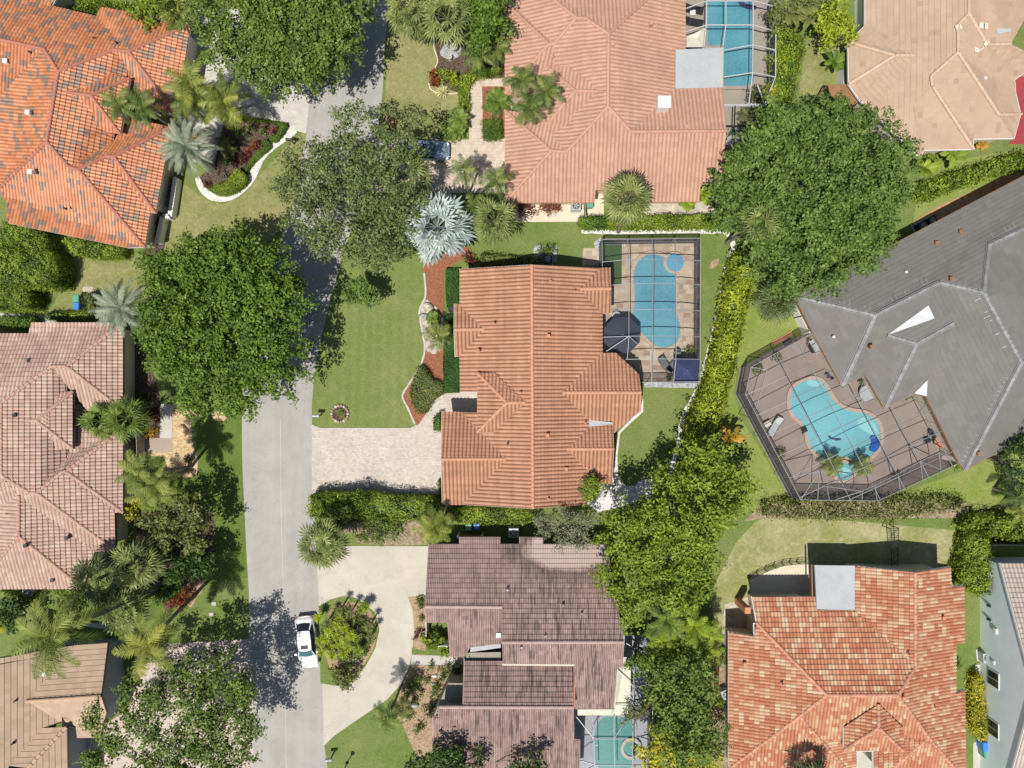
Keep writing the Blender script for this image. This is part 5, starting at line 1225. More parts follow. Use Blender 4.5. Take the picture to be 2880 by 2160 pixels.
def pot(label, spec, r_=.25, h=.4, mat='terracotta', fm='f_deep', pl=.5):
    c = pt(spec); t = thing('plant_pot', label, 'plant pot', (c.x, c.y, 0)); mb = MB(); mb.disc((c.x, c.y, 0), r_, 14, ((.7, 0), (1, h), (1.1, h), (1.1, h + .05), (.9, h + .05), (.85, h - .05))); mb.build('pot', mat, t)
    if fm:
        r = rs(); n = 160; d = unit(r.normal(size=(n, 3))) * pl * r.uniform(.3, 1, (n, 1)); d[:, 2] = np.abs(d[:, 2]); leaf_obj('foliage', d + np.array([c.x, c.y, h]), d + np.array([0, 0, .4]), .16, fm, t, r)
pot('terracotta pot in upper corner of the angled cage', 'O 640,135'); pot('red potted flowers by the house wall in angled cage', 'O 760,305', .2, .3, 'red', 'f_red', .3); pot('terracotta pot in the notch corner of angled cage', 'O 965,390', .25)
pot('dark green pot on mulch between the two dark green hedges', 'F 1268,350', .28, .5, 'darkmetal', None); pot('leafy potted plant in the top left corner of angled cage', 'O 415,245', .25, .35, 'acgrey', 'f_grey', .55); pot('broad leafy potted plant near cage corner brace', 'O 290,320', .25, .35, 'acgrey', 'f_olive', .6)
pot('potted shrub along left wall of angled cage', 'O 440,860', .25, .35, 'acgrey', 'f_olive', .6); pot('white flowering potted plant near lower wall of angled cage', 'O 1195,1015', .25, .35, 'acgrey', 'f_grey', .6)
t = thing('storage_box', 'pale small storage box beside the pale lounger', 'storage box', tuple(pt('O 352,672'))); mb = MB(); c = pt('O 352,672'); mb.box((c.x, c.y, .25), (.55, .4, .5), .5); mb.build('body', 'white', t); mb = MB(); mb.box((c.x, c.y, .53), (.6, .45, .06), .5); mb.build('lid', 'flatcream', t)
c = pt('O 700,205'); t = thing('side_cart', 'small grey cart below the covered grill', 'cart', (c.x, c.y, 0)); mb = MB(); mb.box((c.x, c.y, .45), (.5, .45, .5), .5); mb.build('body', 'acgrey', t); mb = MB(); mb.box((c.x, c.y, .72), (.55, .5, .04), .5); mb.build('top', 'white', t)
c = pt('T 150,140'); t = thing('side_table', 'small white side table between two dark loungers', 'table', (c.x, c.y, 0)); mb = MB(); mb.box((c.x, c.y, .42), (.5, .5, .05)); mb.build('top', 'white', t); mb = MB(); mb.box((c.x, c.y, .2), (.1, .1, .4)); mb.build('leg', 'white', t)
c = pt('T 175,380', 2.4); mb = MB(); mb.poly([W('T', 100, 440, 2.3), W('T', 255, 440, 2.3), W('T', 285, 250, 2.5), W('T', 170, 318, 2.6), W('T', 100, 345, 2.4)]); meta(mb.build('shade_sail', 'flatcream'), 'pale green shade sail between pink house and rectangular pool', 'shade sail')
c = pt('T 695,1215', .1); t = thing('exercise_rack', 'tall blue framed rack along east wall of the small dark cage', 'rack', (c.x, c.y, 0)); mb = MB()
for a, b in ((( -.25, 0, 0), (-.25, -3.4, 0)), ((.25, 0, 0), (.25, -3.4, 0))):
    mb.beam((c.x + a[0], c.y + a[1], .5), (c.x + b[0], c.y + b[1], .5), .08); mb.beam((c.x + a[0], c.y + a[1], 1.2), (c.x + b[0], c.y + b[1], 1.2), .06)
for y in (0, -.4, -3.4): mb.beam((c.x - .25, c.y + y, .5), (c.x + .25, c.y + y, .5), .08); mb.beam((c.x - .25, c.y + y, 0), (c.x - .25, c.y + y, 1.2), .05); mb.beam((c.x + .25, c.y + y, 0), (c.x + .25, c.y + y, 1.2), .05)
mb.build('frame', 'binblue', t)
def ac(label, spec, ang=0, s=.85, mat='acgrey', h=.8):
    c = pt(spec, h * .9); t = thing('air_conditioner', label, 'air conditioner', (c.x, c.y, 0), 'air conditioner units beside the houses'); mb = MB(); mb.box((c.x, c.y, .05), (s * 1.25, s * 1.25, .1), ang); mb.build('pad', 'path', t)
    mb = MB(); mb.box((c.x, c.y, .1 + h / 2), (s, s, h), ang); mb.build('casing', mat, t); mb = MB(); mb.disc((c.x, c.y, .1 + h), s * .4, 20, ((1, 0), (1, .02), (.9, .02))); mb.build('fan_opening', 'black', t)
    mb = MB()
    for r_ in (.14, .24, .34): mb.tube([(c.x + s * r_ * math.cos(a), c.y + s * r_ * math.sin(a), .14 + h) for a in [k * math.pi / 8 for k in range(17)]], .012, 4, cap=False)
    for k in range(5): a = k * 2 * math.pi / 5; mb.box((c.x + s * .18 * math.cos(a), c.y + s * .18 * math.sin(a), .125 + h), (s * .3, s * .12, .01), a)
    mb.build('fan_grille', 'acgrey', t)
ac('grey air conditioner on the pink house side patio', 'C 415,1335'); ac('air conditioner above the salmon house between hedges', 'G 232,20', 0, .8, 'darkmetal')
ac('air conditioner behind the mauve house below the hedge', 'N 840,135'); ac('grey air conditioner on the lawn by blue gabled house', 'U 345,225', .1)
ac('air conditioner beside left wall of the mottled tile house', 'Q 468,1497', .4, .8); ac('air conditioner below the rose tiled house', 'M 185,1298')
ac('first air conditioner in shade along the grey house wall', 'D 1060,1430', .5, .8, 'darkmetal'); ac('second air conditioner in shade along the grey house wall', 'D 1000,1465', .5, .8, 'darkmetal')
def bin_(label, spec, mat, ang=0, h=1.05, s=.6):
    c = pt(spec, h); t = thing('wheelie_bin', label, 'bin', (c.x, c.y, 0), 'wheelie bins'); mb = MB(); mb.box((c.x, c.y, h / 2 + .04), (s * .85, s, h - .08), ang); mb.build('body', mat, t)
    mb = MB(); mb.box((c.x, c.y, h + .03), (s * .95, s * 1.12, .08), ang, tap=.85); mb.build('lid', mat, t)
    for s_ in (-1, 1): mb = MB(); mb.tube([(c.x + s_ * s * .45, c.y + s * .4, .1), (c.x + s_ * s * .38, c.y + s * .4, .1)], .1, 10); mb.build('wheel', 'tyre', t)
bin_('green bin above the blue one on the lawn by clipped hedges', 'E 492,275', 'bingreen', 0, 1.0, .62); bin_('blue bin below the green one on the lawn by clipped hedges', 'E 494,325', 'binblue', 0, .95, .6)
bin_('blue bin behind the mauve house under the hedge', 'N 600,90', 'binblue'); bin_('green bin left of the blue one behind the mauve house', 'N 548,96', 'bingreen')
bin_('blue bin between yellow hedge and blue gabled wall', 'U 350,1385', 'binblue', .1, 1.05, .8); bin_('green bin below the blue one at the blue gabled wall', 'U 365,1475', 'bingreen', .1, 1.0, .8)
bin_('green bin by the notch of the pink house patio', 'C 505,1318', 'bingreen', 0, .8, .7)
c = pt('N 560,150', .9); t = thing('wooden_gate', 'brown wooden gate panel behind the mauve house', 'gate', (c.x, c.y, 0)); mb = MB(); mb.box((c.x, c.y, .8), (2.1, .12, 1.6)); mb.build('panel', 'wood', t); mb = MB()
for x in (-1.1, 1.1): mb.box((c.x + x, c.y, .9), (.14, .2, 1.8))
mb.build('post', 'white', t)
def mailbox(label, spec, ang, mat='acgrey'):
    c = pt(spec, 1.1); t = thing('mailbox', label, 'mailbox', (c.x, c.y, 0), 'kerbside mailboxes'); mb = MB(); ca, sa = math.cos(ang), math.sin(ang); vs = []
    for e in (-.3, .3):
        for k in range(7):
            a = math.pi * k / 6; y = .12 * math.cos(a); z = 1.05 + .1 + .12 * math.sin(a); vs.append((c.x + e * ca - y * sa, c.y + e * sa + y * ca, z))
        for y in (-.12, .12): vs.append((c.x + e * ca - y * sa, c.y + e * sa + y * ca, 1.0))
    n = 9; mb.add(vs, [(k, (k + 1) % n, n + (k + 1) % n, n + k) for k in range(n)] + [tuple(range(n)), tuple(range(2 * n - 1, n - 1, -1))]); mb.build('box', mat, t)
    mb = MB(); mb.beam((c.x + .15 * ca, c.y + .15 * sa, 0), (c.x + .15 * ca, c.y + .15 * sa, 1.0), .1); mb.build('post', 'darkmetal', t); mb = MB(); mb.box((c.x, c.y, 1.3), (.03, .02, .12)); mb.build('flag', 'red', t)
mailbox('grey mailbox by the road near the ring of stones', 'F 388,1036', 0); mailbox('silver mailbox by the road near the garden lamp post', 'X 490,1080', .1); mailbox('dark mailbox where the white gravel meets the road', 'V 1400,735', -.2, 'darkmetal')
b_ = pt('X 1065,1165'); t = thing('lamp_post', 'black garden lamp post on the lawn by the curved drive', 'lamp post', (b_.x, b_.y, 0)); mb = MB(); mb.disc((b_.x, b_.y, 0), .16, 12, ((1, 0), (.9, .1), (.4, .25))); mb.tube([(b_.x, b_.y, 0), (b_.x, b_.y, 2.0)], .045, 8); mb.build('post', 'black', t)
mb = MB(); mb.disc((b_.x, b_.y, 2.0), .15, 10, ((.5, 0), (1, .1), (1, .35))); mb.build('lamp_glass', 'lampglass', t); mb = MB(); mb.disc((b_.x, b_.y, 2.35), .18, 10, ((1.1, 0), (.7, .12), (.1, .22))); mb.build('lamp_cap', 'black', t)
c = pt('F 545,1022'); t = thing('stone_ring', 'round stone ring with dark plants on the front lawn', 'stone ring', (c.x, c.y, 0)); r = rs()
for k in range(18):
    a = k * 2 * math.pi / 18; mb = MB(); mb.disc((c.x + .76 * math.cos(a), c.y + .76 * math.sin(a), 0), .15 * r.uniform(.85, 1.1), 7, ((1, 0), (1.05, .12), (.8, .2), (.3, .23))); mb.build('stone', 'mulchtan' if k % 3 else 'path', t)
mb = MB(); mb.disc((c.x, c.y, 0), .64, 20, ((1, 0), (1, .06))); mb.build('soil', 'mulchdark', t); feather = MB()
for i in range(5): feather_crown(feather, (c.x + r.uniform(-.3, .3), c.y + r.uniform(-.3, .3), .1), r, .4, 6, .12, droop=.6, stations=8)
feather.build('foliage', 'f_olive', t, 'lv')
for nm, s_, lb_ in (('C 1,1', 'I 1388,593,1', 'upper small square utility cover on the lawn'), ('C', 'I 1372,662,1', 'lower small square utility cover on the lawn'), ('C', 'C 277,1392,1', 'small drain cover on the cream side patio')):
    c = pt(s_.rsplit(',', 1)[0]); mb = MB(); mb.box((c.x, c.y, .06), (.42, .34, .06)); mb.box((c.x, c.y, .095), (.34, .26, .01)); meta(mb.build('utility_cover', 'path'), lb_, 'utility cover')
def ornament(label, spec, r_, h):
    c = pt(spec, h); t = thing('garden_ornament', label, 'garden ornament', (c.x, c.y, 0)); mb = MB(); mb.disc((c.x, c.y, 0), r_, 8, ((.8, 0), (.6, h * .3), (.6, h * .8), (1, h * .85), (1, h), (.8, h), (.6, h - .04))); mb.build('bowl', 'path', t); mb = MB(); mb.disc((c.x, c.y, h - .05), r_ * .3, 8, ((1, 0), (.3, .2))); mb.build('finial', 'mulchtan', t)
ornament('larger stone birdbath under the fan palms', 'B 1280,300', .36, .9); ornament('smaller stone pedestal below the birdbath', 'B 1255,367', .22, .6)
def boulder(label, spec, r_, mat='stone'):
    c = pt(spec); r = rs(); mb = MB(); vs = []; n = 9
    rings = ((1, 0), (1.05, .35), (.8, .7), (.35, .9)); ph = r.uniform(0, 6, 4)
    for k, z in rings:
        for i in range(n):
            a = 2 * math.pi * i / n; q = r_ * k * (1 + .22 * math.sin(a * 2 + ph[0]) + .1 * math.sin(a * 3 + ph[1])); vs.append((c.x + q * math.cos(a), c.y + q * math.sin(a) * .75, z * r_))
    fs = [(j * n + i, j * n + (i + 1) % n, (j + 1) * n + (i + 1) % n, (j + 1) * n + i) for j in range(3) for i in range(n)] + [tuple(3 * n + i for i in range(n))]
    mb.add(vs, fs); meta(mb.build('boulder', mat, smooth=True), label, 'boulder')
boulder('tan boulder on the golden gravel beside the path', 'E 1190,1120', .45, 'graveltan'); boulder('boulder at the foot of the leaning palms', 'M 1220,500', .3, 'stone')
boulder('pale boulder above the leafy palm in red mulch bed', 'F 1120,330', .5); boulder('grey boulder beside kerb in red mulch bed', 'F 1090,390', .4, 'gravelgrey'); boulder('pale boulder below the leafy palm in red mulch bed', 'F 1160,605', .5)
boulder('small pale boulder near tip of red mulch bed', 'F 1130,595', .25); boulder('flat rock in bed beside mauve house path', 'J 1158,1060', .25, 'gravelwhite'); boulder('second flat rock in bed beside mauve house path', 'J 1152,1112', .23, 'gravelwhite'); boulder('flat grey rock at the foot of slim palms', 'J 1025,1245', .4, 'gravelgrey')
boulder('grey rock pile left of the air conditioner above the salmon house', 'C 165,1610', .45, 'gravelgrey'); boulder('grey rock right of the air conditioner above the salmon house', 'C 275,1640', .35, 'gravelgrey')
# fence shadows, posts and gates
def fence(label, spec, h, mat, name='fence', gap=1.6, th=.05):
    p = pts(spec, h); c = sum(p, Vector()) / len(p); t = thing(name, label, 'fence', (c.x, c.y, 0)); mb = MB(); mp = MB()
    for a, b in zip(p, p[1:]):
        mb.beam((a.x, a.y, h / 2), (b.x, b.y, h / 2), th, h * .96); n = max(1, int((b - a).length / gap))
        for i in range(n + 1): q = a.lerp(b, i / n); mp.beam((q.x, q.y, 0), (q.x, q.y, h + .08), .1)
    mb.build('panel', mat, t); mp.build('post', mat, t)
fence('low white wall beside orange house along the shaded bed', 'A 1135,1150 1098,1400 1050,1400 1015,1570', 1.0, 'white', 'garden_wall', th=.4)
fence('dark fence behind the mottled tile house corner', 'L 1460,215 1800,215', 2.2, 'bronze'); fence('white gate wall in front of mauve house yard', 'N 272,715 272,800', 1.8, 'white', 'garden_wall')
fence('short white wall above the mauve house entry path', 'N 355,870 408,870', 1.6, 'white', 'garden_wall'); fence('white panel wall along upper left side of the grey house', 'H 168,300 215,390 268,495', 1.6, 'white', 'garden_wall')
def railing(label, spec, h, mat='bronze'):
    p = pts(spec, h); c = sum(p, Vector()) / len(p); t = thing('railing', label, 'railing', (c.x, c.y, 0)); mb = MB()
    for a, b in zip(p, p[1:]):
        for z in (h, h * .5, .12): mb.beam((a.x, a.y, z), (b.x, b.y, z), .035)
        mp = MB(); mp.beam((a.x, a.y, 0), (a.x, a.y, h + .05), .07); mp.build('post', mat, t)
    mb.build('rail', mat, t)
railing('low black rail fence around the cream patio', 'Q 700,440 780,392 860,355 940,325 1020,300 1090,292 1160,286 1262,288', .9)
fence('white fence by the side patio of pink house', 'C 475,1320 478,1400', 1.2, 'taupe'); fence('dark fence along the yard of the peach house', 'D 492,545 500,330 615,170 612,-40', 1.5, 'white', 'garden_wall')
fence('dark timber fence left of the mottled tile house', 'K 1335,830 1345,1000 1340,1200', 1.6, 'wood')
fence('grey wall beside lower hedges of the rose tiled house', 'E 800,1100 880,1150 885,1290', 1.6, 'taupe', 'garden_wall')
t = thing('lattice_ladder', 'long thin dark lattice ladder in the roof shadow behind the mottled house', 'ladder', tuple(pt('L 820,230'))); mb = MB()
p0, p1, q0, q1 = pts('L 800,350,0.5 797,110,1.6 842,352,0.5 846,105,1.6')
mb.beam(p0, p1, .05); mb.beam(q0, q1, .05); mb.beam(p1, (p1.x, p1.y, 0), .06); mb.beam(q1, (q1.x, q1.y, 0), .06)
for k in range(22): s_ = k / 21; mb.beam(p0.lerp(p1, s_), q0.lerp(q1, s_), .03)
for k in range(6): mb.beam(p0.lerp(p1, k / 6), q0.lerp(q1, (k + 1) / 6), .03)
mb.build('rung', 'darkmetal', t)
# people-free doormat things: bench-like pad
c = pt('O 455,110', .4); t = thing('low_deck', 'small orange brown timber deck outside the angled cage', 'timber deck', (c.x, c.y, 0)); mb = MB(); mb.prism([(p.x, p.y) for p in pts('O 398,140 520,70 530,90 500,120 410,165', .15)], 0, .15); mb.build('board', 'terracotta', t)
c = pt('O 490,142'); t = thing('doormat', 'dark mat in the shadow of angled cage', 'mat', (c.x, c.y, 0)); mb = MB(); mb.box((c.x, c.y, .03), (.8, .5, .04), .46); mb.build('mat', 'charcoal', t)

# ------------------------------------------------------------------ cars
def car(label, spec, ang, mat, L=4.75, Wd=1.85, grp='parked cars'):
    c = pt(spec, .7); t = thing('car', label, 'car', (c.x, c.y, 0), grp); ca, sa = math.cos(ang), math.sin(ang)
    def q(x, y, z): return Vector((c.x + x * ca - y * sa, c.y + x * sa + y * ca, z))
    # body: stations along x (front = +x): half width, belt height, bottom
    st = [(-.5, .62, .62, .42), (-.485, .80, .86, .3), (-.44, .90, .98, .22), (-.33, .945, 1.0, .2), (-.15, .96, .98, .2), (.05, .965, .96, .2), (.2, .955, .95, .2), (.32, .94, .90, .2), (.42, .88, .80, .22), (.475, .74, .68, .28), (.5, .55, .58, .36)]
    vs = []; fs = []; prof = [(0, 1.03), (.45, 1.02), (.78, .985), (.93, .9), (1.0, .72), (1.0, .45), (.96, .1), (.8, 0)]
    for x, w_, hb, lo in st:
        ring = [(p[0], p[1]) for p in prof]; ring = [(-a, b) for a, b in ring[::-1]] + ring[1:]
        for a, b in ring: vs.append(q(x * L, a * w_ * Wd / 2 / .965, lo + (hb - lo) * b))
    n = 15
    for i in range(len(st) - 1):
        for k in range(n - 1): fs.append((i * n + k, i * n + k + 1, (i + 1) * n + k + 1, (i + 1) * n + k))
        fs.append((i * n + n - 1, i * n, (i + 1) * n, (i + 1) * n + n - 1))
    fs.append(tuple(range(n))); fs.append(tuple((len(st) - 1) * n + k for k in range(n - 1, -1, -1)))
    mb = MB(); mb.add(vs, fs); mb.build('body', mat, t, smooth=True)
    def strip_(name, rows, m):
        v_ = []; f_ = []; k = len(rows[0])
        for row in rows: v_ += [q(*p) for p in row]
        for i in range(len(rows) - 1):
            for j in range(k - 1): f_.append((i * k + j, i * k + j + 1, (i + 1) * k + j + 1, (i + 1) * k + j))
        b = MB(); b.add(v_, f_); return b.build(name, m, t, smooth=True)
    yy = (-1, -.6, 0, .6, 1); zt = 1.43
    def row(x, w_, z, cr=.04, cx=0): return [(x * L - cx * abs(y) ** 2, y * w_, z + cr * (1 - y * y)) for y in yy]
    strip_('roof', [row(-.27, .56, zt - .08, .05, -.06), row(-.2, .60, zt - .01), row(-.05, .62, zt + .01), row(.06, .60, zt - .02), row(.125, .575, zt - .09, .05, .1)], mat)
    strip_('windshield', [row(.125, .575, zt - .09, .05, .1), row(.19, .66, 1.2, .04, .13), row(.255, .76, .985, .03, .17)], 'windscreen')
    strip_('rear_window', [row(-.40, .70, 1.02, .03, -.13), row(-.33, .63, 1.22, .04, -.09), row(-.27, .56, zt - .08, .05, -.06)], 'glassdark')
    for s_ in (-1, 1):
        strip_('side_window', [[(-.36 * L, s_ * .80, .99), (-.1 * L, s_ * .86, .985), (.1 * L, s_ * .86, .98), (.23 * L, s_ * .80, .97)], [(-.27 * L, s_ * .58, zt - .09), (-.1 * L, s_ * .63, zt - .01), (.03 * L, s_ * .61, zt - .02), (.115 * L, s_ * .58, zt - .1)]], 'glassdark')
        b = MB(); b.beam(q(-.40 * L, s_ * .72, 1.0), q(-.28 * L, s_ * .58, zt - .07), .1); b.build('pillar', mat, t)
        b = MB(); b.beam(q(.25 * L, s_ * .76, .98), q(.12 * L, s_ * .585, zt - .08), .07); b.build('pillar', mat, t)
        b = MB(); p = q(.19 * L, s_ * 1.0, 1.0); b.box(p, (.16, .22, .14), ang, tap=.8); b.build('side_mirror', mat, t)
        b = MB(); p = q(.455 * L, s_ * .62, .66); b.box(p, (.3, .34, .12), ang + s_ * -.5, tap=.8); b.build('headlight', 'lampglass', t)
        b = MB(); p = q(-.475 * L, s_ * .6, .85); b.box((p.x, p.y, .78), (.12, .34, .1), ang + s_ * .5, tap=.8); b.build('taillight', 'red', t)
        for x in (-.31, .32):
            a, b2 = q(x * L, s_ * .72, .33), q(x * L, s_ * .935, .33); b = MB(); b.tube([a, b2], .33, 18); wv = b.build('wheel', 'tyre', t)
            b = MB(); b.tube([b2 + (b2 - a) * .0, b2 + (b2 - a) * .04], .2, 14); b.build('rim', 'chrome', wv)
    b = MB(); v_ = [q(-.0 * L, -.32, zt + .052), q(.075 * L, -.32, zt + .03), q(.075 * L, .32, zt + .03), q(-.0 * L, .32, zt + .052)]; b.poly(v_); b.build('sunroof', 'glassdark', t)
car('white saloon car parked on the road beside the planted island', 'J 328,845', R(-84), 'carwhite')
car('silver blue car under the sparse tree on the pink paved drive', 'B 1085,970', R(-3), 'carsilver')
# ------------------------------------------------------------------ big trees
TFI = dict(leaf=.27, puff=.78, k=7.5, dens=150, jit=.22, flat=.7)
TR = dict(leaf=.27, puff=.55, k=7.0, dens=150, jit=.22)
tree('broad_tree', 'dense round green tree between the orange and rose houses beside the road', 'Z 400,640,105 520,600,95 565,690,90 560,790,75 470,700,120 380,760,85 450,820,85 480,550,65 330,580,55 330,700,55 400,560,60 590,640,55 510,850,50 410,870,35', 8.5, 'f_oakgreen', 'Z 500,720', **TR)
tree('broad_tree', 'green tree overhanging the road and grey paved drive at the top', 'Z 600,50,115 500,25,75 690,40,75 720,90,55 560,120,60 640,125,50 470,95,45 740,20,45 670,140,40 430,20,40 530,155,30 610,-40,120 720,-50,70', 8.5, 'f_oak', 'Z 640,90', **TR)
tree('broad_tree', 'huge dense dark green tree between pink and grey roofed houses', 'Z 1700,300,85 1800,270,75 1900,290,75 1940,370,55 1660,370,90 1780,400,110 1890,430,85 1640,460,75 1720,510,95 1840,510,90 1900,520,50 1600,430,50 1710,580,50 1590,380,30 1960,310,30 1780,590,45 1690,235,35', 9.0, 'f_live', 'Z 1740,430', **TR)
tree('sparse_tree', 'sparse grey green tree leaning over the curve of the road', 'Z 770,265,55 710,350,60 790,380,70 655,390,60 640,460,40 745,470,70 820,500,65 700,520,40 870,270,45 830,330,55 650,330,35 600,400,25 720,300,35 860,430,45 780,540,35 620,350,25', 8.0, 'f_oakblue', 'Z 660,455', sparse=.38, fill=False, leaf=.24, puff=.55, k=8.5, dens=165, limbs=20, trunk_r=.15)
tree('sparse_tree', 'open crowned tree with grey limbs over the rose paved drive at lower left', 'I 1180,1100,120 1400,1080,130 1000,1230,100 780,1150,70 850,1330,110 1250,1300,140 1480,1300,120 600,1380,80 700,1520,110 1000,1480,120 1300,1520,150 1550,1450,90 1130,1650,130 600,1620,90 1450,1660,120 1560,1180,60 880,1650,100', 8.0, 'f_oak', 'I 1480,1000', sparse=.25, fill=False, leaf=.24, puff=.6, k=15, dens=150, limbs=18, trunk_r=.16)
tree('broad_tree', 'bright green spreading tree between the mauve house and mottled tile house', 'K 800,60,120 1000,40,130 1200,60,130 1350,60,110 700,180,110 900,230,150 1150,230,140 1300,250,110 720,360,110 900,420,130 1100,420,130 1230,420,90 700,520,80 850,560,110 1050,600,100 1250,530,60 760,660,80', 8.5, 'f_ficus', 'K 1000,330', **TFI)
tree('broad_tree', 'dense green tree in the corner below the lime hedge', 'G 1240,1280,110 1360,1330,110 1450,1400,100 1130,1420,110 1270,1480,140 1420,1530,120 1060,1540,80 1180,1600,100 1500,1500,60 1530,1600,60 980,1500,55', 6.5, 'f_limedk', 'G 1280,1440', **TFI)
tree('broad_tree', 'olive green tree above the yellow flowering tree at the bottom', 'K 1000,1060,110 1180,1040,110 1280,1120,80 1060,1220,140 1230,1260,120 1000,1360,110 1180,1430,130 1300,1420,80 1250,1560,100 1100,1570,110 930,1180,60', 7.5, 'f_oak', 'K 1120,1250', **TR)
tree('flowering_tree', 'yellow flowering tree at the bottom edge beside the teal pool', 'K 960,1520,90 1060,1560,110 920,1620,80 1180,1640,110 1330,1640,60 1060,1700,130', 5.5, 'f_yellow', **TR)
tree('small_tree', 'small green tree poking over the teal pool cage roof', 'K 830,970,60 790,1000,40 870,1040,60 900,1000,50', 4.6, 'f_oakgreen', leaf=.18, puff=.45, dens=330)
tree('small_tree', 'twiggy green branch reaching over the teal pool', 'K 820,1320,45 760,1340,40 870,1290,40', 4.0, 'f_olive', 'K 900,1300', leaf=.18, puff=.4, dens=220, sparse=.3, fill=False)
tree('sparse_tree', 'grey green wispy tree on top edge of mauve roof', 'K 200,100,70 300,150,90 420,120,90 350,60,80 480,170,60 330,230,50 500,60,60 210,40,50 430,240,40', 5.8, 'f_grey', 'K 360,60', sparse=.2, fill=False, leaf=.15, puff=.4, k=6, dens=280, limbs=30, trunk_r=.1)
tree('magnolia_tree', 'small dark leaved magnolia tree on the front lawn', 'F 660,210,75 720,260,60 620,270,50 700,180,50 590,220,40', 3.6, 'f_live', 'F 690,225', leaf=.26, puff=.4, dens=200, sparse=.05, trunk_r=.1)
tree('broad_tree', 'dark olive tree with yellow patches beside the rose tiled house', 'M 950,880,70 1060,830,90 1180,780,90 1260,820,60 1230,930,70 1080,950,90 1230,1030,50 1300,980,40 1150,720,60', 5.5, 'f_olive', 'M 1150,900', **TR)
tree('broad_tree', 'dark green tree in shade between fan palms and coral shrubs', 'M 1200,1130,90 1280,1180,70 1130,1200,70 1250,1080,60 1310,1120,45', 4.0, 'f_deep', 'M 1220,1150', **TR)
shrub('yellow shrub at the corner of rose house wall', 'M 830,750,50 800,780,35 870,720,35 840,820,35', 2.2, 'f_yellow')
tree('small_tree', 'round bright green tree on the right of the clipped hedge at top left', 'A 940,50,100 870,20,70 1010,40,60 930,-60,110', 4.5, 'f_ficus', **TR)
tree('small_tree', 'yellow green dome tree between peach house and pool cage', 'D 460,140,95 420,70,75 520,90,65 540,180,45 400,190,55 460,20,60', 4.5, 'f_lime', **TR)
tree('broad_tree', 'green tree over the fan palms at top beside pink house', 'B 1480,100,110 1420,40,80 1560,60,90 1500,190,70 1600,140,50 1440,150,60 1500,-40,110', 6.0, 'f_oakgreen', **TR)
tree('small_tree', 'small bright green tree at the lower right corner of salmon roof', 'G 500,1490,45 540,1520,40 480,1540,35 520,1460,30', 4.8, 'f_ficus', 'G 540,1560', leaf=.2, puff=.4, dens=250)
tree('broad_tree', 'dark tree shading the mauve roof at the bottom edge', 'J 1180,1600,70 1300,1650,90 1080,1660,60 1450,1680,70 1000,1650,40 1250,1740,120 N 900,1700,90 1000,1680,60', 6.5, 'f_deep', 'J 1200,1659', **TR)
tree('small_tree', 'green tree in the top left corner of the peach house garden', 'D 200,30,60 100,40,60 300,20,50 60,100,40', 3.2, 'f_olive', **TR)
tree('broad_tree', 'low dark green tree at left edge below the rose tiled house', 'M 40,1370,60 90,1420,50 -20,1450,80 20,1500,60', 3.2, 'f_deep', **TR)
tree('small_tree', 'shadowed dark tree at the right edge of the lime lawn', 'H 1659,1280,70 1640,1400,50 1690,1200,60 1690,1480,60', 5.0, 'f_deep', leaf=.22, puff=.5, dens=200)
# ------------------------------------------------------------------ hedges
HG = dict(group='clipped hedges')
hedge('tall clipped L shaped topiary hedge, its wider upper block', 'E -60,-60 290,-40 340,60 330,190 170,195 -60,200', 3.4, 'f_ficus', leaf=.15, dens=170, rnd_edge=.5)
hedge('tall clipped topiary hedge block at left edge of the dry lawn', 'E -60,190 150,185 160,340 -60,345', 2.9, 'f_ficus', leaf=.15, dens=170, rnd_edge=.5)
hedge('low topiary shrub mass in front of orange house lower left corner', 'A -30,1470 60,1415 180,1450 260,1540 230,1659 -60,1659', 3.0, 'f_ficus', leaf=.15, dens=170, rnd_edge=.5, smooth=2)
hedge('bright green clipped hedge under lower eave of orange house', 'A 395,1560 430,1535 560,1560 790,1605 790,1665 600,1670 450,1640', 1.5, 'f_ficus', dens=170, **HG)
hedge('clipped hedge along left edge above rose house roof', 'E -60,395 200,390 205,450 150,475 0,440 -60,440', 1.5, 'f_oakgreen', dens=170, **HG)
hedge('short clipped hedge left of two bins', 'E 285,362 420,362 425,408 285,410', 1.1, 'f_oakgreen', dens=170, **HG)
hedge('short clipped hedge below the blue bin', 'E 438,350 600,345 600,408 435,410', 1.2, 'f_ficus', dens=170, **HG)
hedge('small hedge piece beside green bin under the silver palm', 'E 525,240 590,235 600,345 530,345', 1.3, 'f_olive', dens=170, **HG)
hedge('long bright hedge between pink house side yard and white gravel edging', 'C 620,1398 800,1398 1000,1390 1400,1390 1435,1420 1425,1470 1200,1468 1000,1472 700,1472 620,1468', 1.5, 'f_limedk', dens=170, **HG)
hedge('darker end block of hedge left of the leaning fan palm', 'C 440,1405 620,1398 620,1470 470,1474 435,1445', 1.4, 'f_oakgreen', dens=170, **HG)
hedge('long feathery lime green hedge running down between two pool cages', 'G 1440,20 1490,-40 1570,60 1580,160 1545,260 1505,400 1480,560 1450,700 1405,830 1390,940 1355,1060 1335,1180 1305,1225 1150,1190 1175,1060 1205,970 1270,840 1320,650 1362,440 1382,300 1412,150', 2.3, 'f_lime', leaf=.42, dens=75, rough=.22, lumps=.35, rnd_edge=.5, aspect=.3)
hedge('tall ragged hedge along the lower side of the main drive', 'F 340,1560 450,1540 560,1545 720,1535 830,1560 980,1570 1120,1575 1180,1600 1185,1690 1000,1720 700,1700 350,1700', 2.2, 'f_ficus', leaf=.18, dens=150, lumps=.4, rnd_edge=.5)
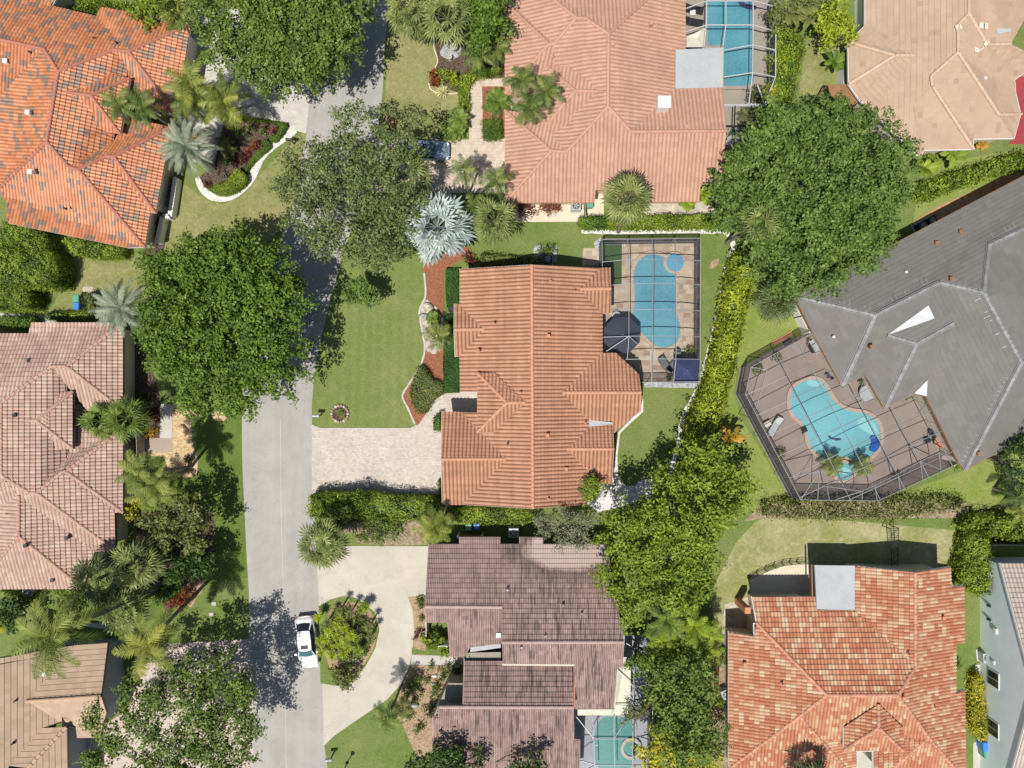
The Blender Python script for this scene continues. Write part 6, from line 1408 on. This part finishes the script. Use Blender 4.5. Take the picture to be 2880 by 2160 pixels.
hedge('long hedge between salmon house and the mauve house', 'N 420,0 560,-25 800,-20 1000,-10 1000,60 900,75 700,80 560,85 430,60', 2.0, 'f_ficus', leaf=.18, dens=150, lumps=.3, rnd_edge=.4)
hedge('upper dark green turf hedge against the salmon house', 'F 1228,78 1318,78 1318,325 1235,330 1226,200', .7, 'f_turf', leaf=.1, dens=420, lumps=.1, rough=.04, rnd_edge=.1)
hedge('lower dark green turf hedge against the salmon house', 'F 1222,385 1285,375 1290,645 1320,655 1320,885 1220,890 1210,700', .7, 'f_turf', leaf=.1, dens=420, lumps=.1, rough=.04, rnd_edge=.1)
hedge('small hedge at garage corner of the salmon house', 'F 1155,1050 1200,1010 1205,1135 1150,1130', .9, 'f_oakgreen', dens=200, **HG)
hedge('tiny hedge strip at lower garage corner of salmon house', 'F 1180,1460 1200,1450 1202,1550 1178,1550', .9, 'f_oakgreen', dens=200, **HG)
hedge('hedge strip above the salmon house roof beside air conditioner', 'G -200,-20 0,0 190,5 190,55 0,50 -200,60', 1.0, 'f_olive', dens=200, **HG)
hedge('clipped kidney shaped yellow green hedge inside the white gravel curve', 'A 1350,1205 1440,1180 1500,1110 1530,1085 1580,1120 1590,1170 1530,1225 1450,1255 1380,1250', 1.1, 'f_ficus', leaf=.1, dens=420, lumps=.12, rough=.04, smooth=3, rnd_edge=.25)
hedge('low clipped green border hedge at tip of the dark bed', 'V 1080,430 1350,460 1365,520 1310,620 1190,760 1110,760 1060,680 1140,670 1220,620 1230,520 1180,470', .6, 'f_oakgreen', leaf=.1, dens=400, lumps=.1, rough=.04)
hedge('shaded clipped green border hedge along the white gravel', 'V 1010,700 1090,760 1095,850 980,940 840,1070 720,1220 690,1180 800,1010 900,900 980,840 970,760', .7, 'f_oakgreen', leaf=.1, dens=400, lumps=.1, rough=.04)
hedge('shaded clipped hedge along upper border of dark bed', 'V 560,340 800,370 1060,420 1050,450 800,420 560,400', .6, 'f_oakgreen', leaf=.1, dens=400, lumps=.1)
hedge('dark green yard shrub hedge at curved drive corner of salmon house path', 'F 1060,710 1110,740 1150,800 1215,830 1215,880 1150,930 1110,1000 1060,1020 1020,980 1000,880 1020,800', .8, 'f_olive', leaf=.13, dens=280, lumps=.4, smooth=2)
shrub('yellow green shrub at tip of the red mulch bed', 'F 1025,920,28 1010,900,20', .6, 'f_lime')
hedge('olive ragged hedge along right edge of the narrow lawn by peach house', 'D 1010,1180 1100,1150 1250,1100 1400,1060 1560,1010 1700,970 1700,1060 1560,1090 1400,1150 1250,1200 1100,1260 1010,1290', 1.6, 'f_limedk', leaf=.2, dens=110, rough=.22, lumps=.6, smooth=2)
hedge('ragged brownish hedge row below the large angled cage', 'H -20,1600 160,1575 400,1570 560,1560 800,1570 1100,1565 1290,1585 1280,1640 1100,1655 L 900,40 500,45 100,40 -20,20', 1.2, 'f_olive', leaf=.2, dens=75, rough=.25, lumps=.7, core=False)
hedge('bright clipped hedge between mottled tile house yard and blue gabled house', 'L 1290,330 1310,190 1380,140 1450,170 1462,260 1462,530 1340,535 1280,480 1265,400', 2.4, 'f_limedk', leaf=.18, dens=150, lumps=.25, smooth=2, rnd_edge=.5)
hedge('mixed green hedge in the upper right corner of mottled house yard', 'L 1300,80 1380,30 1500,40 1700,20 1700,180 1500,160 1380,130 1290,120', 2.0, 'f_limedk', leaf=.22, dens=110, rough=.2, lumps=.6, smooth=2)
hedge('yellow leaved hedge along the wall of blue gabled house', 'L 1345,1075 1410,1080 1420,1240 1440,1330 1435,1480 1390,1490 1350,1430 1345,1290', 1.3, 'f_yellow', leaf=.16, dens=170, lumps=.4, smooth=2)
hedge('mixed lime hedge strip along the white framed cage', 'D 55,180 130,110 200,170 240,270 230,380 190,480 170,620 90,640 40,560 55,400', 2.0, 'f_limedk', leaf=.2, dens=120, rough=.2, lumps=.7, smooth=2)
shrub('bright yellow shrub touching the corner of white framed cage', 'T 890,830,50 860,900,45 920,870,40', 2.2, 'f_yellow')
shrub('yellow green bush at the end of mixed hedge strip by the big tree', 'D 20,590,60 80,370,70 -10,640,40', 2.3, 'f_lime')
hedge('green hedge strip behind orange house at the top', 'A 430,60 450,30 560,45 640,75 620,100 520,85 435,75', .9, 'f_oakgreen', dens=170, **HG)
hedge('long low hedge along the top edge by orange house', 'A 480,-30 820,10 800,15 640,5 480,10', 1.6, 'f_ficus', dens=170, **HG)
hedge('low bright hedge at lower eave of rose tiled house', 'M 340,1285 490,1280 500,1318 345,1320', .9, 'f_ficus', dens=170, **HG)
hedge('low bright hedge at left corner below the rose tiled house', 'M 0,1290 150,1320 230,1310 225,1365 120,1370 20,1320', 1.0, 'f_ficus', dens=170, **HG)
hedge('low green shrub border below pool of bushes at the coral shrub', 'M 1000,1320 1080,1250 1150,1250 1160,1290 1100,1350 1010,1400 980,1370', .9, 'f_oakgreen', dens=170)
hedge('small hedge under the fan palm near driveway of pink house', 'B 1465,770 1590,765 1600,880 1540,900 1470,890', .8, 'f_oakgreen', leaf=.12, dens=280)
hedge('low green groundcover along the pink house path', 'B 1310,600 1385,560 1420,500 1590,465 1600,430 1400,440 1330,480 1310,540', .7, 'f_limedk', leaf=.16, dens=170)
hedge('yellowish groundcover strip beside pink house path', 'B 1310,605 1385,600 1392,700 1315,690', .35, 'f_lime', leaf=.14, dens=200)
# ------------------------------------------------------------------ shrubs
def sh(label, spec, h, mat, **k): shrub(label, spec, h, mat, **k)
sh('bright clipped yellow green shrub mound by the stone ornaments', 'B 1245,480,50 1200,460,30 1290,500,40', 1.4, 'f_lime')
sh('red spiky shrub left of the yellow green mound', 'B 1150,500,38 1145,470,25 1160,530,25', .8, 'f_red', leaf=.2)
sh('dark red round shrub half under the sparse tree', 'B 862,785,52', 1.3, 'f_darkred'); sh('reddish shrub at tip of the clipped border hedge', 'V 1140,570,70', .8, 'f_red')
sh('green shrub mound left of the fan leaved cycads on the lawn', 'B 1225,840,55 1280,860,50', 1.1, 'f_oakgreen'); sh('red and orange croton shrubs in the shaded dark bed', 'V 880,760,50 830,850,60 720,900,60', .8, 'f_red')
sh('tiny red shrub at left end of the gravel curve', 'V 110,1390,55', .6, 'f_darkred'); sh('white edged shrub near palms in the dark bed', 'V 380,1290,45', .6, 'f_grey')
sh('rust red shrub row on the shaded side of pink house', 'C 245,1345,45 200,1340,30 290,1340,30', .8, 'f_red'); sh('small rust red shrub at the left of pink house side', 'C 100,1335,60 40,1340,40', .7, 'f_darkred')
sh('round clipped shrub left of bismarck palm near salmon roof', 'F 1520,35,50', .8, 'f_ficus'); sh('round dark shrub above salmon roof by the corner', 'F 1640,25,40', .8, 'f_oakgreen')
sh('green shrub between grey rocks above the salmon house', 'C 215,1615,45 250,1610,30', .8, 'f_oakgreen'); sh('red leaved shrub under the bismarck palm', 'F 1400,25,40 1370,5,35', .9, 'f_darkred')
sh('orange and green croton shrub beside the walkway', 'E 965,1150,42', .8, 'f_croton'); sh('small dark shrub on the golden gravel', 'E 1210,1325,30', .7, 'f_deep')
sh('reddish flowering shrub in shade near the walkway', 'E 985,1030,35 1000,1080,20', .7, 'f_darkred'); sh('dark shrub by wall of rose house above the walkway', 'E 900,920,45 950,960,35', 1.0, 'f_deep')
sh('coral red shrub patch, the larger one by leaning palm', 'M 1140,1390,55 1180,1370,40 1100,1370,35', .7, 'f_red'); sh('coral orange shrub patch beside the larger red one', 'M 1210,1310,40 1170,1320,25', .7, 'f_red')
sh('pink flowering shrub in the shaded wall niche', 'M 810,990,28', .8, 'f_darkred', leaf=.12); sh('bright green shrub above the large coconut palm crown', 'M 385,1465,45 420,1480,30', 1.4, 'f_ficus')
sh('dark brown leaved shrub behind the coconut palm', 'M 430,1400,50 470,1430,40 370,1380,35', 1.2, 'f_olive'); sh('yellow shrub at left edge above the tan roof', 'I 20,750,45 0,700,40', 1.6, 'f_yellow')
sh('green shrub at left edge below the rose house', 'I 10,680,40', 1.2, 'f_ficus')
sh('deep green round shrub in bed above the curved drive', 'J 740,130,80 690,160,50 780,170,50 820,80,60', 1.9, 'f_oakgreen'); sh('feathery green shrub right of the deep green shrub', 'J 880,150,50 920,90,45 860,60,60', 1.6, 'f_oak')
sh('olive groundcover shrub at left of shrub bed', 'J 520,90,50 590,70,40', .8, 'f_olive'); sh('dark tall shrub rising from hedge over the main drive', 'F 640,1600,70 700,1620,60 580,1620,50', 3.0, 'f_oakgreen')
sh('yellow leaved shrub at the road end of ragged hedge', 'F 380,1610,50 350,1650,40', 2.0, 'f_lime')
sh('green shrub by upper wall corner of mauve house', 'J 1060,590,32 1075,620,25', .8, 'f_oakgreen'); sh('small reddish shrub in narrow bed by mauve house', 'J 1050,790,25 1035,820,18', .5, 'f_darkred'); sh('small dark shrub in middle of narrow bed by mauve house', 'J 1070,700,22', .5, 'f_olive')
sh('bright green banana like shrub by the mauve house yard', 'J 1140,850,50 1100,830,35 1180,840,35', 1.4, 'f_ficus', leaf=.3); sh('bright green shrub by mauve house entry', 'J 1220,910,38', 1.2, 'f_ficus', leaf=.24)
sh('green shrub row upper left of entry bed', 'J 1010,1130,45 980,1170,40 1050,1090,35', 1.0, 'f_oakgreen'); sh('green shrub against grey porch wall', 'J 1175,1165,40 1150,1190,25', 1.0, 'f_oakgreen'); sh('mixed shrub above the green porch shrub', 'J 1210,1080,40 1240,1030,30', .9, 'f_olive')
sh('dark conifer shrub leaning in the small mauve house yard', 'N 322,800,25', 3.0, 'f_deep'); sh('small shrub low in the mulch by mauve house', 'J 1055,1400,30 1040,1430,22', .7, 'f_oakgreen'); sh('green dark shrub between slim palms', 'J 985,1330,40', .7, 'f_oakgreen')
sh('dark small leaved tree shrub at the lower end of planted island', 'J 540,1090,60 600,1070,45 500,1050,40 580,1130,35', 1.8, 'f_olive', leaf=.22); sh('bushy green plants in middle of the planted island', 'J 600,950,70 540,930,50 660,920,50', 1.1, 'f_oak')
sh('green shrub on planted island near lower right', 'J 700,820,45 740,780,35', .9, 'f_oakgreen'); sh('dark low shrub by the stone path in upper garden', 'B 1390,240,40', .9, 'f_darkred')
sh('yellow tinted shrub beside wall of the mottled house', 'K 1360,1240,40 1330,1220,25', .7, 'f_lime'); sh('green shrub along left wall of mottled house', 'K 1370,900,35 1375,980,35', .9, 'f_oak')
sh('climbing shrub over lower left edge of mottled roof', 'K 1400,1400,50 1370,1480,55 1420,1500,35', 3.2, 'f_oak'); sh('pale shrub below cream rocks beside mottled house', 'K 1340,1560,50', 1.4, 'f_grey')
sh('little green shrub at right wall of mottled house', 'L 1235,980,22 1240,1010,18', .6, 'f_oakgreen'); sh('yellow green shrub under corner eave of peach house', 'D 1060,1010,40 1090,1030,30', .8, 'f_limedk')
sh('shrub inside screen corner near the navy parasol', 'R 1010,1240,50', .8, 'f_ficus'); sh('green potted bush by lounger in lower pool cage', 'R 800,1520,38', .6, 'f_oakgreen')
sh('tall shrub inside corner of the white framed cage', 'T 780,850,80 740,900,60 700,1040,70', 1.8, 'f_olive'); sh('dark shrub row beneath east eave of the mauve house', 'J 1290,1010,40 1310,1060,40', 1.2, 'f_deep')
sh('round green shrub at the right corner by angled cage', 'O 1600,940,35', .6, 'f_limedk'); sh('shrub beneath the white wall of orange house', 'A 1085,1150,35 1080,1230,35 1065,1300,35', .9, 'f_oakgreen'); sh('yellow shrub beneath the white wall of orange house', 'A 1062,1385,20', .6, 'f_lime')
sh('green shrub strip along white wall bottom of orange house', 'A 1010,1440,40 1000,1520,40', .9, 'f_deep'); sh('green shrub under palms inside orange house courtyard', 'A 1080,770,50 1150,800,50 1420,900,40', 1.0, 'f_olive')
sh('small flowering shrubs along hedge by white edging, upper', 'G 1110,1100,25 1120,1050,22', .8, 'f_olive'); sh('dark shrub in gravel by the lime hedge', 'G 1100,1170,22 1150,930,22', .7, 'f_oakgreen')
# ------------------------------------------------------------------ palms
FP = 'feather palms around the gardens'; NP = 'fan palms around the gardens'
palm('young royal palm left of a pair above orange dormer', None, 'A 770,680', 6.2, 2.3, 'f_royal', n=14, leaf=.5, group=FP)
palm('young royal palm right of a pair above orange dormer', None, 'A 925,690', 6.2, 2.4, 'f_royal', n=15, leaf=.5, group=FP)
palm('coconut palm with yellow fronds nearest the grey paved drive', 'A 1430,760', 'A 1450,665', 5.5, 3.2, 'f_cocoyel', n=16, leaf=.7, group=FP)
palm('coconut palm with upright frond beside orange roof', 'A 1260,700', 'A 1235,560', 6.0, 3.1, 'f_cocoyel', n=14, leaf=.7, group=FP)
palm('arching palm between two yellow frond palms', None, 'A 1210,660', 4.5, 2.4, 'f_coco', n=14, leaf=.55, group=FP)
palm('silver green date palm with orange fruit at orange house', None, 'A 1210,945', 5.0, 3.0, 'f_silver', n=56, leaf=.4, trunk=.28, fruit=3, droop=1.15, stations=30, lw=.055, group=FP)
palm('silver green date palm overlapping the big round tree', None, 'E 790,340', 6.0, 3.1, 'f_silver', n=56, leaf=.4, trunk=.28, droop=1.15, stations=30, lw=.055, group=FP, dead=3)
palm('yellow green fan palm at top near the paved drive', None, 'A 1150,70', 3.6, 2.4, 'f_cocoyel', 'fan', n=22, leaf=1.0, group=NP)
palm('fan palm at the top, left of three', None, 'B 980,70', 5.0, 2.8, 'f_sabal', 'fan', n=24, leaf=1.15, group=NP, segs=18); palm('fan palm at the top, hanging lower in the middle', None, 'B 1060,110', 4.2, 2.4, 'f_sabal', 'fan', n=20, leaf=1.0, group=NP, segs=18)
palm('fan palm at the top above the birdbath', None, 'B 1240,120', 5.2, 3.0, 'f_sabal', 'fan', n=26, leaf=1.2, group=NP, segs=18)
for s_, l_ in (('B 1440,350', 'lower left of two broad palms by the pink house corner'), ('B 1560,310', 'upper right of two broad palms by the pink house corner')): palm(l_, None, s_, 3.2, 2.2, 'f_royal', n=18, leaf=.5, group=FP)
cycad('large cycad with long fronds by the pink house entry', 'B 1565,660', .8, 1.65, n=34, leaf=.4); cycad('dark green cycad on lawn edge by pink path', 'B 1320,770', .9, 1.3, 'f_oak', n=34); cycad('smaller cycad below it on lawn edge by pink path', 'B 1300,850', .7, 1.1, 'f_oak', n=30)
rosette('variegated cream agave in the curved bed', 'B 1210,600', .2, .75, 'f_agave', 34, .13, 'agave'); cycad('spiky green cycad in the shaded dark bed', 'V 440,850', .6, 1.0, 'f_olive', n=30)
palm('pale green fan palm over the pink paved drive beside silver car', 'B 900,1180', 'B 970,1140', 5.0, 3.2, 'f_sabal', 'fan', n=30, leaf=1.25, group=NP, segs=20)
palm('slim palm with casting shadow on pink drive', 'B 1375,1270', 'B 1350,1110', 5.0, 1.9, 'f_royal', n=12, leaf=.5, trunk=.1, group=FP); palm('slim palm beside pink house wall at drive end', 'B 1430,1270', 'B 1555,1165', 5.5, 1.9, 'f_royal', n=13, leaf=.5, trunk=.1, group=FP)
palm('slim palm just right of the bismarck palm', None, 'B 1415,1330', 3.6, 1.7, 'f_royal', n=13, leaf=.5, trunk=.1, group=FP)
palm('large silvery blue bismarck palm at corner of front lawn', None, 'B 1175,1475', 4.6, 4.1, 'f_bis', 'fan', n=42, leaf=1.45, trunk=.3, segs=15, droop=.3, cup=.7, spread=4.4, elbot=-.2, lw=1.05)
palm('pale green fan palm right of bismarck palm', None, 'B 1550,1430', 4.6, 2.7, 'f_sabal', 'fan', n=30, leaf=1.15, group=NP, segs=20)
for s_, l_ in (('C 70,520', 'uppermost of three palms over the pink roof edge'), ('C 225,590', 'rightmost of three palms over the pink roof edge'), ('C 110,700', 'lowest of three palms over the pink roof edge')): palm(l_, None, s_, 6.0, 2.1, 'f_royal', n=13, leaf=.5, group=FP, trunk=.12)
palm('leaning fan palm between pink roof and white edged hedge', 'C 690,1500', 'C 745,1290', 7.0, 2.7, 'f_sabal', 'fan', n=38, leaf=1.15, group=NP, segs=20, dead=8)
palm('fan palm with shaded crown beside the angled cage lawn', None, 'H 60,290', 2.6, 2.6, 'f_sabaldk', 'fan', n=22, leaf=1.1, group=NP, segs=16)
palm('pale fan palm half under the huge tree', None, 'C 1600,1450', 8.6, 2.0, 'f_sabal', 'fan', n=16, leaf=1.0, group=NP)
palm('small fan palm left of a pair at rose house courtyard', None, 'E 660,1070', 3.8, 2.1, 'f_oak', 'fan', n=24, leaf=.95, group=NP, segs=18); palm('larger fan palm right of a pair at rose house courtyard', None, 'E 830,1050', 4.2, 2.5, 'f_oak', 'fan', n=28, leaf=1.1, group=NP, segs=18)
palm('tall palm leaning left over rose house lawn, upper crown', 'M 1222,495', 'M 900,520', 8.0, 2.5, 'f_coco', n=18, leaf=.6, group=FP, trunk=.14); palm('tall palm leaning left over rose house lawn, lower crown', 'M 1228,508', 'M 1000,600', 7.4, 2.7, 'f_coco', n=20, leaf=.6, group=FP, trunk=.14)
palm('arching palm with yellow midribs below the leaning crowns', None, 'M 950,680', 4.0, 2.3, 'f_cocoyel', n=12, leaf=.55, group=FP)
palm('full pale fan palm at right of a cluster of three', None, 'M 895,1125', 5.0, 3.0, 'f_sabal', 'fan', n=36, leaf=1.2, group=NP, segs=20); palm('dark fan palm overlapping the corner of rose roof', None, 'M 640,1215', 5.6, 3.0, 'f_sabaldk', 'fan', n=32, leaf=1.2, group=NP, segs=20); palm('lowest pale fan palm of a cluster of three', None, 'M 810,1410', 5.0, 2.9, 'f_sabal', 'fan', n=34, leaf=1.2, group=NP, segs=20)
palm('very large coconut palm over the tan roof', 'M 1040,1260', 'I 330,800', 11.0, 4.2, 'f_coco', n=18, leaf=.85, trunk=.2, group=FP, droop=1.3)
palm('large coconut palm with trunk curving from the coral shrubs', 'I 1262,540', 'I 960,860', 9.0, 3.4, 'f_cocoyel', n=18, leaf=.8, trunk=.15, group=FP, droop=1.4)
palm('fan palm overhanging the road by the circular drive', 'J 640,55', 'J 435,205', 5.5, 2.9, 'f_sabal', 'fan', n=34, leaf=1.15, group=NP, segs=20)
palm('yellow green palm at the corner of mauve roof', 'J 1190,150', 'J 1160,90', 4.5, 2.5, 'f_cocoyel', n=16, leaf=.55, group=FP)
palm('small palm on the lawn below the curved drive', 'J 880,1270', 'J 840,1330', 4.8, 1.9, 'f_royal', n=14, leaf=.5, trunk=.09, group=FP, tb='darkmetal' if False else 'trunk')
palm('young palm with dark crown beside the slim trunks', None, 'J 950,1270', 2.4, 1.4, 'f_olive', n=12, leaf=.4, trunk=.08, group=FP)
palm('leafy green palm in the red mulch bed', None, 'F 1180,510', 2.6, 1.9, 'f_coco', n=15, leaf=.5, trunk=.1, group=FP); cycad('dark small cycad above the leafy palm in red mulch', 'F 1150,400', .5, .8, 'f_oak', n=20)
for i, (s_, l_, hh, L_) in enumerate((('K 1000,700', 'dark areca palm left in the shaded gap of tall trees', 5.0, 2.5), ('K 1180,740', 'dark areca palm right in the shaded gap of tall trees', 5.0, 2.4), ('K 1080,880', 'bright areca palm in middle above olive tree', 4.6, 2.4), ('K 1240,900', 'areca palm nearest wall of the mottled house', 4.2, 2.2), ('K 980,850', 'areca palm against the mauve roof edge', 4.4, 2.2), ('K 1290,790', 'small areca palm by the dark timber fence', 3.6, 1.6))):
    palm(l_, None, s_, hh, L_, 'f_limedk' if i != 0 else 'f_oak', n=16, leaf=.5, trunk=.1, group=FP, elbot=.1, droop=1.2)
palm('left of two palms beside the round wading pool', None, 'O 785,935', 1.8, 1.5, 'f_coco', n=18, leaf=.42, trunk=.1, group=FP); palm('right of two palms beside the round wading pool', None, 'O 985,950', 1.6, 1.3, 'f_coco', n=16, leaf=.4, trunk=.1, group=FP)
palm('small palm casting shadow in corner of white framed cage', None, 'T 690,1090', 1.2, 1.4, 'f_olive', n=13, leaf=.4, trunk=.09, group=FP)
palm('fan palm at right edge near red leaved shrub', None, 'H 1650,1640', 2.6, 2.2, 'f_cocoyel', n=12, leaf=.5, group=FP)
palm('dark palm poking in at right edge of lime lawn', None, 'H 1640,1560', 3.6, 2.0, 'f_royal', n=10, leaf=.45, group=FP)
palm('palm crown at the bottom of mottled roof', 'L 300,1900', 'L 290,1755', 6.0, 2.4, 'f_sabaldk', 'fan', n=22, leaf=1.1, group=NP)
banana('banana plant with orange leaf below the lime hedge', 'G 1410,1170', 1.5, 1.5, 'f_croton', 8); banana('green banana plant right of the lime hedge base', 'G 1440,1240', 1.2, 1.3, 'f_deep', 8)
banana('big leaved plant by the pool cage at top right, left one', 'D 130,80', 2.4, 1.8, 'f_olive', 11, w=.55); banana('big leaved plant by the pool cage at top right, right one', 'D 270,110', 2.4, 1.8, 'f_olive', 11, w=.55)
banana('banana plant beside wall of peach house', 'D 430,400', 1.8, 1.4, 'f_oakgreen', 9); banana('banana clump under the lower eave of peach house', 'D 1200,1010', 1.4, 1.3, 'f_ficus', 10); banana('banana clump at the lower left corner of peach house', 'D 1010,1090', 1.6, 1.4, 'f_ficus', 9)
banana('green ginger plant under the lower eave of pink house', 'C 1130,1320', .9, .9, 'f_ficus', 9); banana('yellow ginger plants at lower right corner of pink house', 'C 1240,1260', 1.2, 1.2, 'f_limedk', 11); banana('small orange tipped plant under peach house corner', 'D 1390,940', .6, .6, 'f_croton', 7)
banana('bright leafy banana plant right of the fan palm cluster', 'M 1160,1190', 1.6, 1.0, 'f_ficus', 7)
# dracaena clump on the planted island
dr = [(430, 655), (560, 670), (500, 730), (590, 730), (550, 700), (480, 790), (540, 780), (600, 790), (660, 790), (620, 840), (560, 840), (500, 850), (440, 800), (455, 860), (700, 605), (730, 590), (640, 760), (690, 850), (520, 890), (590, 880)]
wh = ['at the upper left tip', 'near the top centre', 'left of centre', 'right of centre', 'just below the top', 'on the left side', 'in the middle', 'middle right', 'far right middle', 'lower right', 'lower middle', 'lower left', 'at the left kerb', 'lowest at the kerb', 'at upper right', 'outermost upper right', 'upper right of centre', 'right edge low', 'bottom left', 'bottom middle']
for (x, y), w_ in zip(dr, wh): rosette('yellow green spiky rosette plant ' + w_ + ' of the planted island', 'J %d,%d' % (x, y), random.uniform(.9, 1.8), .62, 'f_lime' if x < 650 else 'f_limedk', 34, .09, 'spiky_plant', 'spiky plant', 'spiky rosette plants on the island')
for (x, y), w_ in zip([(575, 590), (640, 610), (500, 660), (760, 700), (770, 760)], ['first dark by top edge', 'second dark by top edge', 'dark left one', 'dark right one', 'dark lower right one']): rosette('slim spiky plant, ' + w_ + ' of the island', 'J %d,%d' % (x, y), 2.1, .5, 'f_olive', 26, .07, 'spiky_plant', 'spiky plant', 'spiky rosette plants on the island')

for s_, l_, h_, m_ in (('J 520,700,55 560,660,40 470,760,40', 'green foliage mass at the upper left of planted island', .9, 'f_limedk'), ('J 640,700,50 690,740,45', 'dark green shrub under spiky plants, right of island', .9, 'f_oak'),
    ('J 500,850,60 450,800,40 560,880,50', 'dense low shrub along lower left of planted island', .8, 'f_oak'), ('J 620,880,55 680,900,45 720,850,35', 'dense low shrub along lower right of planted island', .9, 'f_oakgreen'),
    ('J 590,780,60', 'bright low shrub in the heart of planted island', .8, 'f_limedk'), ('V 620,560,70 560,640,60 700,640,50', 'dark shrub mass in upper left of the shaded bed', .9, 'f_deep'),
    ('V 760,520,60 850,560,50', 'olive shrub in upper middle of the shaded bed', .7, 'f_olive'), ('V 640,1010,80 560,1060,70 720,1000,60', 'dark reddish shrubs in lower part of shaded bed', .7, 'f_darkred'),
    ('V 480,1010,60 400,1080,60', 'deep green shrub at lower left of shaded bed', .8, 'f_deep'), ('V 960,620,50 1000,560,40', 'small green shrub near tip of the shaded bed', .6, 'f_oak'),
    ('M 1060,1000,60 1130,1050,50 1000,950,50', 'dark understorey shrub beneath the yellow patched olive tree', 1.6, 'f_deep'), ('J 1020,1230,30 1060,1180,25', 'ferny shrub beside the flat grey rock', .5, 'f_olive'),
    ('J 1100,1100,30 1130,1010,25', 'green shrub among stepping stones of entry bed', .6, 'f_oak'), ('J 1130,1300,45 1190,1350,40', 'shadowed shrub near lower porch of mauve house', .9, 'f_deep')):
    shrub(l_, s_, h_, m_)
